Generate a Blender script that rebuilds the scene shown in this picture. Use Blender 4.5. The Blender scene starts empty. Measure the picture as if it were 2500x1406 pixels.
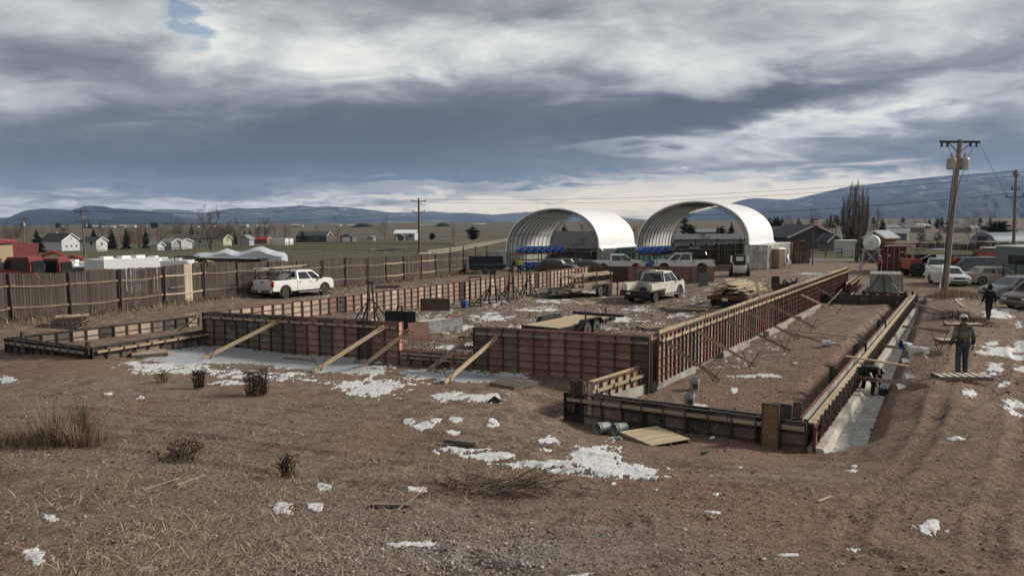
import bpy, math, random
import numpy as np
from mathutils import Vector, Matrix, noise as mnoise
S = bpy.context.scene
COL = S.collection
R = math.radians
random.seed(7)
# ------------------------------------------------------------------ camera
FPX, CXP, CYP = 1800.0, 1250.0, 703.0
CAMZ = 5.2
PITCH, ROLL = math.atan((703 - 544) / 1800.0), R(-0.35)
CAMR = Matrix.Rotation(math.pi / 2 - PITCH, 3, 'X') @ Matrix.Rotation(ROLL, 3, 'Z')
cam_d = bpy.data.cameras.new('camera')
cam_d.sensor_width = 36.0
cam_d.lens = 36.0 * FPX / 2500.0
cam_d.clip_start = 0.1
cam_d.clip_end = 60000
cam = bpy.data.objects.new('camera', cam_d)
COL.objects.link(cam)
cam.matrix_world = Matrix.Translation((0, 0, CAMZ)) @ CAMR.to_4x4()
S.camera = cam
# ------------------------------------------------------------------ colour management
S.view_settings.view_transform = 'Standard'
S.view_settings.look = 'None'
S.view_settings.exposure = 0.0
S.view_settings.gamma = 1.0
S.view_settings.use_curve_mapping = False
S.render.engine = 'CYCLES'
S.cycles.use_denoising = True
S.cycles.max_bounces = 6
S.cycles.transparent_max_bounces = 8
S.cycles.volume_bounces = 0
# ------------------------------------------------------------------ sun
SUN_AZ, SUN_EL = R(72), R(27)
sd = bpy.data.lights.new('sun', 'SUN')
sd.energy = 4.8
sd.angle = R(9)
sd.color = (1.0, 0.93, 0.82)
sun = bpy.data.objects.new('sun', sd)
COL.objects.link(sun)
_sv = Vector((math.sin(SUN_AZ) * math.cos(SUN_EL), math.cos(SUN_AZ) * math.cos(SUN_EL), math.sin(SUN_EL)))
sun.rotation_euler = (-_sv).to_track_quat('-Z', 'Y').to_euler()
sun.location = _sv * 100
# ------------------------------------------------------------------ world: sky texture behind a broken cloud deck
W = bpy.data.worlds.new('World')
S.world = W
W.use_nodes = True
NT = W.node_tree
NT.nodes.clear()
class NB:
 """tiny node builder"""
 def __init__(s, nt):
  s.nt = nt
 def n(s, t, **kw):
  nd = s.nt.nodes.new(t)
  for k, v in kw.items():
   setattr(nd, k, v)
  return nd
 def link(s, a, b):
  s.nt.links.new(a, b)
 def val(s, sock, v):
  if hasattr(v, 'node'):
   s.link(v, sock)
  else:
   sock.default_value = v
 def m(s, op, a, b=None, c=None, clamp=False):
  nd = s.n('ShaderNodeMath', operation=op, use_clamp=clamp)
  s.val(nd.inputs[0], a)
  if b is not None:
   s.val(nd.inputs[1], b)
  if c is not None:
   s.val(nd.inputs[2], c)
  return nd.outputs[0]
 def noise(s, vec, scale, detail=4, rough=0.55, dist=0.0, out=0):
  nd = s.n('ShaderNodeTexNoise')
  if vec is not None:
   s.link(vec, nd.inputs['Vector'])
  nd.inputs['Scale'].default_value = scale
  nd.inputs['Detail'].default_value = detail
  nd.inputs['Roughness'].default_value = rough
  nd.inputs['Distortion'].default_value = dist
  return nd.outputs[out]
 def ramp(s, fac, stops, interp='LINEAR'):
  nd = s.n('ShaderNodeValToRGB')
  nd.color_ramp.interpolation = interp
  el = nd.color_ramp.elements
  while len(el) > 1:
   el.remove(el[-1])
  for i, (p, c) in enumerate(stops):
   e = el[0] if i == 0 else el.new(p)
   e.position = p
   e.color = (*c, 1) if len(c) == 3 else c
  s.val(nd.inputs[0], fac)
  return nd.outputs[0]
 def mix(s, f, a, b, blend='MIX'):
  nd = s.n('ShaderNodeMix', data_type='RGBA', blend_type=blend)
  s.val(nd.inputs[0], f)
  for sock, v in ((nd.inputs[6], a), (nd.inputs[7], b)):
   if hasattr(v, 'node'):
    s.link(v, sock)
   else:
    sock.default_value = (*v, 1) if len(v) == 3 else v
  return nd.outputs[2]
 def mr(s, v, a, b, c=0.0, d=1.0, smooth=False):
  nd = s.n('ShaderNodeMapRange')
  if smooth:
   nd.interpolation_type = 'SMOOTHSTEP'
  s.val(nd.inputs[0], v)
  for i, q in enumerate((a, b, c, d)):
   nd.inputs[1 + i].default_value = q
  return nd.outputs[0]
 def comb(s, x, y, z):
  nd = s.n('ShaderNodeCombineXYZ')
  for i, v in enumerate((x, y, z)):
   s.val(nd.inputs[i], v)
  return nd.outputs[0]
 def sep(s, v):
  nd = s.n('ShaderNodeSeparateXYZ')
  s.link(v, nd.inputs[0])
  return nd.outputs
def srgb(r, g, b):
 return tuple(((c / 255.0) / 12.92 if c <= 10 else ((c / 255.0 + 0.055) / 1.055) ** 2.4) for c in (r, g, b))
def build_sky():
 b = NB(NT)
 tc = b.n('ShaderNodeTexCoord')
 d = tc.outputs['Generated']
 x, y, z = b.sep(d)
 az = b.m('ARCTAN2', x, y)
 el = b.m('ARCSINE', z)
 zz = b.m('ADD', b.m('MAXIMUM', z, 0.0), 0.17)
 px = b.m('DIVIDE', x, zz)
 py = b.m('DIVIDE', y, zz)
 q = b.comb(b.m('ADD', b.m('MULTIPLY', px, 0.8), b.m('MULTIPLY', py, 0.25)), b.m('SUBTRACT', py, b.m('MULTIPLY', px, 0.2)), 0.0)
 nA = b.noise(q, 0.55, 6, 0.56, 0.5)
 nB = b.noise(q, 1.7, 8, 0.62, 0.9)
 nC = b.noise(q, 5.0, 7, 0.62, 1.0)
 nR = b.noise(q, 3.1, 6, 0.60, 0.6, out=1)
 rr = b.sep(nR)
 azw = b.m('ADD', az, b.m('MULTIPLY', b.m('SUBTRACT', rr[0], 0.5), 0.20))
 elw = b.m('ADD', el, b.m('MULTIPLY', b.m('SUBTRACT', rr[1], 0.5), 0.085))
 def blob(pxl, pyl, sx, sy, tilt=0.0):
  a0 = math.atan((pxl - 1250) / 1800.0)
  e0 = math.atan((544 - pyl) / 1800.0 * math.cos(a0))
  sx, sy = sx / 1800.0, sy / 1800.0
  da = b.m('SUBTRACT', azw, a0)
  de = b.m('SUBTRACT', elw, e0)
  if tilt:
   c, s_ = math.cos(tilt), math.sin(tilt)
   da, de = (b.m('ADD', b.m('MULTIPLY', da, c), b.m('MULTIPLY', de, s_)), b.m('SUBTRACT', b.m('MULTIPLY', de, c), b.m('MULTIPLY', da, s_)))
  da = b.m('DIVIDE', da, sx)
  de = b.m('DIVIDE', de, sy)
  return b.m('POWER', 2.718, b.m('MULTIPLY', b.m('ADD', b.m('MULTIPLY', da, da), b.m('MULTIPLY', de, de)), -1.0))
 SKYB = SKY_BLOBS
 t = 0.52
 for (bx, by, sx, sy, tl, w) in SKYB:
  t = b.m('MULTIPLY_ADD', blob(bx, by, sx, sy, tl), w, t)
 nL = b.noise(b.comb(az, b.m('MULTIPLY', el, 2.3), 0.0), 7.0, 6, 0.58, 0.25)
 tn = b.m('ADD', b.m('MULTIPLY', b.m('SUBTRACT', nA, 0.5), 0.35), b.m('ADD', b.m('MULTIPLY', b.m('SUBTRACT', nB, 0.5), 0.42), b.m('MULTIPLY', b.m('SUBTRACT', nC, 0.5), 0.16)))
 tn = b.m('ADD', tn, b.m('MULTIPLY', b.m('SUBTRACT', nL, 0.5), 0.55))
 amp = b.mr(t, 0.10, 0.5, 0.45, 1.25)
 t = b.m('ADD', t, b.m('MULTIPLY', tn, amp))
 cloud = b.ramp(t, [(0.0, srgb(80, 84, 91)), (0.22, srgb(105, 109, 114)), (0.42, srgb(150, 152, 154)), (0.62, srgb(197, 200, 199)), (0.82, srgb(238, 238, 230)), (1.0, srgb(255, 254, 244))])
 warm = b.m('MULTIPLY', b.mr(el, 0.01, 0.105, 1.0, 0.0, True), b.mr(az, -0.35, 0.12, 0.15, 1.0, True))
 warm = b.m('MULTIPLY', warm, b.mr(t, 0.28, 0.68, 0.0, 1.0))
 cloud = b.mix(b.m('MULTIPLY', warm, 0.9), cloud, (1.30, 1.05, 0.68))
 sky = b.n('ShaderNodeTexSky', sky_type='NISHITA')
 sky.sun_disc = False
 sky.sun_elevation = SUN_EL
 sky.sun_rotation = SUN_AZ
 sky.altitude = 900
 skyc = b.n('ShaderNodeVectorMath', operation='SCALE')
 b.link(sky.outputs[0], skyc.inputs[0])
 skyc.inputs['Scale'].default_value = 0.11
 hole = b.m('ADD', blob(475, 62, 62, 55), b.m('MULTIPLY', blob(1930, 318, 60, 20), 0.5), clamp=True)
 hole = b.m('MULTIPLY', b.mr(b.m('ADD', hole, b.m('MULTIPLY', b.m('SUBTRACT', nC, 0.5), 0.7)), 0.35, 0.95, 0.0, 1.0, True), 0.8)
 col = b.mix(hole, cloud, skyc.outputs[0])
 bg = b.n('ShaderNodeBackground')
 b.link(col, bg.inputs[0])
 bg.inputs[1].default_value = 1.0
 out = b.n('ShaderNodeOutputWorld')
 b.link(bg.outputs[0], out.inputs[0])
SKY_BLOBS = [  # photo px, py, sigma x, sigma y, tilt, weight (+ brighter / - darker)
 (120, 150, 330, 85, 0.0, -0.20), (280, 40, 260, 50, 0.0, 0.14), (520, 110, 90, 60, 0.3, 0.30), (60, 235, 180, 30, 0.0, 0.20),
 (900, 175, 260, 50, 0.05, 0.34), (1180, 100, 280, 45, 0.0, 0.16), (1180, 40, 520, 45, 0.0, -0.12),
 (450, 390, 900, 85, 0.0, -0.44), (1050, 300, 560, 85, 0.06, -0.42), (1650, 290, 280, 50, 0.1, -0.42), (1900, 250, 240, 32, 0.12, -0.30),
 (250, 500, 600, 18, 0.0, 0.30), (1480, 497, 700, 26, 0.03, 0.58), (1250, 455, 420, 12, 0.0, 0.20), (1950, 470, 180, 25, 0.15, 0.45), (1530, 360, 170, 20, 0.0, 0.30), (1620, 435, 150, 12, 0.0, 0.25),
 (1980, 130, 420, 75, 0.05, 0.30), (2150, 285, 330, 28, 0.18, 0.30), (1860, 330, 200, 22, 0.1, 0.22), (1430, 130, 220, 60, 0, 0.12),
 (2430, 380, 330, 70, 0.0, -0.30), (2060, 405, 260, 22, 0.0, -0.12), (2350, 170, 200, 25, 0.1, -0.12), (1320, 420, 300, 30, 0, -0.12),
]
build_sky()
# ------------------------------------------------------------------ photo pixel -> place
def ray(px, py):
 return CAMR @ Vector(((px - CXP) / FPX, -(py - CYP) / FPX, -1.0))
def at(px, py, Y):
 """the place seen at photo pixel px,py, Y metres in front of the camera"""
 r = ray(px, py)
 return Vector((0, 0, CAMZ)) + r * (Y / r.y)
def lev(px, py, h):
 """the place seen at px,py on the level h metres relative to the eye"""
 r = ray(px, py)
 return Vector((0, 0, CAMZ)) + r * (h / r.z)
# ------------------------------------------------------------------ corners of the formwork
HT, HS, HL = -3.85, -4.95, -4.65                 # tops: tall walls, short right walls, short left walls
wA, wB, wC = lev(500, 761, HT), lev(1588, 820, HT), lev(2066, 655, HT)
wBack0, wBack1 = lev(1440, 650, HT), lev(1743, 651, HT)
wD, wE, wF = lev(1972, 1027, HS), lev(1382, 955, HS), lev(2232, 716, HS)
wX0, wX1 = lev(1992, 717, HS), lev(2206, 722, HS)
wG1, wG2, wG3 = lev(20, 824, HL), lev(219, 849, HL), lev(482, 771, HL)
wO1, wO2 = wA.lerp(wB, 0.505), wA.lerp(wB, 0.668)  # opening in the tall front wall
def _wy(px, P, Q):
 """distance at which photo column px meets the line P-Q"""
 k = (px - CXP) / FPX * 0.992
 dx, dy = Q.x - P.x, Q.y - P.y
 t = (k * P.y - P.x) / (dx - k * dy)
 return P.y + dy * t
WALL_FEET = [
 (505, 843, 0), (700, 866, 0), (985, 890, 0), (1190, 908, 0), (1463, 930, 0), (1570, 936, 0),
 (30, 866, 1), (140, 869, 1), (212, 880, 1), (300, 868, 2), (420, 851, 2),
 (1390, 1031, 3), (1500, 1043, 3), (1740, 1064, 3), (1860, 1083, 3), (1960, 1101, 3),
 (760, 770, 4), (1000, 752, 4), (1300, 703, 4), (1420, 692, 4), (1500, 690, 5), (1735, 687, 5), (2100, 742, 6),
]
# ------------------------------------------------------------------ terrain heights
def _cp():
 pts = []
 lines = [(wA, wB), (wG1, wG2), (wG2, wA), (wE, wD), (wA, wBack0), (wBack0, wBack1), (wX0, wX1)]
 for px, py, k in WALL_FEET:
  p = at(px, py, _wy(px, *lines[k]) - 0.15)
  pts.append((p.x, p.y, p.z - CAMZ))
 for px, py, h in [
  (0, 1406, -3.9), (625, 1406, -3.9), (1250, 1406, -4.0), (1875, 1406, -4.15), (2500, 1406, -4.2),
  (0, 1200, -4.45), (600, 1200, -4.55), (1250, 1200, -4.75), (1900, 1200, -4.8), (2450, 1200, -4.65),
  (0, 1050, -4.75), (300, 1030, -4.85), (700, 1030, -4.95), (1000, 1020, -5.0), (1250, 1060, -5.0),
  (2250, 1050, -4.85), (2450, 1050, -4.75), (2350, 920, -4.8), (2250, 930, -4.85), (2480, 900, -4.75),
  (2412, 783, -5.15), (2300, 780, -5.0), (2480, 750, -5.15), (2310, 722, -5.0), (2340, 697, -5.05), (2450, 715, -5.1), (2250, 680, -5.05),
  (1300, 940, -5.35), (700, 900, -5.35), (1000, 960, -5.2), (1250, 975, -5.15), (640, 945, -5.1), (400, 930, -5.1),
  (1200, 830, -5.35), (1400, 760, -5.45), (1585, 739, -5.5), (1400, 705, -5.4), (1700, 705, -5.4), (1300, 850, -5.4), (1550, 800, -5.4),
  (1750, 780, -5.5),
  (1865, 662, -5.05), (1960, 700, -5.15), (1880, 715, -5.3), (2100, 690, -5.1), (2000, 650, -5.0), (2050, 637, -5.0), (1930, 640, -5.0),
  (690, 731, -5.15), (783, 719, -5.2), (560, 745, -4.95), (150, 800, -5.0), (350, 790, -5.1), (1000, 700, -5.35), (880, 715, -5.3),
  (1700, 900, -5.62), (1900, 820, -5.6), (2040, 775, -5.5), (1800, 960, -5.65), (1598, 1095, -5.45), (1800, 1120, -5.3), (1400, 1080, -5.2), (1340, 1000, -5.4), (2010, 1125, -5.4),
 ]:
  p = lev(px, py, h)
  pts.append((p.x, p.y, h))
 for px, py, Y in [
  (0, 765, 37.6), (310, 746, 44.0), (150, 757, 40.6), (440, 730, 47.5), (570, 715, 52), (800, 700, 60), (1000, 683, 71), (1190, 662, 91),
  (100, 728, 60), (300, 730, 60), (450, 715, 66), (583, 674, 86), (60, 737, 45), (-80, 740, 45), (170, 612, 250), (60, 640, 110), (500, 630, 150), (600, 600, 260), (800, 622, 160), (1000, 622, 160), (1000, 580, 430), (800, 585, 400), (500, 585, 400), (100, 585, 400),
  (1100, 600, 240), (0, 570, 700), (600, 569, 700), (1200, 566, 700), (1000, 555, 1200), (400, 556, 1300), (0, 556, 1300),
  (1230, 662, 97), (1330, 655, 107), (1520, 655, 95), (1460, 658, 92), (1650, 652, 92), (1400, 630, 140),
  (1750, 592, 200), (1940, 606, 170), (1700, 580, 320), (1650, 560, 700), (1700, 548, 1300),
  (2200, 618, 130), (2320, 608, 160), (2450, 612, 140), (2300, 582, 300), (2300, 560, 650), (2480, 575, 350), (2300, 546, 1300), (2100, 600, 180), (2050, 580, 300), (2000, 556, 700),
  (2200, 640, 92), (2350, 655, 78), (2450, 660, 75), (2120, 640, 92),
  (-200, 775, 36), (2700, 720, 50), (-300, 560, 900), (2800, 560, 800), (-300, 900, 28), (2800, 900, 25), (2800, 1200, 13), (-300, 1200, 13),
 ]:
  p = at(px, py, Y)
  pts.append((p.x, p.y, p.z - CAMZ))
 for x, y, h in [(0, 0, -2.3), (-9, 0, -2.4), (9, 0, -2.5), (0, -9, -2.0), (-14, 5, -3.2), (14, 5, -3.4), (0, 5, -3.2)]:
  pts.append((x, y, h))
 for Y, h in ((2000, -1.5), (3000, 1.0), (6000, 2.0), (14000, 2.0)):
  for u in (-1.2, -0.6, -0.2, 0.2, 0.6, 1.2):
   pts.append((u * Y, Y, h + (3.5 * (u > 0.1) if Y < 6000 else 0)))
 return np.array(pts)
_Y0 = 12.0
def _warp(x, y):
 yy = np.maximum(y, -10.0) + _Y0
 return x / yy * 2.2, np.log(yy) * 1.25
CP = _cp()
def _tps():
 u, v = _warp(CP[:, 0], CP[:, 1])
 n = len(u)
 r2 = (u[:, None] - u[None, :]) ** 2 + (v[:, None] - v[None, :]) ** 2
 K = 0.5 * r2 * np.log(r2 + 1e-9) + np.eye(n) * 2e-3
 P = np.stack([np.ones(n), u, v], 1)
 A = np.zeros((n + 3, n + 3))
 A[:n, :n] = K
 A[:n, n:] = P
 A[n:, :n] = P.T
 sol = np.linalg.solve(A, np.concatenate([CP[:, 2], np.zeros(3)]))
 return u, v, sol[:n], sol[n:]
_TU, _TV, _TW, _TA = _tps()
def _base0(u, v):
 out = _TA[0] + _TA[1] * u + _TA[2] * v
 for i in range(len(_TU)):
  r2 = (u - _TU[i]) ** 2 + (v - _TV[i]) ** 2
  out += _TW[i] * 0.5 * r2 * np.log(r2 + 1e-9)
 return out + CAMZ
_GU, _GV = np.linspace(-4.5, 4.5, 640), np.linspace(0.8, 12.3, 620)
_GRID = _base0(*[a.ravel() for a in np.meshgrid(_GU, _GV)]).reshape(620, 640)
def _base(x, y):
 u, v = _warp(x, y)
 a = np.clip((u + 4.5) / 9.0 * 639, 0, 638.999)
 b_ = np.clip((v - 0.8) / 11.5 * 619, 0, 618.999)
 i, j = a.astype(int), b_.astype(int)
 fa, fb = a - i, b_ - j
 return (_GRID[j, i] * (1 - fa) + _GRID[j, i + 1] * fa) * (1 - fb) + (_GRID[j + 1, i] * (1 - fa) + _GRID[j + 1, i + 1] * fa) * fb
def sst(a, b, x):
 t = np.clip((x - a) / (b - a), 0, 1)
 return t * t * (3 - 2 * t)
def seg(x, y, p, q):
 """along-distance 0..L, signed side distance (right of p->q positive)"""
 dx, dy = q[0] - p[0], q[1] - p[1]
 L = math.hypot(dx, dy)
 dx, dy = dx / L, dy / L
 a = (x - p[0]) * dx + (y - p[1]) * dy
 s = (x - p[0]) * dy - (y - p[1]) * dx
 return a, s, L
TRZ = CAMZ - 5.85                                  # footing top in the right trench
def _features(x, y, h):
 a, s, L = seg(x, y, wD, wF)
 along = sst(-0.5, 0.6, a) * sst(L + 2.5, L + 0.5, a)
 t = along * sst(-0.5, -0.2, s) * sst(1.75 - 0.022 * a, 1.1 - 0.022 * a, s)
 h = h * (1 - t) + np.minimum(h, TRZ - 0.03) * t
 h = h + 0.24 * sst(0.5, 3.0, a) * sst(L + 1, L - 8, a) * np.exp(-((s - 2.6) / 0.9) ** 2)
 jt = 0.5 * fbm(a * 0.7, a * 0.1 + 4, 4, 0.6) + 0.35 * fbm(a * 2.5, s * 2.5, 3)
 t = sst(0.4, 1.4, a) * sst(L + 0.5, L - 0.5, a) * sst(-1.5 + jt, -0.65 + jt * .6, s) * sst(-0.1, -0.3, s)
 h = h * (1 - t) + (TRZ - 0.1) * t
 a, s, L = seg(x, y, wE, wD)
 t = sst(0.2, 0.6, a) * sst(L, L - 0.4, a) * sst(-1.1, -0.7, s) * sst(-0.1, -0.3, s)
 h = h * (1 - t) + (TRZ) * t
 g = np.exp(-(((x - wE.x + 0.75) / 0.7) ** 2 + ((y - wE.y - 0.25) / 0.8) ** 2))
 h = h - 0.42 * g
 a, s, L = seg(x, y, wE, wC)
 t = sst(0.4, 1.0, a) * sst(L + 1, L, a) * sst(1.25, 0.95, s) * sst(0.0, 0.15, s)
 h = h * (1 - t) + np.minimum(h, CAMZ - 5.85 + 0.004 * a) * t
 p = at(2160, 712, 53)
 h = h - 0.55 * np.exp(-(((x - p.x) / 3.2) ** 2 + ((y - p.y) / 4.2) ** 2))
 p = PITPOLE
 h = h + 0.35 * np.exp(-(((x - p[0]) / 2.2) ** 2 + ((y - p[1]) / 2.6) ** 2))
 return h
PITPOLE = lev(2304, 722, -5.0)
def Hs(x, y):
 x = np.atleast_1d(np.asarray(x, float))
 y = np.atleast_1d(np.asarray(y, float))
 return _features(x, y, _base(x, y))
def H(x, y):
 return float(Hs(x, y)[0])
def g3(x, y, dz=0.0):
 return Vector((x, y, H(x, y) + dz))
def gd(px, Y, dz=0.0):
 """ground place in photo column px, Y metres in front"""
 x = (px - CXP) / FPX * Y
 for _ in range(4):
  z = H(x, Y)
  x = (px - CXP) / FPX * (Y * math.cos(PITCH) + (CAMZ - z) * math.sin(PITCH))
 return Vector((x, Y, H(x, Y) + dz))
def gp(px, py, dz=0.0):
 """ground place seen at photo pixel"""
 r = ray(px, py)
 o = Vector((0, 0, CAMZ))
 lo, step = 2.0, 1.02
 t0, t = 2.0 / r.y, 2.0 / r.y
 for _ in range(420):
  p = o + r * t
  if p.z < H(p.x, p.y):
   a, b_ = t0, t
   for _ in range(22):
    m = (a + b_) / 2
    p = o + r * m
    if p.z < H(p.x, p.y):
     b_ = m
    else:
     a = m
   p = o + r * b_
   return Vector((p.x, p.y, H(p.x, p.y) + dz))
  t0, t = t, t * step
 p = o + r * t
 return Vector((p.x, p.y, H(p.x, p.y) + dz))
# ------------------------------------------------------------------ value noise on arrays
_rng = np.random.default_rng(5)
_NT = _rng.random((256, 256))
def vn(x, y):
 xi, yi = np.floor(x).astype(int), np.floor(y).astype(int)
 fx, fy = x - xi, y - yi
 fx, fy = fx * fx * (3 - 2 * fx), fy * fy * (3 - 2 * fy)
 a = _NT[xi % 256, yi % 256]
 b = _NT[(xi + 1) % 256, yi % 256]
 c = _NT[xi % 256, (yi + 1) % 256]
 d = _NT[(xi + 1) % 256, (yi + 1) % 256]
 return (a * (1 - fx) + b * fx) * (1 - fy) + (c * (1 - fx) + d * fx) * fy - 0.5
def fbm(x, y, o=4, g=0.5):
 s, amp, t = 0, 1, 0
 for i in range(o):
  s = s + amp * vn(x * 2 ** i + 17.3 * i, y * 2 ** i + 9.1 * i)
  t += amp
  amp *= g
 return s / t
# ------------------------------------------------------------------ materials
MATS = {}
def newmat(name):
 m = bpy.data.materials.new(name)
 m.use_nodes = True
 nt = m.node_tree
 nt.nodes.clear()
 b = NB(nt)
 bs = b.n('ShaderNodeBsdfPrincipled')
 out = b.n('ShaderNodeOutputMaterial')
 b.link(bs.outputs[0], out.inputs[0])
 MATS[name] = m
 return m, b, bs
def pm(name, col=(0,0,0), rough=0.7, metal=0.0, var=0.18, scale=3.0, dirt=None, dirt_amt=0.4, bump=0.0, bscale=20.0, stretch=(1, 1, 1), orand=0.0, spec=0.4, fine=0.0):
 """weathered material: base colour with noise variation, optional dirt blotches and relief"""
 if name in MATS:
  return MATS[name]
 m, b, bs = newmat(name)
 tc = b.n('ShaderNodeTexCoord')
 mp = b.n('ShaderNodeMapping')
 mp.inputs['Scale'].default_value = stretch
 b.link(tc.outputs['Object'], mp.inputs[0])
 v = mp.outputs[0]
 oi = b.n('ShaderNodeObjectInfo')
 vo = b.n('ShaderNodeVectorMath', operation='ADD')
 b.link(v, vo.inputs[0])
 b.link(b.m('MULTIPLY', oi.outputs['Random'], 37.0), vo.inputs[1])
 v = vo.outputs[0]
 n1 = b.noise(v, scale, 5, 0.6)
 f = b.mr(n1, 0.3, 0.7, 1 - var, 1 + var)
 if orand:
  f = b.m('MULTIPLY', f, b.mr(oi.outputs['Random'], 0, 1, 1 - orand, 1 + orand))
 if fine:
  n3 = b.noise(v, scale * 9, 4, 0.7)
  f = b.m('MULTIPLY', f, b.mr(n3, 0.25, 0.75, 1 - fine, 1 + fine))
 sc = b.n('ShaderNodeVectorMath', operation='SCALE')
 sc.inputs[0].default_value = col
 b.link(f, sc.inputs['Scale'])
 c = sc.outputs[0]
 if dirt:
  n2 = b.noise(v, scale * 0.7 + 0.3, 6, 0.65, 0.4)
  c = b.mix(b.m('MULTIPLY', b.mr(n2, 0.45, 0.68, 0, 1, True), dirt_amt), c, dirt)
 b.link(c, bs.inputs['Base Color'])
 bs.inputs['Roughness'].default_value = rough
 bs.inputs['Metallic'].default_value = metal
 bs.inputs['Specular IOR Level'].default_value = spec
 if bump:
  bn = b.n('ShaderNodeBump')
  bn.inputs['Strength'].default_value = bump
  bn.inputs['Distance'].default_value = 0.02
  b.link(b.noise(v, bscale, 5, 0.65), bn.inputs['Height'])
  b.link(bn.outputs[0], bs.inputs['Normal'])
 return m
# ------------------------------------------------------------------ ground sheet
def ground_height_detail(x, y):
 """small relief: clods, ruts and tyre tracks, fading with distance"""
 fade = 1.0 / (1.0 + (np.maximum(y, 0) / 45.0) ** 2)
 h = 0.16 * fbm(x * 0.45, y * 0.45, 3) * fade
 h = h + 0.075 * fbm(x * 1.9 + 3, y * 1.9, 4, 0.62) * fade
 h = h + 0.05 * fbm(x * 7.0, y * 7.0 + 5, 3, 0.6) * fade / (1 + (np.maximum(y, 0) / 26.0) ** 2)
 for pts, dep in TRACKS:
  m = (y < 42)
  d, al = polyd(x[m], y[m], pts)
  d = d + 0.18 * vn(al * 0.5, al * 0 + dep * 90)
  t = np.zeros_like(d)
  for o in (-0.85, 0.85):
   g = np.exp(-((d - o) / 0.17) ** 4)
   rd = np.exp(-((np.abs(d - o) - 0.30) / 0.10) ** 2)
   lug = 0.5 + 0.5 * np.sign(np.sin(al * 21 + np.abs(d - o) * 14))
   t += -g * dep * (0.75 + 0.5 * lug) + rd * dep * 0.7
  h[m] += t * (0.75 + 0.9 * vn(al * 0.35, al * 0 + 3))
 ic = icy(x, y)
 return h * (1 - 0.8 * ic)
def polyd(x, y, pts):
 best, al0, base = np.full(len(x), 1e9), np.zeros(len(x)), 0.0
 for p, q in zip(pts[:-1], pts[1:]):
  a, s, L = seg(x, y, p, q)
  ac = np.clip(a, 0, L)
  d = np.hypot(a - ac, s)
  k = d < np.abs(best)
  best = np.where(k, d * np.sign(s + 1e-9), best)
  al0 = np.where(k, base + ac, al0)
  base += L
 return best, al0
def icy(x, y):
 """where melt water froze flat against the tall front wall"""
 t = 0
 for px, py, rx, ry in ((560, 868, 3.4, 1.9), (760, 885, 2.8, 1.6), (430, 880, 1.6, 1.2), (1120, 915, 2.6, .9)):
  p = lev(px, py, -5.35)
  t = np.maximum(t, np.exp(-(((x - p.x) / rx) ** 2 + ((y - p.y + .42 * (x - p.x)) / ry) ** 2) ** 2))
 return t
def curve(pts, n=6):
 P = [gpt(*p) for p in pts]
 out = []
 for i in range(len(P) - 1):
  p0, p1, p2, p3 = P[max(i - 1, 0)], P[i], P[i + 1], P[min(i + 2, len(P) - 1)]
  for k in range(n):
   t = k / n
   out.append(tuple(.5 * (2 * p1[c] + (p2[c] - p0[c]) * t + (2 * p0[c] - 5 * p1[c] + 4 * p2[c] - p3[c]) * t * t + (3 * p1[c] - p0[c] - 3 * p2[c] + p3[c]) * t ** 3) for c in (0, 1)))
 return out + [P[-1]]
def gpt(px, py):
 p = lev(px, py, -4.9)
 return (p.x, p.y)
TRACKS = [(curve(c), d) for c, d in [
 ([(2620, 960), (2480, 1080), (2300, 1190), (2050, 1260), (1750, 1290), (1350, 1270), (900, 1180), (300, 1090), (-100, 1040)], .050),
 ([(2440, 720), (2420, 850), (2400, 1000), (2330, 1150), (2250, 1300), (2230, 1430)], .055),
 ([(2560, 1130), (2350, 1250), (2080, 1340), (1700, 1390), (1300, 1470)], .045),
 ([(2500, 1000), (2380, 1120), (2200, 1180), (1900, 1170), (1500, 1130), (1000, 1060), (500, 1000), (0, 980)], .035),
]]
def no_relief(x, y):
 """0 where something stands on concrete or right against a wall foot"""
 a, s, L = seg(x, y, wD, wF)
 t = sst(-0.2, 0.2, a) * sst(L + 0.5, L, a) * sst(-0.35, -0.2, s) * sst(1.7, 1.2, s)
 return 1 - t
def Hd(x, y):
 return Hs(x, y) + ground_height_detail(np.atleast_1d(x), np.atleast_1d(y)) * no_relief(np.atleast_1d(x), np.atleast_1d(y))
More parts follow.
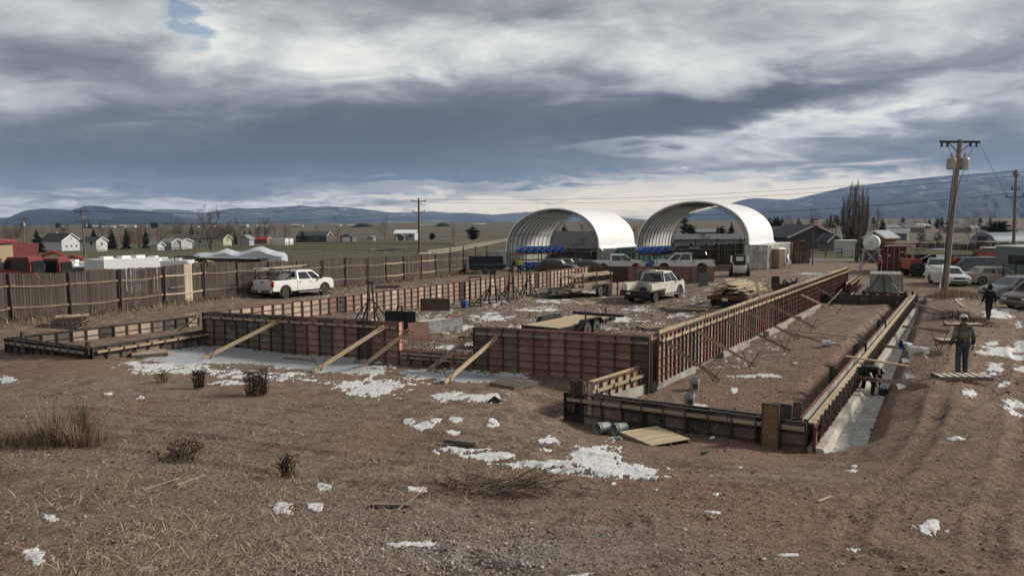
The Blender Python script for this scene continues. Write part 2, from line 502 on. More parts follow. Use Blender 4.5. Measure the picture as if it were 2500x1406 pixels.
def build_ground():
 nu, nv = 760, 640
 ys = np.concatenate([np.linspace(-8, 7.2, 22, endpoint=False), 7.2 * (90 / 7.2) ** (np.linspace(0, 1, 500, endpoint=False)), 90 * (16000 / 90.0) ** np.linspace(0, 1, nv - 522)])
 t = np.linspace(-1, 1, nu)
 us = np.sign(t) * (0.78 * np.abs(t) + 0.75 * np.abs(t) ** 6)
 Yg, Ug = np.meshgrid(ys, us, indexing='ij')
 X = Ug * (Yg + 9.0 + 3.0)
 x, y = X.ravel(), Yg.ravel()
 base = Hs(x, y)
 z = base + ground_height_detail(x, y) * no_relief(x, y)
 z = z + sst(150, 600, y) * 3.0 * fbm(x * 0.004, y * 0.004, 4)
 co = np.stack([x, y, z], 1).astype(np.float32)
 i = np.arange(nv - 1)[:, None] * nu + np.arange(nu - 1)[None, :]
 q = np.stack([i, i + 1, i + nu + 1, i + nu], -1).reshape(-1, 4)
 me = bpy.data.meshes.new('ground')
 me.vertices.add(len(co))
 me.vertices.foreach_set('co', co.ravel())
 me.loops.add(q.size)
 me.loops.foreach_set('vertex_index', q.ravel().astype(np.int32))
 me.polygons.add(len(q))
 me.polygons.foreach_set('loop_start', np.arange(0, q.size, 4, dtype=np.int32))
 me.polygons.foreach_set('loop_total', np.full(len(q), 4, dtype=np.int32))
 me.update(calc_edges=True)
 me.polygons.foreach_set('use_smooth', np.ones(len(q), bool))
 n1 = fbm(x * 0.35, y * 0.35, 4)
 n2 = fbm(x * 0.9 + 40, y * 0.9, 4)
 near = sst(40, 26, y)
 px = x / np.maximum(y, 1) * 1800 + 1250
 grass = np.clip(near * sst(1150, 350, px + 700 * n1) * sst(-0.16, 0.12, n2), 0, 1) * sst(25.0, 20, y + 5 * n1)
 gl = gd_grav(x, y)
 gravel = np.clip(gl + 0.9 * n2 * (gl > 0.02), 0, 1)
 red = np.clip(near * (sst(-0.14, 0.26, n1 + 0.20 * sst(1100, 1900, px)) * (1 - 0.7 * grass)), 0, 1)
 a, s, L = seg(x, y, wA, wC)
 pad = sst(24, 30, y) * sst(75, 66, y) * sst(500, 620, px) * sst(2020, 1900, px + 0 * y)
 mud = np.clip(pad * 0.9, 0, 1)
 far = sst(78, 110, y + 14 * sst(1500, 900, px))
 col = me.color_attributes.new('soil', 'FLOAT_COLOR', 'POINT')
 col.data.foreach_set('color', np.stack([red, grass, gravel, mud], 1).astype(np.float32).ravel())
 fld = sst(-0.1, 0.1, fbm(x * 0.006 + 5, y * 0.012, 3)) * sst(420, 200, y) + 0.0
 c2 = me.color_attributes.new('land', 'FLOAT_COLOR', 'POINT')
 road = road_mask(x, y)
 c2.data.foreach_set('color', np.stack([far, fld, road, np.ones_like(x)], 1).astype(np.float32).ravel())
 o = bpy.data.objects.new('ground', me)
 COL.objects.link(o)
 o['kind'] = 'structure'
 me.materials.append(ground_mat())
 return o
def gd_grav(x, y):
 p = lev(1120, 1330, -4.1)
 return np.exp(-(((x - p.x) / 2.7) ** 2 + ((y - p.y - 0.2) / 1.7) ** 2) * 1.2)
def road_mask(x, y):
 return 0 * x
def ground_mat():
 m, b, bs = newmat('soil')
 geo = b.n('ShaderNodeNewGeometry')
 P = geo.outputs['Position']
 a1 = b.n('ShaderNodeVertexColor', layer_name='soil')
 a2 = b.n('ShaderNodeVertexColor', layer_name='land')
 s1 = b.n('ShaderNodeSeparateColor')
 b.link(a1.outputs[0], s1.inputs[0])
 s2 = b.n('ShaderNodeSeparateColor')
 b.link(a2.outputs[0], s2.inputs[0])
 red, grass, gravel, mud = s1.outputs[0], s1.outputs[1], s1.outputs[2], a1.outputs[1]
 far, fld, road = s2.outputs[0], s2.outputs[1], s2.outputs[2]
 nbig = b.noise(P, 0.35, 5, 0.6)
 nmid = b.noise(P, 2.2, 6, 0.68, 0.5)
 nfin = b.noise(P, 14.0, 6, 0.75)
 nvf = b.noise(P, 60.0, 3, 0.7)
 mp = b.n('ShaderNodeMapping')
 mp.inputs['Scale'].default_value = (3.0, 11.0, 1.0)
 mp.inputs['Rotation'].default_value = (0, 0, 0.35)
 b.link(P, mp.inputs[0])
 nlit = b.noise(mp.outputs[0], 3.0, 7, 0.75, 1.2)
 soil = b.mix(b.mr(nmid, 0.38, 0.62), (0.100, 0.070, 0.053), (0.280, 0.202, 0.153))
 soil = b.mix(b.m('MULTIPLY', red, b.mr(nbig, 0.3, 0.7, 0.55, 1.0)), soil, (0.205, 0.118, 0.082))
 mudc = b.mix(b.mr(nmid, 0.35, 0.62), (0.070, 0.052, 0.042), (0.240, 0.185, 0.145))
 soil = b.mix(mud, soil, mudc)
 strw = b.mix(b.mr(nlit, 0.36, 0.66), (0.070, 0.056, 0.043), (0.37, 0.305, 0.235))
 soil = b.mix(b.m('MULTIPLY', grass, 0.95), soil, strw)
 grv = b.mix(b.mr(nvf, 0.35, 0.7), (0.13, 0.11, 0.097), (0.32, 0.285, 0.25))
 soil = b.mix(gravel, soil, grv)
 soil = b.mix(b.mr(b.noise(P, 0.8, 5, 0.62, 0.6), 0.52, 0.64, 0.0, 0.5), soil, (0.065, 0.048, 0.036))
 soil = b.mix(b.mr(nfin, 0.54, 0.68, 0.0, 0.65), soil, (0.37, 0.285, 0.22))
 soil = b.mix(b.mr(nfin, 0.46, 0.34, 0.0, 0.95), soil, (0.036, 0.026, 0.020))
 nf3 = b.noise(P, 27.0, 3, 0.6)
 soil = b.mix(b.mr(nf3, 0.57, 0.66, 0.0, 0.5), soil, (0.43, 0.33, 0.255))
 soil = b.mix(b.mr(nf3, 0.44, 0.36, 0.0, 0.75), soil, (0.030, 0.021, 0.016))
 soil = b.mix(b.mr(b.noise(P, 6.0, 5, 0.7, 0.8), 0.47, 0.34, 0.0, 0.6), soil, (0.075, 0.055, 0.043))
 nf = b.noise(P, 0.012, 6, 0.6)
 nf2 = b.noise(P, 0.15, 5, 0.65)
 fcol = b.mix(b.mr(nf, 0.38, 0.62), (0.062, 0.052, 0.037), (0.120, 0.098, 0.066))
 fcol = b.mix(b.m('MULTIPLY', fld, 0.75), fcol, (0.066, 0.072, 0.036))
 fcol = b.mix(b.mr(nf2, 0.3, 0.7, 0.0, 0.5), fcol, (0.12, 0.098, 0.065))
 c = b.mix(far, soil, fcol)
 b.link(c, bs.inputs['Base Color'])
 bs.inputs['Roughness'].default_value = 0.95
 bs.inputs['Specular IOR Level'].default_value = 0.2
 bn = b.n('ShaderNodeBump')
 bn.inputs['Strength'].default_value = 0.9
 bn.inputs['Distance'].default_value = 0.09
 hsum = b.m('ADD', b.m('MULTIPLY', nmid, 0.8), b.m('ADD', b.m('MULTIPLY', nfin, 0.7), b.m('MULTIPLY', b.m('MULTIPLY', nlit, grass), 0.5)))
 b.link(hsum, bn.inputs['Height'])
 b.link(bn.outputs[0], bs.inputs['Normal'])
 return m
build_ground()
# ------------------------------------------------------------------ mesh builder and scene helpers
class MB:
 def __init__(s):
  s.v, s.f, s.m = [], [], []
 def add(s, vs, fs, mi=0):
  o = len(s.v)
  s.v.extend(tuple(p) for p in vs)
  s.f.extend(tuple(i + o for i in f) for f in fs)
  s.m.extend([mi] * len(fs))
  return s
 _BF = [(0, 3, 2, 1), (4, 5, 6, 7), (0, 1, 5, 4), (1, 2, 6, 5), (2, 3, 7, 6), (3, 0, 4, 7)]
 def box(s, x0, y0, z0, x1, y1, z1, mi=0):
  return s.add([(x0, y0, z0), (x1, y0, z0), (x1, y1, z0), (x0, y1, z0), (x0, y0, z1), (x1, y0, z1), (x1, y1, z1), (x0, y1, z1)], s._BF, mi)
 def hexa(s, lo, hi, mi=0):
  return s.add(list(lo) + list(hi), s._BF, mi)
 def beam(s, p, q, w, h, mi=0, up=(0, 0, 1), w2=None, h2=None):
  p, q = Vector(p), Vector(q)
  d = (q - p).normalized()
  u = Vector(up)
  if abs(d.dot(u)) > 0.98:
   u = Vector((0, 1, 0)) if abs(d.y) < 0.9 else Vector((1, 0, 0))
  sx = d.cross(u).normalized()
  uz = sx.cross(d).normalized()
  w2, h2 = w2 or w, h2 or h
  lo = [p - sx * w / 2 - uz * h / 2, p + sx * w / 2 - uz * h / 2, p + sx * w / 2 + uz * h / 2, p - sx * w / 2 + uz * h / 2]
  hi = [q - sx * w2 / 2 - uz * h2 / 2, q + sx * w2 / 2 - uz * h2 / 2, q + sx * w2 / 2 + uz * h2 / 2, q - sx * w2 / 2 + uz * h2 / 2]
  return s.hexa(lo, hi, mi)
 def tube(s, p, q, r, n=8, r2=None, mi=0, caps=True):
  p, q = Vector(p), Vector(q)
  d = (q - p)
  if d.length < 1e-6:
   return s
  d.normalize()
  u = d.orthogonal().normalized()
  w = d.cross(u)
  r2 = r if r2 is None else r2
  vs = []
  for c, rr in ((p, r), (q, r2)):
   for k in range(n):
    a = 2 * math.pi * k / n
    vs.append(c + (u * math.cos(a) + w * math.sin(a)) * rr)
  fs = [(k, (k + 1) % n, n + (k + 1) % n, n + k) for k in range(n)]
  if caps:
   fs += [tuple(range(n))[::-1], tuple(range(n, 2 * n))]
  return s.add(vs, fs, mi)
 def path(s, pts, r, n=6, mi=0, r2=None):
  pts = [Vector(p) for p in pts]
  m = len(pts)
  vs = []
  u = None
  for i, p in enumerate(pts):
   d = (pts[min(i + 1, m - 1)] - pts[max(i - 1, 0)]).normalized()
   u = d.orthogonal().normalized() if u is None else (u - d * u.dot(d)).normalized()
   w = d.cross(u)
   rr = r if r2 is None else r + (r2 - r) * i / (m - 1)
   vs += [p + (u * math.cos(2 * math.pi * k / n) + w * math.sin(2 * math.pi * k / n)) * rr for k in range(n)]
  fs = [(i * n + k, i * n + (k + 1) % n, (i + 1) * n + (k + 1) % n, (i + 1) * n + k) for i in range(m - 1) for k in range(n)]
  fs += [tuple(range(n))[::-1], tuple(range((m - 1) * n, m * n))]
  return s.add(vs, fs, mi)
 def lathe(s, prof, n=16, mi=0, axis='Z', o=(0, 0, 0), caps=True):
  vs = []
  for (r, h) in prof:
   for k in range(n):
    a = 2 * math.pi * k / n
    c, q = r * math.cos(a), r * math.sin(a)
    p = (c, q, h) if axis == 'Z' else ((c, h, q) if axis == 'Y' else (h, c, q))
    vs.append((p[0] + o[0], p[1] + o[1], p[2] + o[2]))
  m = len(prof)
  fs = [(i * n + k, i * n + (k + 1) % n, (i + 1) * n + (k + 1) % n, (i + 1) * n + k) for i in range(m - 1) for k in range(n)]
  if axis == 'Y':
   fs = [f[::-1] for f in fs]
  if caps:
   fs += [tuple(range(n))[::-1], tuple(range((m - 1) * n, m * n))]
  return s.add(vs, fs, mi)
 def prism(s, prof, y0, y1, mi=0, taper0=None, taper1=None):
  """side profile [(x,z)] extruded from y0 to y1"""
  n = len(prof)
  a = taper0 or prof
  c = taper1 or prof
  vs = [(x, y0, z) for x, z in a] + [(x, y1, z) for x, z in c]
  fs = [(k, (k + 1) % n, n + (k + 1) % n, n + k) for k in range(n)] + [tuple(range(n))[::-1], tuple(range(n, 2 * n))]
  return s.add(vs, fs, mi)
 def rings(s, rings, mi=0, closed=True, caps=True):
  n = len(rings[0])
  vs = [p for r in rings for p in r]
  m = len(rings)
  kk = n if closed else n - 1
  fs = [(i * n + k, i * n + (k + 1) % n, (i + 1) * n + (k + 1) % n, (i + 1) * n + k) for i in range(m - 1) for k in range(kk)]
  if caps and closed:
   fs += [tuple(range(n))[::-1], tuple(range((m - 1) * n, m * n))]
  return s.add(vs, fs, mi)
 def quad(s, a, b, c, d, mi=0):
  return s.add([a, b, c, d], [(0, 1, 2, 3)], mi)
 def mesh(s, name, mats, smooth=False):
  me = bpy.data.meshes.new(name)
  me.from_pydata([tuple(p) for p in s.v], [], s.f)
  if not isinstance(mats, (list, tuple)):
   mats = [mats]
  for m in mats:
   me.materials.append(m)
  if len(mats) > 1:
   me.polygons.foreach_set('material_index', s.m)
  if smooth:
   me.polygons.foreach_set('use_smooth', [True] * len(s.f))
   try:
    me.set_sharp_from_angle(angle=R(40))
   except Exception:
    pass
  me.update()
  return me
 def build(s, name, mats, parent=None, smooth=False, loc=None, rz=0.0, fix=True):
  me = s.mesh(name, mats, smooth)
  if fix and len(s.f) < 20000:
   import bmesh
   bm = bmesh.new()
   bm.from_mesh(me)
   bmesh.ops.recalc_face_normals(bm, faces=bm.faces)
   bm.to_mesh(me)
   bm.free()
  return link(name, me, parent, loc, rz)
def link(name, me, parent=None, loc=None, rz=0.0):
 o = bpy.data.objects.new(name, me)
 COL.objects.link(o)
 o.parent = parent
 if loc is not None:
  o.location = loc
 if rz:
  o.rotation_euler = (0, 0, rz)
 return o
def tag(o, label=None, cat=None, group=None, kind=None):
 for k, v in (('label', label), ('category', cat), ('group', group), ('kind', kind)):
  if v:
   o[k] = v
 return o
def thing(name, label, cat, loc=(0, 0, 0), rz=0.0, group=None):
 o = link(name, None, None, loc, rz)
 o.empty_display_size = 0.3
 return tag(o, label, cat, group)
KIDS = {}
def dup(o, parent=None, label=None, loc=None, rz=None):
 """copy of a thing with copies of its parts and sub-parts (mesh data shared)"""
 c = o.copy()
 COL.objects.link(c)
 c.parent = parent
 if label:
  c['label'] = label
 if loc is not None:
  c.location = loc
 if rz is not None:
  c.rotation_euler = (0, 0, rz)
 for ch in list(o.children):
  dup(ch, c)
 return c
def np_mesh(name, co, tri, mat, smooth=False):
 co = np.asarray(co, np.float32)
 tri = np.asarray(tri, np.int32)
 k = tri.shape[1]
 me = bpy.data.meshes.new(name)
 me.vertices.add(len(co))
 me.vertices.foreach_set('co', co.ravel())
 me.loops.add(tri.size)
 me.loops.foreach_set('vertex_index', tri.ravel())
 me.polygons.add(len(tri))
 me.polygons.foreach_set('loop_start', np.arange(0, tri.size, k, dtype=np.int32))
 me.polygons.foreach_set('loop_total', np.full(len(tri), k, np.int32))
 me.update(calc_edges=True)
 if smooth:
  me.polygons.foreach_set('use_smooth', np.ones(len(tri), bool))
 me.materials.append(mat)
 return me
def ang(v):
 return math.atan2(v[1], v[0])
M_STEEL_RED = pm('rusty_red_steel', (0.150, 0.052, 0.036), 0.75, 0.1, 0.35, 2.5, (0.05, 0.036, 0.03), 0.6, orand=0.2)
M_STEEL_DARK = pm('old_dark_steel', (0.045, 0.037, 0.033), 0.7, 0.1, 0.35, 2.5, (0.09, 0.055, 0.04), 0.5, orand=0.2)
M_LUMBER = pm('new_lumber', (0.41, 0.315, 0.205), 0.8, 0, 0.16, 2.0, (0.30, 0.22, 0.14), 0.5, stretch=(1, 6, 6), orand=0.18)
M_LUMBER_OLD = pm('weathered_lumber', (0.31, 0.245, 0.18), 0.85, 0, 0.25, 2.0, (0.12, 0.09, 0.07), 0.5, stretch=(1, 6, 6), orand=0.2)
M_WOOD_GREY = pm('grey_wood', (0.16, 0.13, 0.105), 0.9, 0, 0.3, 2.0, (0.07, 0.055, 0.045), 0.5, orand=0.25)
M_BLACK = pm('black_steel', (0.016, 0.016, 0.017), 0.5, 0.2, 0.3, 3.0, (0.07, 0.055, 0.04), 0.3)
M_REBAR = pm('rebar', (0.05, 0.032, 0.025), 0.8, 0.3, 0.3, 6.0)
M_CONC = pm('concrete', (0.36, 0.34, 0.305), 0.9, 0, 0.14, 1.3, (0.22, 0.19, 0.16), 0.6, bump=0.3, bscale=30)
M_RUBBER = pm('tyre_rubber', (0.022, 0.021, 0.020), 0.85, 0, 0.3, 4.0, (0.12, 0.095, 0.075), 0.55)
M_GALV = pm('galvanised', (0.42, 0.42, 0.42), 0.45, 0.7, 0.15, 4.0, (0.2, 0.17, 0.14), 0.3)
M_GLASS = pm('car_glass', (0.018, 0.022, 0.026), 0.06, 0.0, 0.1, 2.0, spec=0.8)
M_CHROME = pm('wheel_metal', (0.55, 0.55, 0.55), 0.3, 0.8, 0.1, 4.0, (0.2, 0.17, 0.14), 0.4)
M_REDLAMP = pm('red_lamp', (0.30, 0.012, 0.015), 0.25, 0, 0.1, 4.0)
M_PLATEW = pm('white_plate', (0.6, 0.6, 0.6), 0.5)
# ------------------------------------------------------------------ concrete formwork
def ply_mat(name, base, base2, line=None, kind=None, rh=0.28):
 m, b, bs = newmat(name)
 tc = b.n('ShaderNodeTexCoord')
 P = tc.outputs['Object']
 oi = b.n('ShaderNodeObjectInfo')
 rnd = oi.outputs['Random']
 vo = b.n('ShaderNodeVectorMath', operation='ADD')
 b.link(P, vo.inputs[0])
 b.link(b.m('MULTIPLY', rnd, 53.0), vo.inputs[1])
 v = vo.outputs[0]
 n = b.noise(v, 3.5, 6, 0.65, 0.5)
 c = b.mix(b.mr(n, 0.34, 0.68), base, base2)
 c = b.mix(b.mr(b.noise(v, 1.1, 4, 0.6), 0.5, 0.75, 0, 0.55), c, (0.055, 0.045, 0.04))
 x, y, z = b.sep(P)
 zc = b.m('SUBTRACT', b.m('FRACT', b.m('DIVIDE', b.m('MULTIPLY', z, -1.0), rh)), 0.5)
 if kind == 'diamond':
  xc = b.m('DIVIDE', b.m('SUBTRACT', x, 0.30), 0.5)
  xc = b.m('ADD', xc, b.m('MULTIPLY', b.m('SUBTRACT', rnd, 0.5), 0.25))
  dd = b.m('ADD', b.m('ABSOLUTE', xc), b.m('ABSOLUTE', zc))
  r = b.m('ABSOLUTE', b.m('SUBTRACT', b.m('FRACT', b.m('MULTIPLY', dd, 4.6)), 0.5))
  ln = b.m('MULTIPLY', b.m('LESS_THAN', r, 0.12), b.m('LESS_THAN', dd, 0.52))
  ln = b.m('MULTIPLY', ln, b.mr(b.noise(v, 4.0, 3, 0.5), 0.42, 0.55, 0, 0.8))
  c = b.mix(ln, c, line)
 elif kind == 'stripe':
  dg = b.m('ADD', b.m('MULTIPLY', x, 7.2), b.m('MULTIPLY', z, 7.2))
  dg = b.m('ADD', dg, b.m('MULTIPLY', rnd, 5.0))
  fr = b.m('FRACT', dg)
  band = b.m('MULTIPLY', b.m('GREATER_THAN', fr, 0.42), b.m('LESS_THAN', fr, 0.60))
  thin = b.m('MULTIPLY', b.m('GREATER_THAN', fr, 0.70), b.m('LESS_THAN', fr, 0.90))
  al = b.m('SUBTRACT', b.m('MULTIPLY', x, 36.0), b.m('MULTIPLY', z, 36.0))
  letters = b.m('GREATER_THAN', b.m('SINE', b.m('ADD', al, b.m('MULTIPLY', b.noise(P, 22, 2), 9.0))), -0.1)
  thin = b.m('MULTIPLY', thin, letters)
  wear = b.mr(b.noise(v, 5.0, 4, 0.6), 0.30, 0.5, 0.35, 1.0)
  c = b.mix(b.m('MULTIPLY', b.m('MULTIPLY', band, wear), 0.75), c, (0.10, 0.060, 0.050))
  c = b.mix(b.m('MULTIPLY', thin, wear), c, line)
 elif kind == 'patch':
  xc = b.m('SUBTRACT', x, 0.32)
  sp = b.m('MULTIPLY', b.m('LESS_THAN', b.m('ADD', b.m('POWER', b.m('MULTIPLY', xc, 11), 2), b.m('POWER', b.m('MULTIPLY', zc, 3.2), 2)), 0.55), b.m('GREATER_THAN', b.noise(v, 2.2, 1), 0.56))
  c = b.mix(sp, c, (0.75, 0.70, 0.60))
 hs = b.n('ShaderNodeHueSaturation')
 b.link(c, hs.inputs['Color'])
 b.link(b.mr(b.m('FRACT', b.m('MULTIPLY', rnd, 7.31)), 0, 1, 0.62, 1.2), hs.inputs['Value'])
 b.link(b.mr(b.m('FRACT', b.m('MULTIPLY', rnd, 3.7)), 0, 1, 0.6, 1.0), hs.inputs['Saturation'])
 c = b.mix(b.mr(b.noise(v, 2.2, 5, 0.7, 0.8), 0.56, 0.68, 0, 0.5), hs.outputs[0], (0.30, 0.275, 0.245))
 b.link(c, bs.inputs['Base Color'])
 bs.inputs['Roughness'].default_value = 0.8
 bs.inputs['Specular IOR Level'].default_value = 0.25
 return m
PLY = {
 'dark': ply_mat('old_form_plywood', (0.075, 0.060, 0.052), (0.135, 0.105, 0.085)),
 'black': ply_mat('black_form_plywood', (0.030, 0.028, 0.030), (0.085, 0.068, 0.058)),
 'dia': ply_mat('printed_form_plywood', (0.170, 0.115, 0.090), (0.25, 0.185, 0.145), (0.045, 0.035, 0.03), 'diamond'),
 'stripe': ply_mat('red_print_plywood', (0.30, 0.165, 0.130), (0.40, 0.24, 0.19), (0.24, 0.038, 0.030), 'stripe'),
 'tan': ply_mat('tan_form_plywood', (0.40, 0.285, 0.205), (0.53, 0.40, 0.30), (0.10, 0.07, 0.05), 'diamond'),
 'patch': ply_mat('patched_form_plywood', (0.40, 0.285, 0.20), (0.53, 0.39, 0.285), None, 'patch'),
 'board': ply_mat('grey_board_ply', (0.30, 0.285, 0.25), (0.42, 0.39, 0.34)),
 'brown': ply_mat('bare_brown_plywood', (0.25, 0.145, 0.065), (0.30, 0.18, 0.085)),
}
STEEL = {'red': M_STEEL_RED, 'dark': M_STEEL_DARK}
PANELS = {}
def panel_mesh(w, h, rh, ply, steel):
 key = (round(w, 3), round(h, 3), rh, ply, steel)
 if key in PANELS:
  return PANELS[key]
 mb = MB()
 D, T = 0.078, 0.015
 mb.box(T, 0, -h + T, w - T, 0.018, -T, 1)
 for x in (0.0015, w - T - 0.0015):
  mb.box(x, 0, -h, x + T, D, 0)
  mb.box(x - 0.012 if x > 0.1 else x + T, D - 0.012, -h + T, x if x > 0.1 else x + T + 0.012, D - 0.001, -T)
 mb.box(T + 0.0015, 0.0, -T, w - T - 0.0015, D, -0.001)
 mb.box(T + 0.0015, 0.0, -h, w - T - 0.0015, D, -h + T)
 z = -rh
 while z > -h + 0.12:
  mb.box(T + 0.0015, 0.018, z - 0.007, w - T - 0.0015, D - 0.010, z + 0.007)
  z -= rh
 me = mb.mesh('panel', [STEEL[steel], PLY[ply]])
 PANELS[key] = me
 return me
def form_wall(label, P, Q, top, h, style, w=0.61, rh=0.28, t=0.20, back=True, steel='red', waler=(0.33,), group='concrete form walls', back_top=None, back_h=None, wal_mat=None, capboard=None, name='form_wall', wal_flat=False):
 P2, Q2 = Vector((P[0], P[1])), Vector((Q[0], Q[1]))
 L = (Q2 - P2).length
 rz = ang(Q2 - P2)
 T = thing(name, label, 'form wall', (P2.x, P2.y, CAMZ + top), rz, group)
 n = max(1, round(L / w))
 ww = L / n
 for i in range(n):
  st = style(i, n)
  stl = steel
  if isinstance(st, tuple):
   st, stl = st
  o = link('panel', panel_mesh(ww, h, rh, st, stl), T, ((i + 1) * ww, -t / 2 + random.uniform(-.006, .006), random.uniform(-.016, .008)))
  o.rotation_euler = (random.uniform(-.006, .006), random.uniform(-.003, .003), math.pi)
 if back:
  nb = max(1, round(L / 0.61))
  wb = L / nb
  bt, bh = back_top or 0.0, back_h or h
  for i in range(nb):
   o = link('panel', panel_mesh(wb, bh, rh, 'board' if wal_flat else ('tan' if steel == 'red' else 'black'), steel), T, (i * wb, t / 2, bt))
 for k, zz in enumerate(waler):
  x = 0.15
  wm = wal_mat or M_LUMBER_OLD
  while x < L - 0.4:
   ln = min(4.6, L - x - 0.05)
   mb = MB()
   y = -t / 2 - 0.075 - 0.045
   if wal_flat:
    mb.box(x, -t / 2 - 0.03, 0.006, x + ln, -t / 2 + 0.15, 0.046)
   else:
    mb.box(x, y - 0.04, -zz - 0.044, x + ln, y + 0.04, -zz + 0.044)
   mb.build('waler', wm, T, fix=False)
   x += ln + 0.03
  mb = MB()
  i = 0
  xx = w
  while xx < L - 0.1:
   y = -t / 2 - 0.075
   mb.box(xx - 0.02, y - 0.115, -zz - 0.10, xx + 0.02, y - 0.002, -zz - 0.052)
   mb.box(xx - 0.016, y - 0.120, -zz - 0.06, xx + 0.016, y - 0.095, -zz + 0.075)
   if wal_flat:
    mb.box(xx - 0.03, y - 0.05, -0.42, xx + 0.03, y - 0.002, 0.16)
    mb.box(xx + 0.27, y - 0.04, -0.30, xx + 0.33, y - 0.002, 0.10)
   xx += w if w > 0.5 else w * 2
  b = mb.build('wale_clamp', M_STEEL_DARK, T, fix=False)
  b['kind'] = 'stuff'
 mb = MB()
 xx = w
 while xx < L - 0.1:
  mb.box(xx - 0.012, -t / 2 - 0.05, -0.024, xx + 0.012, t / 2 + 0.05, -0.016)
  xx += 1.22
 b = mb.build('form_tie', M_STEEL_DARK, T, fix=False)
 b['kind'] = 'stuff'
 if capboard:
  x = 0.3
  k = 0
  while x < L - 0.5:
   ln = min(random.uniform(2.2, 4.2), L - x)
   mb = MB()
   mb.box(x, -t / 2 + 0.03, 0.004, x + ln, -t / 2 + 0.075, 0.004 + capboard * random.uniform(0.75, 1.0))
   mb.build('cap_board', M_LUMBER_OLD if k % 3 else M_LUMBER, T, fix=False)
   x += ln + random.uniform(0.0, 0.15)
   k += 1
 return T, L
rs = random.Random(11)
def sty_front_left(i, n):
 if i in (0, n - 8):
  return 'stripe', 'red'
 if i == 9:
  return ('stripe', 'red')
 if i >= n - 5:
  return ('stripe', 'red') if i != n - 3 else ('dark', 'dark')
 return ('dia', 'dark') if rs.random() < 0.75 else ('dark', 'dark')
def sty_front_right(i, n):
 seq = [('dark', 'dark'), ('stripe', 'red'), ('dia', 'dark')]
 if i < 3:
  return seq[i]
 if i >= n - 1:
  return ('dark', 'dark')
 if i == n - 2:
  return ('stripe', 'dark')
 return ('stripe', 'red')
def sty_inner(i, n):
 if i in (13, 31, 47) or i == n - 1:
  return ('black', 'dark')
 if i in (12, 14, 30):
  return ('stripe', 'red')
 r = rs.random()
 if i > 36 and i % 9 in (4, 5):
  return ('stripe', 'red')
 return ('tan' if r < 0.55 else 'patch', 'red')
def sty_right(i, n):
 r = rs.random()
 if r < 0.32:
  return ('stripe', 'red')
 if r < 0.62:
  return ('tan', 'red')
 if r < 0.8:
  return ('patch', 'red')
 return ('dia', 'dark')
def sty_back(i, n):
 if i < 5:
  return ('dark', 'red')
 if i in (8, n - 2):
  return ('dark', 'dark')
 return ('stripe', 'red')
def sty_short(i, n):
 return (('black', 'dark'), ('dia', 'dark'), ('dia', 'dark'), ('dark', 'dark'), ('black', 'dark'), ('dia', 'dark'), ('black', 'dark'), ('dark', 'dark'), ('dia', 'dark'))[i % 9]
def sty_dark(i, n):
 r = rs.random()
 return ('black' if r < 0.7 else 'dark', 'dark')
def sty_mixdark(i, n):
 r = rs.random()
 return ('black' if r < 0.4 else ('dark' if r < 0.6 else 'dia'), 'dark')
def sty_tandark(i, n):
 r = rs.random()
 return ('dark' if r < 0.3 else ('tan' if r < 0.7 else 'dia'), 'dark')
form_wall('tall form wall with diamond prints left of the gap, snow at its foot', wA, wO1, HT, 1.80, sty_front_left, steel='dark', waler=(0.20,))
form_wall('low form wall with brown panels closing the gap between the tall front walls', wO1, wO2, -4.93, 0.90, lambda i, n: ('dark', 'red') if i in (2, 3) else ('brown' if i % 2 else 'stripe', 'red'), w=0.5, waler=(0.25, 0.10), steel='red')
form_wall('tall form wall with red diagonal prints right of the gap', wO2, wB, HT, 1.96, sty_front_right, waler=(0.22,))
form_wall('longest tall form wall of pink and red ribs, braced over the footing steps', (wB.x + 0.15, wB.y + 0.12), wC, HT, 1.70, sty_right, w=0.41, waler=(0.20,), wal_mat=M_LUMBER, capboard=0.14)
form_wall('low timber waled form wall joining the short front corner to the red ribbed wall', lev(1418, 941, HS), (wB.x - 0.2, wB.y + 0.3), HS, 0.95, lambda i, n: ('patch' if i % 2 else 'tan', 'red'), w=0.5, waler=(0.24,), wal_mat=M_LUMBER, capboard=0.10)
form_wall('long tall form wall along the fence side with sunlit tan panels', wA, wBack0, HT, 1.55, sty_inner, waler=())
form_wall('tall red printed form wall at the back before the parked white pickups', wBack0, wBack1, HT, 1.45, sty_back, w=0.66, waler=())
form_wall('short dark form wall nearest the camera beside the grey buckets', wE, wD, HS, 1.18, sty_short, rh=0.305, steel='dark', waler=(0.17,), wal_mat=M_LUMBER_OLD)
TR, LR = form_wall('short form wall along the icy trench, walked planks on top', wD, wF, HS - 0.12, 0.66, lambda i, n: ('tan' if i % 2 else 'patch', 'red'), w=0.61, rh=0.26, t=0.24, steel='red', waler=(0.06,), wal_mat=M_LUMBER, wal_flat=True, back_top=0.18, back_h=1.1)
form_wall('dark cross wall of forms in front of the slab trailer', wX0, wX1, HS, 0.95, sty_dark, w=0.66, rh=0.40, steel='dark', waler=())
form_wall('short dark form wall at the far left corner facing the camera', wG1, wG2, HL, 0.95, sty_dark, w=0.52, rh=0.5, steel='dark', waler=(0.17,), wal_mat=M_LUMBER_OLD)
form_wall('short dark form wall running from the left corner to the snow patch', wG2, (wA.x + 0.05, wA.y - 0.05), HL, 0.95, sty_mixdark, w=0.61, steel='dark', waler=(0.17,), wal_mat=M_LUMBER, rh=0.305)
form_wall('short form wall behind the left corner below the pallet stack', wG1, wG3, HL, 0.95, sty_tandark, w=0.61, steel='dark', waler=(), rh=0.305)
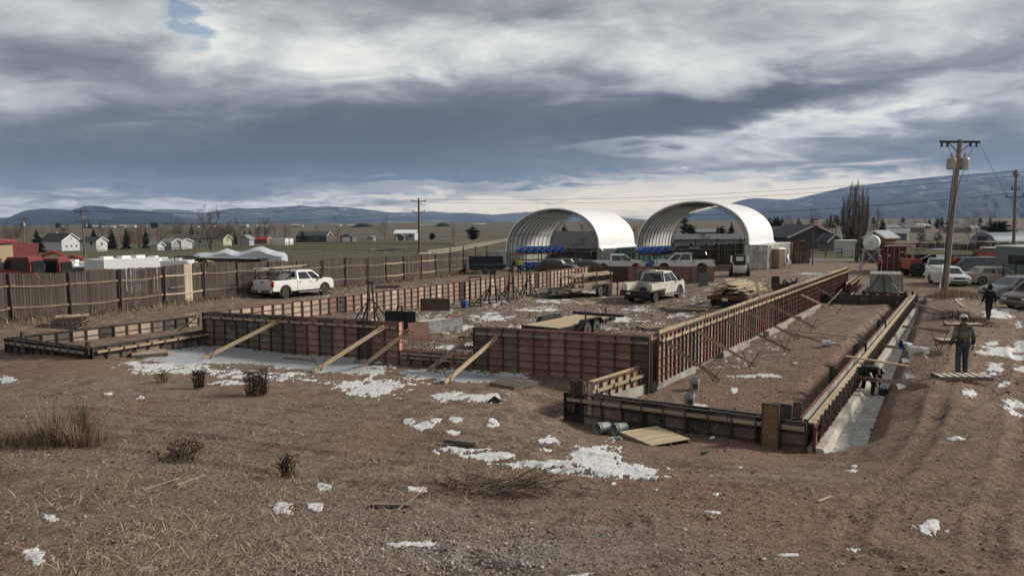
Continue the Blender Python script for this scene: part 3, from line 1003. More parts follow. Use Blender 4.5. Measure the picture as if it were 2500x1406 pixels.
form_wall('low end section of forms beyond the red ribbed wall', lev(2070, 690, -4.6), lev(2094, 672, -4.6), -4.6, 0.9, sty_right, w=0.41, waler=(0.15,), wal_mat=M_LUMBER)
def filler(p, q, px, py, h, hgt, wd, dep, mat, label):
 b = lev(px, py, h)
 rz = ang((q - p).to_2d())
 T = thing('filler_panel', label, 'form panel', (b.x, b.y, b.z - hgt), rz, 'filler panels standing up from the low walls')
 mb = MB()
 mb.box(-wd / 2, -0.009, 0, wd / 2, 0.009, hgt)
 mb.build('facing', mat, T, fix=False)
 mb = MB()
 for x in (-wd / 2 - 0.012, wd / 2):
  mb.box(x, -dep, 0, x + 0.012, dep, hgt + 0.004)
 mb.box(-wd / 2, -dep, hgt - 0.012, wd / 2, dep, hgt + 0.002)
 mb.build('frame', M_STEEL_DARK, T, fix=False)
 return T
DK, BR, TNp = PLY['dark'], PLY['brown'], PLY['tan']
for (px, py, h, hg, wd, m, lb, wl) in [
 (1882, 985, -4.55, 1.15, 0.40, BR, 'plain brown filler panel in the short front wall', 0),
 (1910, 985, -4.60, 1.0, 0.45, DK, 'dark filler panel just behind the plain brown one', 0),
 (1948, 982, -4.62, 1.0, 0.18, PLY['stripe'], 'narrow red filler panel at the near right corner of forms', 0),
 (1400, 928, -4.55, 0.95, 0.12, DK, 'dark filler panel at the left end of the short front wall, outer one', 0),
 (1418, 928, -4.55, 0.95, 0.16, DK, 'dark filler panel at the left end of the short front wall, middle one', 0),
 (1440, 931, -4.55, 0.95, 0.15, TNp, 'pale filler panel at the left end of the short front wall, nearest the waled wall', 0),
 (1598, 867, -4.70, 0.85, 0.16, TNp, 'pale filler panel where the waled wall meets the red ribbed wall', 0),
 (1575, 864, -4.70, 0.85, 0.18, DK, 'dark filler panel at the inner corner of the tall front wall', 0),
 (2030, 892, -4.72, 1.0, 0.22, DK, 'dark filler panel behind the bent worker', 1),
 (2041, 898, -4.72, 1.0, 0.16, TNp, 'pale filler panel behind the bent worker', 1),
 (2092, 838, -4.72, 1.0, 0.26, DK, 'wide dark filler panel at the end of the board lying on the pit floor', 1),
 (2086, 843, -4.80, 0.9, 0.16, TNp, 'pale narrow filler panel close below the wide dark one', 1),
 (2113, 835, -4.72, 1.0, 0.16, M_LUMBER_OLD, 'upright timber filler past the board lying on the pit floor', 1),
 (2145, 780, -4.75, 0.95, 0.24, DK, 'dark filler panel midway along the trench wall', 1),
 (2161, 782, -4.75, 0.95, 0.16, M_LUMBER_OLD, 'timber filler midway along the trench wall', 1),
 (2190, 738, -4.80, 0.9, 0.26, DK, 'dark filler panel where the cross wall meets the trench wall', 1),
 (2210, 711, -4.75, 1.0, 0.30, PLY['black'], 'black filler panel at the far end of the trench wall, left one', 1),
 (2228, 710, -4.75, 1.0, 0.26, DK, 'brown black filler panel at the far end of the trench wall, right one', 1),
 (214, 835, -4.42, 0.5, 0.18, PLY['stripe'], 'short red filler panel on the near left corner of forms', 0),
 (54, 810, -4.42, 0.6, 0.14, DK, 'dark filler panel at the far left corner of forms', 0),
 (497, 762, -3.85, 1.3, 0.10, M_STEEL_RED, 'red corner post beside the brace at the left end of the tall front wall', 0),
 (1320, 668, -3.90, 1.35, 0.0, DK, '', 9),
]:
 if wl == 9:
  continue
 filler((wE, wD)[wl], (wD, wF)[wl], px, py, h, hg, max(wd, 0.1), 0.045, m, lb)
def brace(top, bot, label, w=0.14, th=0.04, mat=None, steel_end=None, stakes=True, seed=0):
 T = thing('brace', label, 'brace', (bot.x, bot.y, bot.z), 0, 'timber braces propping the form walls')
 d = top - bot
 mb = MB()
 mb.beam((0, 0, 0.02), d, th, w)
 mb.build('board', mat or M_LUMBER, T, fix=False)
 if steel_end:
  mb = MB()
  mb.beam(d * (1 - steel_end) + Vector((0, 0, 0.02)), d * 1.03, th + 0.03, 0.07)
  mb.build('steel_turnbuckle', M_STEEL_RED, T, fix=False)
 if stakes:
  r = random.Random(seed + 3)
  hd = Vector((d.x, d.y, 0)).normalized()
  sd_ = Vector((-hd.y, hd.x, 0))
  c = hd * 0.25
  for s in (-1, 1):
   mb = MB()
   tl = Vector((s * 0.30 + r.uniform(-.05, .05), r.uniform(-.12, .12), 0.62 + r.uniform(-.08, .08)))
   mb.tube(c - tl * 0.30, c + tl, 0.013, 5)
   mb.build('stake', M_REBAR, T, fix=False)
 return T
hF = HT - 0.12
BR_ = [
 (690, 779, hF, 497, 878, 'leftmost long timber brace standing in the snow', M_LUMBER, 0.10),
 (938, 797, hF, 768, 909, 'long yellow timber brace left of the gap in the tall front wall', M_LUMBER, 0.10),
 (997, 808, hF, 889, 894, 'timber brace propping the edge of the gap', M_LUMBER, 0.12),
 (1172, 803, hF, 1044, 909, 'weathered timber brace with its top in the open gap', M_LUMBER_OLD, 0.14),
 (1234, 806, hF, 1086, 937, 'pale timber brace right of the gap with a red steel head', M_LUMBER, 0.14),
 (1616, 828, HT - 0.2, 1757, 931, 'nearest brace on the pit side of the red ribbed wall', M_LUMBER_OLD, 0),
 (1704, 810, HT - 0.25, 1843, 896, 'second nearest brace on the pit side of the red ribbed wall', M_LUMBER_OLD, 0),
 (1766, 776, HT - 0.25, 1930, 858, 'third nearest brace on the pit side of the red ribbed wall', M_LUMBER_OLD, 0),
 (1816, 758, HT - 0.25, 1952, 830, 'fourth nearest brace on the pit side of the red ribbed wall', M_LUMBER_OLD, 0),
 (1873, 740, HT - 0.25, 1992, 803, 'fifth nearest brace on the pit side of the red ribbed wall', M_LUMBER_OLD, 0),
 (1956, 719, HT - 0.35, 2050, 766, 'farthest brace ending on the dirt before the dark cross wall', M_LUMBER_OLD, 0),
 (1994, 702, HT - 0.6, 2055, 741, 'brace leaning down to the right across another by the dark cross wall', M_LUMBER_OLD, 0),
 (2056, 706, HT - 0.7, 2012, 753, 'brace leaning the other way across its neighbour by the dark cross wall', M_LUMBER_OLD, 0),
]
for i, (tx, ty, h, bx, by, lb, m, se) in enumerate(BR_):
 brace(lev(tx, ty, h), gp(bx, by, 0.03), lb, mat=m, steel_end=se, seed=i, w=0.15 if i < 5 else 0.11, stakes=i < 11)
for i, (tx, ty, h, bx, by, lb, m, se) in enumerate([
 (2139, 842, HS - 0.35, 2301, 866, 'brace from the trench wall to the bank behind the dog', M_LUMBER_OLD, 0),
 (2204, 797, HS - 0.35, 2318, 812, 'brace from the trench wall to the bank past the blue bucket', M_LUMBER_OLD, 0),
 (2228, 740, HS - 0.3, 2310, 768, 'farthest brace from the trench wall to the grassy pole mound', M_LUMBER_OLD, 0),
 (2077, 921, HS - 0.3, 2261, 946, 'brace with a long red steel head beside the bent worker', M_LUMBER_OLD, 0.4),
]):
 brace(lev(tx, ty, h), gp(bx, by, 0.05), lb, mat=m, steel_end=se, seed=i + 30, w=0.13, stakes=i < 2)
def board(name, label, p, q, w=0.14, th=0.04, mat=None, flat=True, group='loose boards on the ground'):
 mb = MB()
 p, q = Vector(p), Vector(q)
 mb.beam((0, 0, 0), q - p, w if flat else th, th if flat else w)
 o = mb.build(name, mat or M_LUMBER_OLD, None, loc=p, fix=False)
 return tag(o, label, 'board', group)
board('plank', 'long plank laid across the trench in front of the dog', lev(2065, 869, HS + 0.06), lev(2255, 900, -4.93), 0.14, 0.05, M_LUMBER)
board('plank', 'long thin board lying on the pit floor up to a dark filler panel', gp(1915, 807, 0.05), lev(2090, 823, -5.0), 0.1, 0.05)
board('plank', 'dark board lying on the icy snow by the tall front wall', gp(693, 876, 0.05), gp(771, 884, 0.05), 0.11, 0.05, M_WOOD_GREY)
board('plank', 'loose board resting against the left form wall beside the tall corner', lev(435, 808, HL + 0.05), lev(482, 773, HT - 0.1), 0.12, 0.04)
board('plank', 'short loose board on the left form wall near the corner', lev(450, 768, HL + .3), lev(482, 764, HL + .32), 0.12, 0.04, M_LUMBER)
mb = MB()
e = wO1
T = thing('bulkhead', 'pinkish plywood bulkhead closing the wall end at the gap', 'bulkhead', (e.x, e.y, CAMZ + HT), ang((wB - wA).to_2d()))
mb.box(0.003, -0.16, -1.1, 0.02, 0.16, 0.0)
mb.build('plywood_sheet', pm('pink_ply', (0.40, 0.24, 0.185), 0.8), T, fix=False)
mb = MB()
mb.box(0.022, -0.17, -1.12, 0.045, -0.13, 0.02)
mb.box(0.022, 0.13, -1.12, 0.045, 0.17, 0.02)
mb.box(0.0, -0.20, -0.35, 0.75, -0.16, -0.31)
mb.box(0.0, -0.20, -0.75, 0.25, -0.16, -0.71)
mb.build('angle_frame', pm('rust_red_paint', (0.30, 0.07, 0.045), 0.7, dirt=(0.08, 0.05, 0.04)), T, fix=False)
p = lev(1010, 808, -4.2)
mb = MB()
mb.hexa([(-0.02, 0, 0), (0, 0, 0), (0.85, 0.35, 0), (0.83, 0.36, 0)], [(-0.02, 0, 0.85), (0, 0, 0.85), (0.78, 0.35, 0.85), (0.76, 0.36, 0.85)])
o = mb.build('plywood_sheet', pm('pink_ply', ()), None, loc=lev(998, 838, -4.93), fix=True)
tag(o, 'pinkish plywood sheet standing in the gap behind the wall end', 'plywood sheet')
T = thing('rebar_grid', 'thin upright reinforcing bars in the gap of the front wall', 'rebar', (wO1.x, wO1.y, CAMZ - 5.0), ang((wO2 - wO1).to_2d()))
Lg = (wO2 - wO1).length
for i in range(9):
 mb = MB()
 x = 0.2 + i * (Lg - 0.35) / 8
 mb.tube((x, 0, -0.4), (x + random.uniform(-.02, .02), 0, 0.72 + random.uniform(-.05, .05)), 0.0085, 5)
 mb.build('bar', M_REBAR, T, fix=False)
mb = MB()
mb.tube((0.1, 0.012, 0.12), (Lg - 0.1, 0.012, 0.14), 0.007, 5)
mb.tube((0.1, 0.012, 0.52), (Lg - 0.1, 0.012, 0.54), 0.007, 5)
mb.build('tie_bar', M_REBAR, T, fix=False)
# ------------------------------------------------------------------ footings and trench floor
T = thing('footing', 'stepped grey concrete footing along the red ribbed wall', 'footing', (wE.x, wE.y, 0), ang((wC - wE).to_2d()))
LW = (wC - wE).length
x = 1.2
k = 0
while x < LW - 3:
 ln = 3.6
 zt = CAMZ - 5.50 - 0.002 * x
 mb = MB()
 jut = 0.95 if k % 2 else 0.62
 pts = [(x, -0.1), (x, -jut + 0.06)] + [(x + ln * t_, -jut + 0.05 * math.sin(t_ * 9 + k)) for t_ in (0.25, 0.5, 0.75)] + [(x + ln - 0.01, -jut), (x + ln - 0.01, -0.1)]
 n = len(pts)
 mb.add([(a, b_, zt - 0.7) for a, b_ in pts] + [(a, b_, zt) for a, b_ in pts], [(i, (i + 1) % n, n + (i + 1) % n, n + i) for i in range(n)] + [tuple(range(n, 2 * n))])
 mb.build('footing_step', M_CONC, T)
 x += ln
 k += 1
T = thing('footing', 'pale concrete footing ledge under the trench wall', 'footing', (wD.x, wD.y, 0), ang((wF - wD).to_2d()))
mb = MB()
LD = (wF - wD).length
N = 60
ring = []
for i in range(N + 1):
 x = 0.02 + i * (LD - 0.2) / N
 o_ = 0.42 + 0.02 * math.sin(i * 1.3)
 ring.append([(x, -o_, CAMZ - 6.05), (x, -o_ - 0.05, CAMZ - 5.80), (x, -o_ + 0.05, CAMZ - 5.62 + 0.006 * math.sin(i)), (x, 0.0, CAMZ - 5.62), (x, 0.0, CAMZ - 6.05)])
mb.rings(ring)
mb.build('concrete_ledge', pm('pale_concrete', (0.44, 0.42, 0.38), 0.9, 0, 0.15, 1.6, (0.27, 0.22, 0.18), 0.6, bump=0.3), T)
def frost_mat():
 m, b, bs = newmat('trench_frost')
 tc = b.n('ShaderNodeTexCoord')
 P = tc.outputs['Object']
 n1 = b.noise(P, 0.9, 6, 0.65, 0.6)
 n2 = b.noise(P, 5.0, 6, 0.7, 0.4)
 n3 = b.noise(P, 22.0, 4, 0.7)
 c = b.mix(b.mr(n1, 0.35, 0.65), (0.27, 0.25, 0.225), (0.48, 0.46, 0.43))
 c = b.mix(b.mr(n2, 0.52, 0.68, 0, 0.85), c, (0.80, 0.80, 0.79))
 c = b.mix(b.mr(n3, 0.62, 0.75, 0, 0.7), c, (0.14, 0.105, 0.085))
 b.link(c, bs.inputs['Base Color'])
 b.link(b.mr(n1, 0.35, 0.6, 0.35, 0.9), bs.inputs['Roughness'])
 bn = b.n('ShaderNodeBump')
 bn.inputs['Strength'].default_value = 0.5
 bn.inputs['Distance'].default_value = 0.03
 b.link(b.m('ADD', n2, n3), bn.inputs['Height'])
 b.link(bn.outputs[0], bs.inputs['Normal'])
 return m
mb = MB()
NN, MM = 130, 9
rows = []
rzr = ang((wF - wD).to_2d())
for i in range(NN + 1):
 a = -0.55 + i * (LD - 1.5) / NN
 wdt = 1.55 - 0.018 * a + 0.22 * math.sin(a * 1.1) * 0.5 + 0.16 * mnoise.noise(Vector((a * 0.9, 3.3, 0))) + 0.08 * mnoise.noise(Vector((a * 4, 1, 0)))
 rr = []
 for j in range(MM + 1):
  s = 0.46 + (wdt - 0.46) * j / MM
  z = CAMZ - 5.82 + 0.02 * mnoise.noise(Vector((a * 1.5, s * 2, 2))) + 0.015 * mnoise.noise(Vector((a * 5, s * 5, 2))) + 0.10 * max(0, j / MM - 0.8)
  rr.append((a, -s, z))
 rows.append(rr)
mb.rings(rows, closed=False)
o = mb.build('trench_floor', frost_mat(), None, smooth=True, loc=(wD.x, wD.y, 0), rz=rzr)
o['kind'] = 'structure'
# ------------------------------------------------------------------ vehicles (local: x forward, y left, z up)
def paint(name, col, rough=0.32, dirt=(0.22, 0.17, 0.13), amt=0.35):
 """car paint with road film rising from the sills"""
 if name in MATS:
  return MATS[name]
 m, b, bs = newmat(name)
 tc = b.n('ShaderNodeTexCoord')
 x, y, z = b.sep(tc.outputs['Object'])
 n = b.noise(tc.outputs['Object'], 1.6, 5, 0.65)
 f = b.m('MULTIPLY', b.mr(b.m('ADD', z, b.m('MULTIPLY', b.m('SUBTRACT', n, 0.5), 1.0)), 0.25, 1.05, 1.0, 0.12), amt, clamp=True)
 c = b.mix(f, col, dirt)
 b.link(c, bs.inputs['Base Color'])
 b.link(b.mr(f, 0, 0.6, rough, 0.8), bs.inputs['Roughness'])
 bs.inputs['Coat Weight'].default_value = 0.3
 return m
WHEELS = {}
def wheel_meshes(r, w, style='alloy'):
 k = (round(r, 3), round(w, 3), style)
 if k in WHEELS:
  return WHEELS[k]
 mb = MB()
 mb.lathe([(r * 0.60, -w / 2 + 0.01), (r * 0.90, -w / 2), (r * 0.985, -w * 0.36), (r, -w * 0.2), (r, w * 0.2), (r * 0.985, w * 0.36), (r * 0.90, w / 2), (r * 0.60, w / 2 - 0.01)], 22, axis='Y')
 ty = mb.mesh('tyre', M_RUBBER, True)
 mb = MB()
 rr = r * 0.62
 for s in (-1, 1):
  mb.lathe([(rr, s * w * 0.42), (rr, s * (w * 0.42 + 0.012)), (rr * 0.86, s * (w * 0.42 + 0.012)), (rr * 0.84, s * w * 0.30)], 20, axis='Y', caps=False)
  mb.lathe([(rr * 0.22, s * w * 0.30), (rr * 0.20, s * (w * 0.40)), (0.01, s * w * 0.41)], 10, axis='Y', caps=False)
  if style == 'alloy':
   for i in range(8):
    a = 2 * math.pi * i / 8
    c, q = math.cos(a), math.sin(a)
    mb.beam((c * rr * 0.15, s * w * 0.36, q * rr * 0.15), (c * rr * 0.88, s * w * 0.40, q * rr * 0.88), 0.02, rr * 0.17, up=(-q, 0, c))
  else:
   mb.lathe([(rr * 0.85, s * w * 0.30), (rr * 0.6, s * w * 0.20), (rr * 0.45, s * w * 0.33), (0.01, s * w * 0.34)], 14, axis='Y', caps=False)
 rim = mb.mesh('rim', M_CHROME if style != 'steel' else pm('steel_wheel', (0.30, 0.29, 0.27), 0.55, 0.5, 0.2, 3, (0.14, 0.11, 0.09), 0.5), True)
 mb = MB()
 for s in (-1, 1):
  mb.lathe([(rr * 0.9, s * w * 0.24), (0.01, s * w * 0.23)], 14, axis='Y', caps=False)
 back = mb.mesh('brake_disc', M_BLACK)
 WHEELS[k] = (ty, rim, back)
 return WHEELS[k]
def add_wheel(T, x, y, r, w, style='alloy'):
 ty, rim, back = wheel_meshes(r, w, style)
 o = link('wheel', ty, T, (x, y, r))
 link('rim', rim, o)
 link('brake_disc', back, o)
 return o
def arch_profile(pts_top, x0, x1, zb, wheels, ra, n=9):
 """closed side profile: pts_top goes from rear bottom round over the top to front bottom; arches cut in the sill"""
 prof = list(pts_top)
 for cx, cz in sorted(wheels, reverse=True):
  dx = math.sqrt(max(ra * ra - (cz - zb) ** 2, 0.001))
  a0 = math.atan2(zb - cz, dx)
  a1 = math.pi - a0
  for k in range(n + 1):
   a = a0 + (a1 - a0) * k / n
   prof.append((cx + ra * math.cos(a), cz + ra * math.sin(a)))
 return prof
def body_prism(prof, w, name, mat, T, edge=0.05, squash=0.03, pinch=None):
 zc = sum(p[1] for p in prof) / len(prof)
 xc = sum(p[0] for p in prof) / len(prof)
 def sc(k):
  return [(xc + (x - xc) * (1 - k * 0.35), zc + (z - zc) * (1 - k)) for x, z in prof]
 mb = MB()
 rings = []
 for y, k in ((-w / 2, squash), (-w / 2 + edge, 0), (w / 2 - edge, 0), (w / 2, squash)):
  rings.append([(x, y, z) for x, z in sc(k)])
 mb.rings(rings)
 return mb.build(name, mat, T, smooth=True)
def cabin(T, xb0, xb1, xt0, xt1, zb, zt, wb, wt, mat, glass=M_GLASS, split=(0.5,), name='cab', rear_glass=True, side=True, front=True, side_x=(0.04, 0.97), pillar=0.035):
 """greenhouse: base rectangle xb0..xb1 at zb, roof xt0..xt1 at zt, with its panes"""
 zr = zt - 0.05
 def ring(x0, x1, w, z):
  c = 0.05
  return [(x0 + c, -w, z), (x1 - c, -w, z), (x1, -w + c * 1.5, z), (x1, w - c * 1.5, z), (x1 - c, w, z), (x0 + c, w, z), (x0, w - c * 1.5, z), (x0, -w + c * 1.5, z)]
 mb = MB()
 mb.rings([ring(xb0, xb1, wb / 2, zb), ring(xt0, xt1, wt / 2, zr), ring(xt0 + 0.10, xt1 - 0.14, wt / 2 - 0.09, zt)])
 cab = mb.build(name, mat, T, smooth=True)
 def lerp(a, b_, t):
  return a + (b_ - a) * t
 z0, z1 = 0.06, 0.90
 if side:
  cuts = [side_x[0]] + list(split) + [side_x[1]]
  for s in (-1, 1):
   for a, b_ in zip(cuts[:-1], cuts[1:]):
    a2, b2 = a + pillar * 0.5, b_ - pillar * 0.5
    mb = MB()
    q = []
    for f, zf in ((a2, z0), (b2, z0), (b2, z1), (a2, z1)):
     x = lerp(lerp(xb0, xb1, f), lerp(xt0, xt1, f), zf)
     y = lerp(wb, wt, zf) / 2 + 0.008
     q.append((x, s * y, lerp(zb, zr, zf)))
    mb.quad(*(q if s < 0 else q[::-1]))
    mb.build('side_window', glass, T, fix=False)
 for on, xa, xt, sg, nm in ((front, xb1, xt1, 1, 'windscreen'), (rear_glass, xb0, xt0, -1, 'rear_window')):
  if on:
   q = []
   for yy, zf in ((-0.42, 0.08), (0.42, 0.08), (0.40, 0.90), (-0.40, 0.90)):
    w = lerp(wb, wt, zf)
    q.append((lerp(xa, xt, zf) + sg * 0.008, yy * w, lerp(zb, zr, zf)))
   mb = MB()
   mb.quad(*(q if sg > 0 else q[::-1]))
   mb.build(nm, glass, T, fix=False)
 return cab
def lamp(T, name, mat, x0, y0, z0, x1, y1, z1):
 mb = MB()
 mb.box(x0, y0, z0, x1, y1, z1)
 return mb.build(name, mat, T, fix=False)
M_HEAD = pm('headlamp_glass', (0.55, 0.56, 0.57), 0.15, 0, 0.1, 3.0)
M_TRIM = pm('dark_trim', (0.03, 0.03, 0.03), 0.6, 0, 0.2, 3.0, (0.16, 0.12, 0.1), 0.35)
def place(pr, pf, Wt, wheelbase, near='R', h=None):
 """location and heading from the photo pixels of the near side rear and front tyre contacts"""
 a = gp(*pr)
 b_ = gp(*pf)
 d = (b_ - a).to_2d().normalized()
 s = Vector((-d.y, d.x)) if near == 'R' else Vector((d.y, -d.x))
 c = Vector((a.x, a.y)) + s * Wt / 2 + d * wheelbase / 2
 za, zb = H(*(Vector((a.x, a.y)) + s * Wt / 2)), H(*(Vector((a.x, a.y)) + s * Wt / 2 + d * wheelbase))
 T_loc = Vector((c.x, c.y, (za + zb) / 2 - 0.02))
 return T_loc, ang(d), math.atan2(zb - za, wheelbase)
def pickup(label, loc, rz, mat, pitch=0.0, L=6.3, W=2.03, wb=3.95, fo=0.98, wr=0.41, bed=2.4, belt=1.22, roof=1.98, hood=1.26, grp=None, dual=False, nobed=False, style='alloy'):
 """crew cab pickup; origin midway between the axles"""
 T = thing('pickup_truck', label, 'pickup truck', loc, rz, grp)
 T.rotation_euler = (0, -pitch, rz)
 xf, xr = wb / 2 + fo, wb / 2 + fo - L
 ax = (-wb / 2, wb / 2)
 zb = 0.50
 ra = wr + 0.09
 cab0 = xr + bed + 0.03
 top = [(cab0, zb), (cab0, belt - 0.02), (cab0 + 2.35, belt + 0.01), (xf - 1.15, hood), (xf - 0.35, hood - 0.05), (xf - 0.05, hood - 0.18), (xf, 0.85), (xf, 0.62), (xf - 0.08, zb)]
 prof = arch_profile(top, cab0, xf, zb, [(ax[1], wr)], ra)
 body_prism(prof, W, 'body', mat, T)
 x1 = cab0 + 2.55
 cabin(T, cab0 + 0.02, x1 + 0.12, cab0 + 0.14, x1 - 0.75, belt - 0.03, roof, W - 0.14, W - 0.52, mat, split=(0.56,), side_x=(0.06, 0.93))
 for s in (-1, 1):
  for a, b_ in ((cab0 + 0.10, cab0 + 1.12), (cab0 + 1.15, cab0 + 2.30)):
   mb = MB()
   y = s * (W / 2 + 0.004)
   mb.box(a, min(y, y - s * 0.05), 0.60, b_, max(y, y - s * 0.05), belt - 0.05)
   d = mb.build('door', mat, T, fix=False)
   mb = MB()
   mb.box(a + 0.06, min(y, y + s * 0.03), belt - 0.20, a + 0.24, max(y, y + s * 0.03), belt - 0.165)
   mb.build('handle', M_TRIM, d, fix=False)
  mb = MB()
  mb.box(cab0 + 0.1, s * (W / 2 - 0.02) - 0.08, 0.36, cab0 + 2.4, s * (W / 2 - 0.02) + 0.08, 0.41)
  mb.build('running_board', M_GALV, T, fix=False)
  mb = MB()
  mb.box(x1 - 0.42, s * (W / 2 + 0.17) - 0.12, belt - 0.02, x1 - 0.30, s * (W / 2 + 0.17) + 0.12, belt + 0.30)
  mb.beam((x1 - 0.36, s * (W / 2 - 0.1), belt + 0.05), (x1 - 0.36, s * (W / 2 + 0.12), belt + 0.08), 0.05, 0.05)
  mb.build('mirror', M_TRIM, T, fix=False)
  lamp(T, 'headlight', M_HEAD, xf - 0.16, s * 0.72 - 0.20, 0.88, xf + 0.012, s * 0.72 + 0.20, 1.05)
  mb = MB()
  a0, n = -0.25, 10
  ring = []
  for k in range(n + 1):
   a = a0 + (math.pi - 2 * a0) * k / n
   c, q = math.cos(a), math.sin(a)
   y0, y1 = s * (W / 2 - 0.04), s * (W / 2 + 0.035)
   ring.append([(ax[1] + c * ra, y0, wr + q * ra), (ax[1] + c * (ra + 0.07), y0, wr + q * (ra + 0.07)), (ax[1] + c * (ra + 0.06), y1, wr + q * (ra + 0.06)), (ax[1] + c * ra, y1, wr + q * ra)])
  mb.rings(ring)
  fl = mb.build('wheel_arch_flare', M_TRIM, T, fix=True)
  if not nobed:
   o = link('wheel_arch_flare', fl.data, T, (ax[0] - ax[1], 0, 0))
 lamp(T, 'grille', M_TRIM, xf - 0.05, -0.62, 0.72, xf + 0.02, 0.62, 1.06)
 lamp(T, 'front_bumper', M_CHROME, xf - 0.12, -W / 2 + 0.03, 0.45, xf + 0.08, W / 2 - 0.03, 0.68)
 lamp(T, 'underbody', M_BLACK, xr + 0.3, -W / 2 + 0.42, 0.36, xf - 0.5, W / 2 - 0.42, 0.60)
 if not nobed:
  xe = cab0 - 0.03
  for s in (-1, 1):
   top = [(xr, zb + 0.06), (xr, belt), (xe, belt), (xe, zb)]
   prof = arch_profile(top, xr, xe, zb, [(ax[0], wr)], ra)
   y0, y1 = s * (W / 2), s * (W / 2 - 0.16)
   mb = MB()
   sq = [(x, z - (0.03 if z > belt - 0.01 else 0)) for x, z in prof]
   mb.rings([[(x, y0, z) for x, z in sq], [(x, y0 - s * 0.04, z) for x, z in prof], [(x, y1, z) for x, z in prof]])
   mb.build('bed_side', mat, T, smooth=True)
   lamp(T, 'tail_light', M_REDLAMP, xr - 0.02, s * (W / 2 - 0.08) - 0.09, 0.84, xr + 0.10, s * (W / 2 - 0.08) + 0.09, belt - 0.05)
  lamp(T, 'bed_floor', M_BLACK, xr + 0.06, -W / 2 + 0.15, 0.62, xe, W / 2 - 0.15, 0.68)
  mb = MB()
  mb.box(xr - 0.012, -W / 2 + 0.18, 0.60, xr + 0.06, W / 2 - 0.18, belt - 0.005)
  g = mb.build('tailgate', mat, T, fix=False)
  mb = MB()
  mb.box(xr - 0.022, -0.16, belt - 0.15, xr - 0.012, 0.16, belt - 0.08)
  mb.build('handle', M_TRIM, g, fix=False)
  mb = MB()
  for z_ in (0.80, 0.95):
   mb.box(xr - 0.018, -W / 2 + 0.22, z_, xr - 0.012, W / 2 - 0.22, z_ + 0.012)
  mb.build('pressing', M_TRIM, g, fix=False)
  mb = MB()
  mb.box(xr - 0.24, -W / 2 + 0.06, 0.46, xr - 0.02, W / 2 - 0.06, 0.64)
  mb.build('rear_bumper', M_CHROME if style == 'x' else pm('dull_bumper', (0.16, 0.15, 0.14), 0.5, 0.4), T, fix=False)
  lamp(T, 'number_plate', M_PLATEW, xr - 0.25, -0.16, 0.48, xr - 0.243, 0.16, 0.60)
 yw = W / 2 - 0.15
 for x in ax:
  for s in (-1, 1):
   add_wheel(T, x, s * yw, wr, 0.29, style)
 return T, cab0, xr, xf
M_WHITE = paint('white_paint', (0.72, 0.72, 0.70))
M_WHITE2 = paint('muddy_white_paint', (0.66, 0.64, 0.58), amt=0.6)
M_CAPY = pm('dark_cap', (0.02, 0.02, 0.022), 0.4)
loc, rz, pt = place((690, 730.5), (781, 721), 1.73, 4.3)
T, cab0, xr, xf = pickup('white crew cab pickup with a loaded ladder rack parked by the fence', loc, rz, M_WHITE, pt, L=6.1, wb=3.95, bed=2.3, W=1.98, roof=1.90, belt=1.27, hood=1.32, wr=0.41)
mb = MB()
for x in (xr + 0.25, xr + 1.7):
 for s in (-1, 1):
  mb.beam((x, s * 0.9, 1.2), (x, s * 0.85, 2.06), 0.05, 0.05)
 mb.beam((x, -0.95, 2.06), (x, 0.95, 2.06), 0.05, 0.06)
for s in (-1, 1):
 mb.beam((xr, s * 0.88, 2.06), (cab0 + 1.6, s * 0.86, 2.10), 0.05, 0.05)
mb.beam((cab0 + 1.3, -0.9, 2.10), (cab0 + 1.3, 0.9, 2.10), 0.05, 0.05)
mb.build('ladder_rack', M_BLACK, T, fix=False)
mb = MB()
mb.box(cab0 - 0.75, -0.88, 1.10, cab0 - 0.05, 0.88, 1.42)
mb.build('tool_box', pm('tool_box_grey', (0.25, 0.25, 0.26), 0.4, 0.5), T, fix=False)
RW = Matrix.Translation(loc) @ Matrix.Rotation(rz, 4, 'Z')
def on(T_, p):
 return RW @ Vector(p)
K = thing('timber_bundle', 'timber strapped on the ladder rack of the white pickup by the fence', 'timber', on(T, (0, 0, 0)), rz)
for i, (x0, x1, y, z, wd, m) in enumerate([(xr - 0.7, xr + 3.4, -0.45, 2.12, 0.14, M_LUMBER), (xr - 0.2, xr + 2.6, -0.25, 2.13, 0.16, M_LUMBER_OLD), (xr + 1.2, xr + 4.2, 0.0, 2.15, 0.12, M_LUMBER_OLD), (xr - 0.3, xr + 4.9, 0.45, 2.14, 0.05, M_GALV), (xr + 0.6, xr + 2.4, -0.4, 2.17, 0.15, M_LUMBER)]):
 mb = MB()
 mb.box(x0, y - wd / 2, z, x1, y + wd / 2, z + 0.04)
 mb.build('board', m, K, fix=False)
tag(board('sheet', 'grey sheet leaning in the bed of the white pickup by the fence', on(T, (xr + 1.5, -0.2, 1.35)), on(T, (xr + 2.1, -0.3, 1.75)), 0.9, 0.02, pm('grey_sheet', (0.5, 0.5, 0.5), 0.5)), cat='sheet')
loc, rz, pt = place((1598, 739), (1652, 726.5), 1.75, 4.2)
T, cab0, xr, xf = pickup('muddy white crew cab work truck with flat deck and side tool boxes', loc, rz, M_WHITE2, pt, L=6.5, wb=4.3, bed=2.75, W=2.03, roof=2.04, nobed=True, style='steel', wr=0.43, belt=1.32, hood=1.36)
mb = MB()
mb.box(xr - 0.05, -1.08, 0.80, cab0 - 0.06, 1.08, 0.90)
mb.build('deck', M_TRIM, T, fix=False)
mb = MB()
mb.box(xr - 0.08, -1.08, 0.52, xr - 0.05, 1.08, 0.895)
tb = mb.build('tail_board', M_BLACK, T, fix=False)
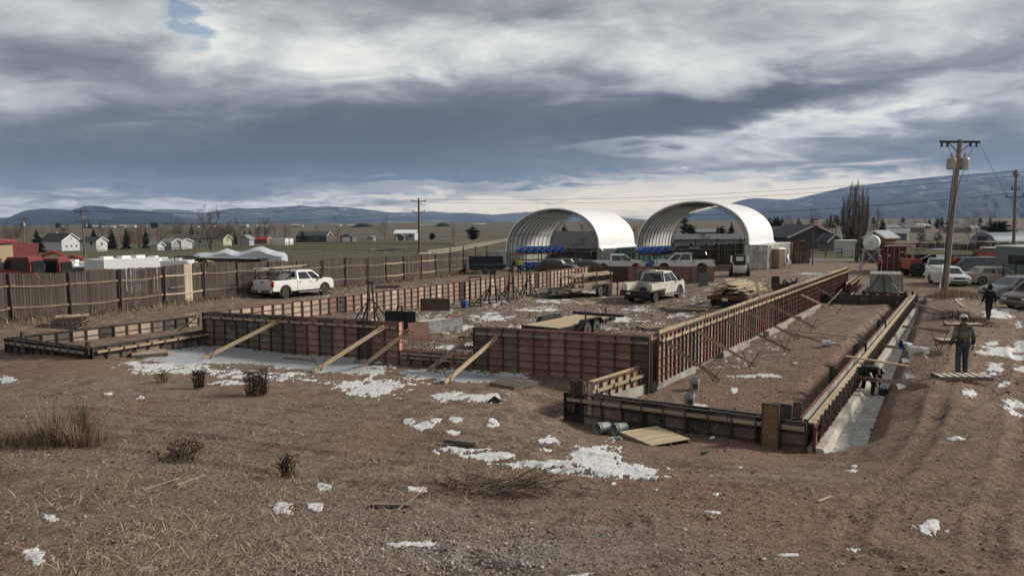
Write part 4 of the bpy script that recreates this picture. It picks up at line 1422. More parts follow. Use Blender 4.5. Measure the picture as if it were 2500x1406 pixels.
for s in (-1, 1):
 lamp(tb, 'tail_light', M_REDLAMP, xr - 0.09, s * 0.85 - 0.09, 0.62, xr - 0.082, s * 0.85 + 0.09, 0.70)
lamp(tb, 'number_plate', M_PLATEW, xr - 0.09, 0.30, 0.66, xr - 0.084, 0.60, 0.80)
M_CREAM = pm('cream_box_paint', (0.58, 0.54, 0.45), 0.5, 0, 0.12, 2.0, (0.25, 0.19, 0.14), 0.4)
for s in (-1, 1):
 mb = MB()
 mb.box(xr + 0.30, s * 0.90 - 0.18, 0.905, cab0 - 0.08, s * 0.90 + 0.18, 1.34)
 bx_ = mb.build('tool_box', M_CREAM, T, fix=False)
 for x in (xr + 0.36, xr + 1.52):
  mb = MB()
  mb.box(x, s * 1.082 - 0.004, 0.94, x + 1.06, s * 1.082 + 0.004, 1.30)
  dd = mb.build('lid', M_CREAM, bx_, fix=False)
mb = MB()
mb.box(xr + 0.1, 0.62, 0.905, xr + 0.35, 1.05, 1.25)
mb.box(cab0 - 0.45, -0.7, 0.905, cab0 - 0.1, 0.7, 1.25)
mb.build('cross_box', M_CREAM, T, fix=False)
mb = MB()
for y in (-0.98, 0.98):
 mb.beam((cab0 - 0.07, y, 0.9), (cab0 - 0.07, y * 0.86, 2.06), 0.06, 0.06)
for z in (1.4, 2.04):
 mb.beam((cab0 - 0.07, -0.92, z), (cab0 - 0.07, 0.92, z), 0.05, 0.05)
for i in range(9):
 mb.beam((cab0 - 0.08, -0.15 - i * 0.08, 1.42), (cab0 - 0.08, -0.15 - i * 0.08, 2.0), 0.012, 0.012)
mb.beam((xr + 0.9, 0.5, 2.12), (cab0 + 1.6, 0.5, 2.14), 0.06, 0.08)
mb.build('headache_rack', M_BLACK, T, fix=False)
lamp(T, 'beacon', pm('beacon_amber', (0.8, 0.7, 0.5), 0.3), cab0 + 0.5, -0.1, 2.02, cab0 + 0.75, 0.1, 2.12)
mb = MB()
for s in (-1, 1):
 mb.box(-2.15 - 0.62, s * 0.92 - 0.15, 0.20, -2.15 - 0.60, s * 0.92 + 0.15, 0.80)
mb.build('mud_flap', M_BLACK, T, fix=False)
o = tag(MB().lathe([(0.28, 0), (0.30, 0.10), (0.2, 0.2), (0.08, 0.26)], 9).build('hose_coil', M_BLACK, None, loc=Matrix.Translation(loc) @ Matrix.Rotation(rz, 4, 'Z') @ Vector((xr + 0.9, -0.2, 0.90))), 'black coiled hose lying on the flat deck of the work truck', 'hose')
def sedan(name, label, cat, loc, rz, mat, L=4.7, W=1.78, wb=2.72, fo=0.92, wr=0.32, belt=0.92, roof=1.42, hood=0.90, deck=0.98, kind='sedan', style='alloy', grp=None, parts=True):
 T = thing(name, label, cat, loc, rz, grp)
 xf, xr = wb / 2 + fo, wb / 2 + fo - L
 zb = 0.25
 top = [(xr + 0.06, zb), (xr, 0.55), (xr + 0.03, deck - 0.06), (xr + 0.15, deck), (xr + 0.7, deck + 0.01)] if kind == 'sedan' else [(xr + 0.05, zb), (xr, 0.6), (xr + 0.03, belt + 0.02), (xr + 0.2, belt + 0.05)]
 top += [(0, belt), (xf - 1.15, hood + 0.03), (xf - 0.5, hood - 0.06), (xf - 0.12, hood - 0.2), (xf, 0.52), (xf - 0.03, zb)]
 body_prism(arch_profile(top, xr, xf, zb, [(-wb / 2, wr), (wb / 2, wr)], wr + 0.055), W, 'body', mat, T, edge=0.09, squash=0.05)
 if kind == 'sedan':
  cabin(T, xr + 0.75, xf - 0.95, xr + 1.35, xf - 1.75, belt - 0.03, roof, W - 0.14, W - 0.52, mat, split=(0.5,), side_x=(0.10, 0.95))
 else:
  cabin(T, xr + 0.08, xf - 0.95, xr + 0.38, xf - 1.7, belt - 0.03, roof, W - 0.12, W - 0.42, mat, split=(0.33, 0.64), side_x=(0.05, 0.95))
 for s in (-1, 1):
  lamp(T, 'headlight', M_HEAD, xf - 0.22, s * (W / 2 - 0.32) - 0.20, 0.58, xf - 0.02, s * (W / 2 - 0.32) + 0.20, 0.70)
  lamp(T, 'tail_light', M_REDLAMP, xr - 0.004, s * (W / 2 - 0.25) - 0.18, 0.68, xr + 0.1, s * (W / 2 - 0.25) + 0.18, 0.82)
  mb = MB()
  mb.box(xf - 1.55, s * (W / 2 + 0.06) - 0.09, belt, xf - 1.42, s * (W / 2 + 0.06) + 0.09, belt + 0.13)
  mb.build('mirror', mat, T, fix=False)
  for a, b_ in ((-1.0, 0.05), (0.08, 1.05)):
   mb = MB()
   y = s * (W / 2 + 0.003)
   mb.box(a, min(y, y - s * 0.04), 0.34, b_, max(y, y - s * 0.04), belt - 0.10)
   mb.build('door', mat, T, fix=False)
 lamp(T, 'grille', M_TRIM, xf - 0.10, -0.42, 0.56, xf - 0.008, 0.42, 0.70)
 lamp(T, 'bumper_intake', M_TRIM, xf - 0.10, -0.6, 0.30, xf + 0.006, 0.6, 0.42)
 for x in (-wb / 2, wb / 2):
  for s in (-1, 1):
   add_wheel(T, x, s * (W / 2 - 0.12), wr, 0.21, style)
 return T
P_SILV = paint('silver_white_paint', (0.58, 0.60, 0.62))
P_BEIGE = paint('beige_paint', (0.36, 0.31, 0.25))
P_GREY = paint('grey_blue_paint', (0.16, 0.18, 0.21))
P_VAN = paint('slate_paint', (0.085, 0.10, 0.12))
P_OLD = paint('old_green_white_paint', (0.35, 0.37, 0.36))
c = gd(2312, 58)
sedan('wagon_car', 'silver white estate car facing the camera behind the leaning pole', 'car', c, R(-100), P_SILV, L=4.6, kind='wagon', roof=1.44, W=1.70)
c = gd(2360, 66)
Tv = sedan('van', 'slate blue van parked side on beside the red telehandler', 'van', c, R(178), P_VAN, L=5.0, W=1.95, wb=3.0, belt=1.15, roof=1.80, hood=1.08, wr=0.36, kind='wagon')
c = gd(2428, 58)
sedan('sedan_car', 'beige saloon car parked with its boot toward the pole', 'car', c, R(-6), P_BEIGE, L=4.9, wr=0.34)
c = gd(2486, 48)
sedan('sedan_car', 'grey saloon car half out of the picture behind the hooded man', 'car', c, R(187), P_GREY, L=4.8, wr=0.34, roof=1.46)
c = gd(2540, 43)
sedan('suv_car', 'brownish car only just showing at the right edge past the grey saloon', 'car', c, R(200), paint('brown_paint', (0.13, 0.10, 0.085)), kind='wagon', roof=1.65, belt=1.05, hood=1.0, wr=0.36)
c = gd(2286, 66)
sedan('old_truck', 'old pale green truck nose between telehandler and silver estate car', 'truck', c, R(-120), P_OLD, L=4.6, belt=1.1, roof=1.7, hood=1.1, wr=0.36, kind='wagon')
c = gd(2430, 76, 0.65)
Tb = sedan('offroad_car', 'red and white offroad car standing high on a black trailer', 'car', c, R(-75), paint('red_paint', (0.32, 0.02, 0.025), amt=0.15), L=3.9, W=1.75, wb=2.35, belt=1.15, roof=1.55, hood=1.12, wr=0.38, kind='wagon')
mb = MB()
mb.box(-1.2, -0.80, 1.56, 0.75, 0.80, 1.66)
mb.build('white_roof', M_WHITE, Tb, fix=False)
T = thing('car_trailer', 'black trailer under the red and white offroad car', 'trailer', gd(2430, 76), R(-75))
mb = MB()
mb.box(-2.3, -1.0, 0.5, 2.3, 1.0, 0.62)
mb.beam((2.3, 0.5, 0.55), (3.5, 0, 0.55), 0.1, 0.1)
mb.beam((2.3, -0.5, 0.55), (3.5, 0, 0.55), 0.1, 0.1)
mb.build('deck', M_BLACK, T, fix=False)
for x in (-0.4, 0.4):
 for s in (-1, 1):
  add_wheel(T, x, s * 1.05, 0.34, 0.2, 'steel')
T = thing('steel_ramp', 'black steel ramp leaning beside the beige saloon car', 'ramp', gd(2464, 56), R(60))
mb = MB()
for s in (-0.4, 0.4):
 mb.beam((0, s, 0), (0.6, s, 1.7), 0.1, 0.1)
for i in range(7):
 mb.beam((0.05 + 0.08 * i, -0.4, 0.15 + 0.23 * i), (0.05 + 0.08 * i, 0.4, 0.15 + 0.23 * i), 0.12, 0.05)
mb.build('frame', M_BLACK, T, fix=False)
T = thing('box_camper', 'white and green box camper at the right edge of the picture', 'camper', gd(2520, 58), R(95))
mb = MB()
mb.box(-2.6, -1.15, 0.6, 2.6, 1.15, 2.95)
mb.build('body', pm('camper_panel', (0.10, 0.14, 0.13), 0.5, 0, 0.1), T, fix=False)
mb = MB()
mb.box(-2.65, -1.2, 2.952, 2.65, 1.2, 3.05)
mb.box(-2.0, -0.5, 3.05, -1.2, 0.5, 3.25)
mb.build('roof', M_WHITE, T, fix=False)
mb = MB()
mb.box(-1.6, 1.152, 1.6, 1.2, 1.17, 2.3)
mb.build('window', M_GLASS, T, fix=False)
for s in (-1, 1):
 add_wheel(T, -0.6, s * 1.0, 0.36, 0.22, 'steel')
 add_wheel(T, 1.9, s * 1.0, 0.36, 0.22, 'steel')
c = gd(1512, 84)
pickup('plain white crew cab pickup behind the red printed back wall', c, R(-4), M_WHITE, L=5.9, wb=3.7, bed=1.9, W=2.0, roof=1.93, grp='white pickups behind the back wall')
c = gd(1664, 79)
T, cab0, xr, xf = pickup('white pickup under a heavy pipe rack behind the back wall', c, R(176), M_WHITE, L=6.3, wb=3.95, bed=2.3, W=2.0, grp='white pickups behind the back wall')
mb = MB()
for x in (xr + 0.2, xr + 2.2, cab0 + 1.9, xf - 0.2):
 for s in (-1, 1):
  mb.beam((x, s * 0.98, 0.9 if x < cab0 + 2.2 else 0.8), (x, s * 0.98, 2.12 if x < cab0 + 2.2 else 1.6), 0.06, 0.06)
for s in (-1, 1):
 mb.beam((xr - 0.2, s * 0.98, 2.12), (cab0 + 2.2, s * 0.98, 2.12), 0.09, 0.10)
 mb.beam((cab0 + 2.2, s * 0.98, 2.12), (xf + 0.1, s * 0.8, 1.55), 0.09, 0.10)
mb.build('pipe_rack', M_BLACK, T, fix=False)
T = thing('pipe_bundle', 'brown pipes and poles on the rack of the white pickup behind the back wall', 'pipes', c, R(176))
for i in range(5):
 mb = MB()
 mb.tube((-3.0 - 0.2 * i, -0.7 + 0.33 * i, 2.26), (1.8 - 0.5 * i, -0.7 + 0.33 * i, 2.27), 0.09, 7)
 mb.build('pipe', (M_STEEL_DARK, M_WOOD_GREY)[i % 2], T, fix=False)
c = gd(1694, 90)
Tj = sedan('jeep', 'black offroad vehicle with a row of roof lamps behind the pipe rack', 'offroad vehicle', c, R(100), paint('black_paint', (0.02, 0.02, 0.022), amt=0.1), L=4.2, W=1.85, wb=2.6, belt=1.5, roof=2.15, hood=1.4, wr=0.42, kind='wagon')
mb = MB()
mb.box(-0.2, -0.75, 2.22, -0.1, 0.75, 2.27)
for i in range(5):
 mb.lathe([(0.09, 0), (0.11, 0.1), (0.02, 0.12)], 8, axis='X', o=(-0.24, -0.6 + 0.3 * i, 2.36))
mb.build('lamp_bar', M_HEAD, Tj, fix=False)
def old_car(label, loc, rz, col, roof=1.5, L=4.7):
 m = paint('old_' + str(abs(hash(label)) % 9999), col, rough=0.55, amt=0.3) if label not in OLDP else OLDP[label]
 T = thing('vintage_car', label, 'vintage car', loc, rz, 'old cars by the left hoop shelter')
 prof = [(-L / 2 + 0.1, 0.35), (-L / 2, 0.7), (-L / 2 + 0.35, 1.0), (-L / 2 + 0.9, 1.08), (0.2, 1.12), (1.1, 1.1), (L / 2 - 0.25, 0.98), (L / 2, 0.72), (L / 2 - 0.05, 0.35)]
 body_prism(arch_profile(prof, -L / 2, L / 2, 0.35, [(-1.4, 0.33), (1.45, 0.33)], 0.38), 1.75, 'body', m, T, edge=0.25, squash=0.12)
 rr = []
 for i in range(9):
  t = i / 8
  x = -L / 2 + 0.7 + t * (L * 0.50)
  hgt = 1.05 + (roof - 1.05) * math.sin(math.pi * (0.12 + 0.80 * t)) ** 0.6
  w = 0.70 - 0.12 * abs(t - 0.5)
  rr.append([(x, -w, 1.0), (x, -w * 0.93, hgt - 0.14), (x, -w * 0.6, hgt), (x, w * 0.6, hgt), (x, w * 0.93, hgt - 0.14), (x, w, 1.0)])
 mb = MB()
 mb.rings(rr)
 mb.build('roof', m, T, smooth=True)
 for s in (-1, 1):
  mb = MB()
  mb.quad((-0.9, s * 0.69, 1.12), (0.6, s * 0.69, 1.12), (0.35, s * 0.665, roof - 0.17), (-0.75, s * 0.665, roof - 0.17))
  mb.build('side_window', M_GLASS, T, fix=False)
  for x in (-1.4, 1.45):
   add_wheel(T, x, s * 0.74, 0.33, 0.19, 'steel')
 mb = MB()
 mb.quad((0.93, -0.5, 1.14), (0.93, 0.5, 1.14), (0.62, 0.42, roof - 0.12), (0.62, -0.42, roof - 0.12))
 mb.build('windscreen', pm('pale_glass', (0.35, 0.36, 0.36), 0.1), T, fix=False)
 return T
OLDP = {}
old_car('rounded black vintage coupe nearest the form wall', gd(1358, 78), R(-22), (0.02, 0.02, 0.018), 1.62)
old_car('dull olive vintage car behind the black coupe', gd(1382, 88), R(-18), (0.045, 0.04, 0.03), 1.6)
old_car('dull wine red vintage car at the end of the row', gd(1404, 94), R(-18), (0.08, 0.03, 0.03), 1.55)
old_car('primer grey fastback car beside the white pickup', gd(1422, 84), R(170), (0.07, 0.065, 0.06), 1.4)
# ------------------------------------------------------------------ fences
M_FENCE = pm('stained_fence_board', (0.062, 0.049, 0.040), 0.9, 0, 0.3, 2.2, (0.11, 0.09, 0.075), 0.4, stretch=(4, 4, 0.7), orand=0.3)
M_FENCE_NEW = pm('new_fence_board', (0.46, 0.37, 0.27), 0.85, 0, 0.15, 3, orand=0.12)
M_RAIL = pm('fence_rail', (0.19, 0.15, 0.115), 0.9, 0, 0.25, 2)
M_FENCE_DARK = pm('dark_fence_board', (0.050, 0.045, 0.042), 0.9, 0, 0.3, 2.2, (0.10, 0.085, 0.075), 0.4, stretch=(4, 4, 0.7), orand=0.3)
M_FENCE_RED = pm('red_brown_fence_board', (0.085, 0.043, 0.026), 0.9, 0, 0.3, 2.2, (0.14, 0.09, 0.06), 0.4, stretch=(4, 4, 0.7), orand=0.3)
def fence(label, P, Q, h, bw=0.145, mat=None, limit=300, post_every=3.0, rails=(0.28, 0.74), post_h=1.02, near=1, new=(), rail_new=(), ext=None, post_mat=None, gap=0.003):
 P2, Q2 = Vector((P[0], P[1])), Vector((Q[0], Q[1]))
 L = (Q2 - P2).length
 d = (Q2 - P2) / L
 z0 = H(*P2)
 T = thing('board_fence', label, 'fence', (P2.x, P2.y, z0), ang(d))
 r = random.Random(hash(label[:9]) % 1000 + 3)
 nb = int(L / (bw + gap))
 xs = [(i + 0.5) * L / nb for i in range(nb)]
 w2 = P2[None, :] if False else None
 zs = Hs(np.array([P2.x + d.x * x for x in xs]), np.array([P2.y + d.y * x for x in xs])) - z0
 meshes = []
 for k in range(5):
  mb = MB()
  hw = bw / 2 - 0.0025 * (k % 3)
  t = r.uniform(-0.006, 0.006)
  c = 0.012 if k % 2 else 0.004
  mb.hexa([(-hw, -0.009, 0), (hw, -0.009, 0), (hw, 0.009, 0), (-hw, 0.009, 0)], [(-hw + t + c, -0.009, 1), (hw + t - c, -0.009, 1), (hw + t - c, 0.009, 1), (-hw + t + c, 0.009, 1)])
  meshes.append((mb.mesh('board', mat or M_FENCE), mb.mesh('board', M_FENCE_NEW), mb))
 dist = [math.hypot(P2.x + d.x * x, P2.y + d.y * x) for x in xs]
 order = sorted(range(nb), key=lambda i: dist[i])
 single = set(order[:limit])
 big = MB()
 wob = lambda x: 0.04 * math.sin(x * 0.7) + 0.03 * math.sin(x * 2.1)
 for i in range(nb):
  x = xs[i]
  hh = h + 0.05 * math.sin(x * 0.9) + r.uniform(-0.03, 0.03)
  if r.random() < 0.008 and not new:
   continue
  isn = any(a <= x <= b_ for a, b_ in new)
  if i in single:
   o = link('board', meshes[r.randrange(5)][1 if isn else 0], T, (x, wob(x) + r.uniform(-.008, .008), zs[i] + 0.04))
   o.scale = (1, 1, hh)
   o.rotation_euler = (0, r.uniform(-.008, .008), 0)
  else:
   m_ = meshes[r.randrange(5)][2]
   big.add([(v[0] + x, v[1] + wob(x), zs[i] + 0.04 + v[2] * hh) for v in m_.v], m_.f)
 if big.v:
  b = big.build('board', mat or M_FENCE, T, fix=False)
  b['kind'] = 'stuff'
 x = 0.4
 n = 0
 while x < L:
  zz = H(P2.x + d.x * x, P2.y + d.y * x) - z0
  mb = MB()
  e = post_h + (ext(x) if ext else 0)
  y = -0.10 * near
  mb.tube((x, y + wob(x), zz - 0.2), (x + r.uniform(-.05, .05), y + wob(x) + r.uniform(-.06, .06), zz + h * e), 0.055, 7)
  mb.build('post', post_mat or M_STEEL_DARK, T, fix=False)
  if x + post_every < L:
   x2 = x + post_every
   z2 = H(P2.x + d.x * x2, P2.y + d.y * x2) - z0
   for k, f in enumerate(rails):
    mb = MB()
    pts = []
    for t in range(5):
     q = -0.08 + 1.16 * t / 4
     xx = x + post_every * q
     pts.append((xx, -0.045 * near + wob(xx), zz + (z2 - zz) * q + h * f - 0.05 * math.sin(math.pi * max(0, min(1, q))) + (0.04 if (n + k) % 2 else 0)))
    for a, b_ in zip(pts[:-1], pts[1:]):
     mb.beam(a, b_, 0.035, 0.085)
    isn = any(a <= x + 1.5 <= b_ for a, b_ in rail_new)
    mb.build('rail', M_FENCE_NEW if isn else M_RAIL, T, fix=False)
  x += post_every
  n += 1
 return T
def fl(px, Y):
 p = at(px, 640, Y)
 return (p.x, p.y)
FA, FB = at(-170, 640, 32.9), at(1200, 640, 86.6)
fence('long weathered board fence behind the parked crew cab pickup', FA, FB, 2.35, ext=lambda x: (0.28 if x > 46 else 0.0), new=[(13.9, 14.55)], rail_new=[(11, 15), (37, 40), (43.5, 45.5), (50, 52)])
FD = (FB - FA).to_2d().normalized()
fr_ = ang(FD)
def onfence(x, z, y=-0.06):
 p = FA.to_2d() + FD * x
 n = Vector((-FD.y, FD.x))
 q = p + n * y
 return Vector((q.x, q.y, H(p.x, p.y) + z))
for (x, z, dx, dz, lb) in [(11.6, 0.85, 0.05, 1.0, 'pale upright batten nailed on the fence left of the new boards'), (12.8, 1.0, 1.0, 0.03, 'pale level batten nailed on the fence left of the new boards'), (20.5, 1.25, 0.95, 0.05, 'pale level batten nailed on the fence left of the pickup'), (39.5, 0.7, 0.08, 1.0, 'pale upright batten on the fence right of the pickup'), (48.5, 1.05, 1.1, 0.0, 'pale level batten on the far part of the fence')]:
 tag(board('batten', lb, onfence(x, z), onfence(x + dx, z + dz), 0.09, 0.025, M_FENCE_NEW, group='pale battens nailed on the fence'), cat='batten')
tag(board('wide_board', 'wide raw board standing upright above the fence behind the pickup', onfence(29.6, 1.3, 0.1), onfence(29.75, 2.75, 0.1), 0.36, 0.03, M_FENCE_NEW), cat='board')
for lb, P, Q, h, m, lim, kw in [
 ('dark board fence seen through the left hoop shelter', fl(1250, 108), fl(1462, 103), 2.2, M_FENCE_DARK, 90, dict(post_h=1.5)),
 ('dark board fence seen through the right hoop shelter', fl(1640, 95), fl(1822, 88), 2.5, M_FENCE_DARK, 90, dict(post_h=1.35)),
 ('short red brown board fence beside the tan toilet cabin', fl(1929, 86), fl(1976, 86), 2.55, M_FENCE_RED, 60, dict(post_every=1.1)),
 ('dark board fence running behind the parked cars on the right', fl(2086, 92), fl(2520, 84), 2.35, M_FENCE_DARK, 160, dict(rails=(0.35, 0.68))),
]:
 fence(lb, P, Q, h, mat=m, limit=lim, bw=0.19, **kw)
a, b_ = at(2310, 592, 88), at(2500, 594, 86)
mb = MB()
for i in range(14):
 t0, t1 = i / 14, (i + 1) / 14
 f = lambda t: a.lerp(b_, t) + Vector((0, 0, 0.28 * math.sin(t * 3.1) * 0.8 - 0.05))
 mb.beam(f(t0) - a, f(t1) - a, 0.25, 0.16 + 0.12 * math.sin(i))
tag(mb.build('conveyor_belt', pm('pale_sheet', (0.42, 0.40, 0.35), 0.8), None, loc=a, fix=False), 'pale sheeting laid along the top of the right fence', 'sheeting')
# ------------------------------------------------------------------ containers
def container(label, loc, rz, col, L=6.06, rust=0.4, doors=True, marks=True, Wd=2.44, Hc=2.59, name='shipping_container'):
 """front (door) face centre at loc; the box runs back along +x"""
 key = 'container_%d%d%d' % tuple(int(c * 99) for c in col)
 m = pm(key, col, 0.6, 0.1, 0.14, 1.2, (0.11, 0.055, 0.035), rust)
 T = thing(name, label, 'container', loc, rz, None)
 mb = MB()
 mb.box(0.06, -Wd / 2 + 0.05, 0.08, L - 0.02, Wd / 2 - 0.05, Hc - 0.05)
 mb.build('body', m, T, fix=False)
 for s in (-1, 1):
  mb = MB()
  n = int(L / 0.28)
  for i in range(n):
   x = 0.14 + i * (L - 0.28) / n
   w = (L - 0.28) / n
   y0, y1 = s * (Wd / 2 - 0.05), s * (Wd / 2 - 0.008)
   mb.add([(x, y0, 0.18), (x + w * .2, y1, 0.18), (x + w * .55, y1, 0.18), (x + w * .75, y0, 0.18), (x, y0, Hc - .12), (x + w * .2, y1, Hc - .12), (x + w * .55, y1, Hc - .12), (x + w * .75, y0, Hc - .12)], [(0, 1, 5, 4), (1, 2, 6, 5), (2, 3, 7, 6), (4, 5, 6, 7), (3, 2, 1, 0)])
  mb.build('corrugated_side', m, T)
 mb = MB()
 for y in (-Wd / 2, Wd / 2 - 0.1):
  for x in (0.0, L - 0.1):
   mb.box(x, y, 0.0, x + 0.1, y + 0.1, Hc)
  for z in (0.0, Hc - 0.1):
   mb.box(0.1, y + 0.001, z + 0.001, L - 0.1, y + 0.099, z + 0.099)
 for x in (0.001, L - 0.099):
  for z in (0.0, Hc - 0.1):
   mb.box(x, -Wd / 2 + 0.1, z + 0.002, x + 0.098, Wd / 2 - 0.1, z + 0.098)
 mb.build('frame', m, T, fix=False)
 mb = MB()
 mb.box(0.1, -Wd / 2 + 0.1, Hc - 0.045, L - 0.1, Wd / 2 - 0.1, Hc - 0.02)
 mb.build('roof', m, T, fix=False)
 if doors:
  for s in (-1, 1):
   mb = MB()
   a, b_ = (s * 0.01, s * (Wd / 2 - 0.11))
   a, b_ = min(a, b_), max(a, b_)
   mb.box(0.02, a, 0.12, 0.058, b_, Hc - 0.12)
   for k in range(4):
    z = 0.25 + k * 0.58
    mb.box(-0.002, a + 0.06, z, 0.019, b_ - 0.06, z + 0.36)
   dr = mb.build('door', m, T, fix=False)
   for yy in (s * 0.22, s * 0.78):
    mb = MB()
    mb.tube((-0.03, yy, 0.12), (-0.03, yy, Hc - 0.12), 0.024, 6)
    mb.build('lock_rod', M_GALV, dr, fix=False)
  if marks:
   mk = pm('stencil_white', (0.65, 0.65, 0.62), 0.7)
   mb = MB()
   for (y, z, w, hgt) in ((-0.62, 2.02, 0.34, 0.07), (-0.95, 2.02, 0.22, 0.07), (-0.86, 1.88, 0.2, 0.05), (-0.55, 1.45, 0.2, 0.05), (-0.55, 1.33, 0.24, 0.05), (-0.55, 1.21, 0.22, 0.05), (-0.95, 1.45, 0.16, 0.05), (-0.95, 1.33, 0.18, 0.05), (-0.95, 1.21, 0.16, 0.05), (0.55, 1.62, 0.16, 0.14)):
    mb.box(-0.006, y, z, -0.0035, y + w, z + hgt)
   mb.build('stencilled_marks', mk, T, fix=False)['kind'] = 'stuff'
 return T
AX = ang(Vector((0.53, 0.848)))
container('pale grey container under the left foot of the left hoop shelter', gd(1219, 97), AX, (0.42, 0.43, 0.44), 12.2, 0.25)
container('light grey container with green neighbour between the two hoop shelters', gd(1480, 92), AX, (0.36, 0.37, 0.35), 12.2, 0.25)
container('dark green container between the two hoop shelters', gd(1528, 90.6), AX, (0.045, 0.115, 0.085), 12.2, 0.2, marks=False)
container('white container with rust streaked doors under the right hoop shelter', gd(1845, 78), AX, (0.52, 0.52, 0.49), 12.2, 0.75)
container('maroon container with white stencils behind the slab trailer', gd(2188, 70), AX, (0.10, 0.018, 0.024), 6.06, 0.15)
# ------------------------------------------------------------------ hoop shelters
def fabric_mat():
 m, b, bs = newmat('shelter_fabric')
 tc = b.n('ShaderNodeTexCoord')
 n = b.noise(tc.outputs['Object'], 1.5, 4, 0.6)
 c = b.mix(b.mr(n, 0.3, 0.7), (0.80, 0.81, 0.82), (0.86, 0.86, 0.86))
 b.link(c, bs.inputs['Base Color'])
 bs.inputs['Roughness'].default_value = 0.42
 tr = b.n('ShaderNodeBsdfTranslucent')
 b.link(c, tr.inputs[0])
 mx = b.n('ShaderNodeMixShader')
 mx.inputs[0].default_value = 0.10
 b.link(bs.outputs[0], mx.inputs[1])
 b.link(tr.outputs[0], mx.inputs[2])
 out = [n_ for n_ in m.node_tree.nodes if n_.type == 'OUTPUT_MATERIAL'][0]
 b.link(mx.outputs[0], out.inputs[0])
 return m
M_FAB = fabric_mat()
def hoop(label, Lf, Rf, apex_h, length, nrib=10):
 """Lf, Rf: front feet on the container tops; arch spans between them, tunnel runs back"""
 span = (Rf - Lf).to_2d()
 W_ = span.length
 dx = span.normalized()
 T = thing('hoop_shelter', label, 'shelter', Lf, ang(dx))
 axd = Vector((math.cos(AX), math.sin(AX)))
 ax_l = Vector((axd.x * dx.x + axd.y * dx.y, -axd.x * dx.y + axd.y * dx.x))
 zr = Rf.z - Lf.z
 rise = apex_h - (Lf.z + Rf.z) / 2
 def P(t, f, off=0.0, inset=0.0):
  a = math.pi * t
  x = W_ / 2 - (W_ / 2 - inset) * math.cos(a)
  z = (rise - inset) * math.sin(a) ** 0.86 + zr * (x / W_)
  y = f * length
  return Vector((x + ax_l.x * y, ax_l.y * y, z))
 NA, NF = 40, nrib * 4
 mb = MB()
 rows = []
 for j in range(NF + 1):
  f = j / NF
  bulge = 0.045 * math.sin(math.pi * ((f * nrib) % 1.0))
  rows.append([P(i / NA, f, inset=bulge) for i in range(NA + 1)])
 mb.rings(rows, closed=False)
 mb.build('fabric_cover', M_FAB, T, smooth=True, fix=False)
 ribm = pm('galvanised_rib', (0.14, 0.14, 0.145), 0.5, 0.5)
 for k in range(nrib + 1):
  mb = MB()
  f = 0.005 + 0.99 * k / nrib
  mb.path([P(i / 24, f, inset=0.14) for i in range(25)], 0.055, 6)
  rb = mb.build('rib', ribm, T, fix=False)
  if k in (0, nrib):
   mb = MB()
   mb.path([P(i / 24, f, inset=0.42) for i in range(25)], 0.035, 5)
   for i in range(24):
    mb.beam(P(i / 24, f, inset=0.14), P((i + 0.5) / 24, f, inset=0.42), 0.03, 0.03)
    mb.beam(P((i + 0.5) / 24, f, inset=0.42), P((i + 1) / 24, f, inset=0.14), 0.03, 0.03)
   mb.build('truss_web', ribm, rb, fix=False)
 for t in (0.12, 0.3, 0.5, 0.7, 0.88):
  mb = MB()
  mb.path([P(t, f / 8, inset=0.2) for f in range(9)], 0.03, 5)
  mb.build('purlin', ribm, T, fix=False)
 mb = MB()
 mb.path([P(i / 40, -0.004, inset=-0.02) for i in range(41)], 0.10, 6)
 mb.build('front_hem', M_FAB, T, smooth=True)
 for s, t0 in ((-1, 0.0), (1, 1.0)):
  mb = MB()
  rows = []
  for j in range(25):
   p = P(t0, j / 24)
   o = Vector((s * (0.55 + 0.15 * math.sin(j * 1.7)), 0, -0.38 - 0.12 * math.sin(j * 2.3)))
   rows.append([p + Vector((0, 0, 0.25)), p + o * 0.55 + Vector((0, 0, 0.1)), p + o])
  mb.rings(rows, closed=False)
  mb.build('skirt', M_FAB, T, smooth=True, fix=False)
 return T
hoop('left white hoop shelter standing on grey and green containers', at(1237, 614, 97), at(1462, 606, 92), at(1347, 510, 94).z, 11.5)
hoop('right white hoop shelter, taller in the picture, before the mountain', at(1556, 606, 89), at(1828, 598, 78.5), at(1690, 493, 83.5).z, 11.5)
# ------------------------------------------------------------------ blue wrapped rolls on racks
M_BLUE = None
m_, b, bs = newmat('blue_shrink_wrap')
tc = b.n('ShaderNodeTexCoord')
n = b.noise(tc.outputs['Object'], 4.5, 3, 0.6, 1.0)
b.link(b.mix(b.mr(n, 0.56, 0.64), (0.015, 0.07, 0.36), (0.55, 0.62, 0.75)), bs.inputs['Base Color'])
bs.inputs['Roughness'].default_value = 0.3
M_BLUE = m_
def rack(label, loc, rz, L, levels, Hh):
 T = thing('storage_rack', label, 'rack', loc, rz)
 for x in np.linspace(0, L, 4):
  for y in (0, 1.1):
   mb = MB()
   mb.beam((x, y, 0), (x, y, Hh), 0.08, 0.08)
   mb.build('post', M_BLACK, T, fix=False)
 for z in levels:
  mb = MB()
  for y in (0, 1.1):
   mb.beam((0, y, z), (L, y, z), 0.06, 0.10)
  mb.build('beam', pm('rack_orange', (0.35, 0.09, 0.03), 0.6), T, fix=False)
 return T
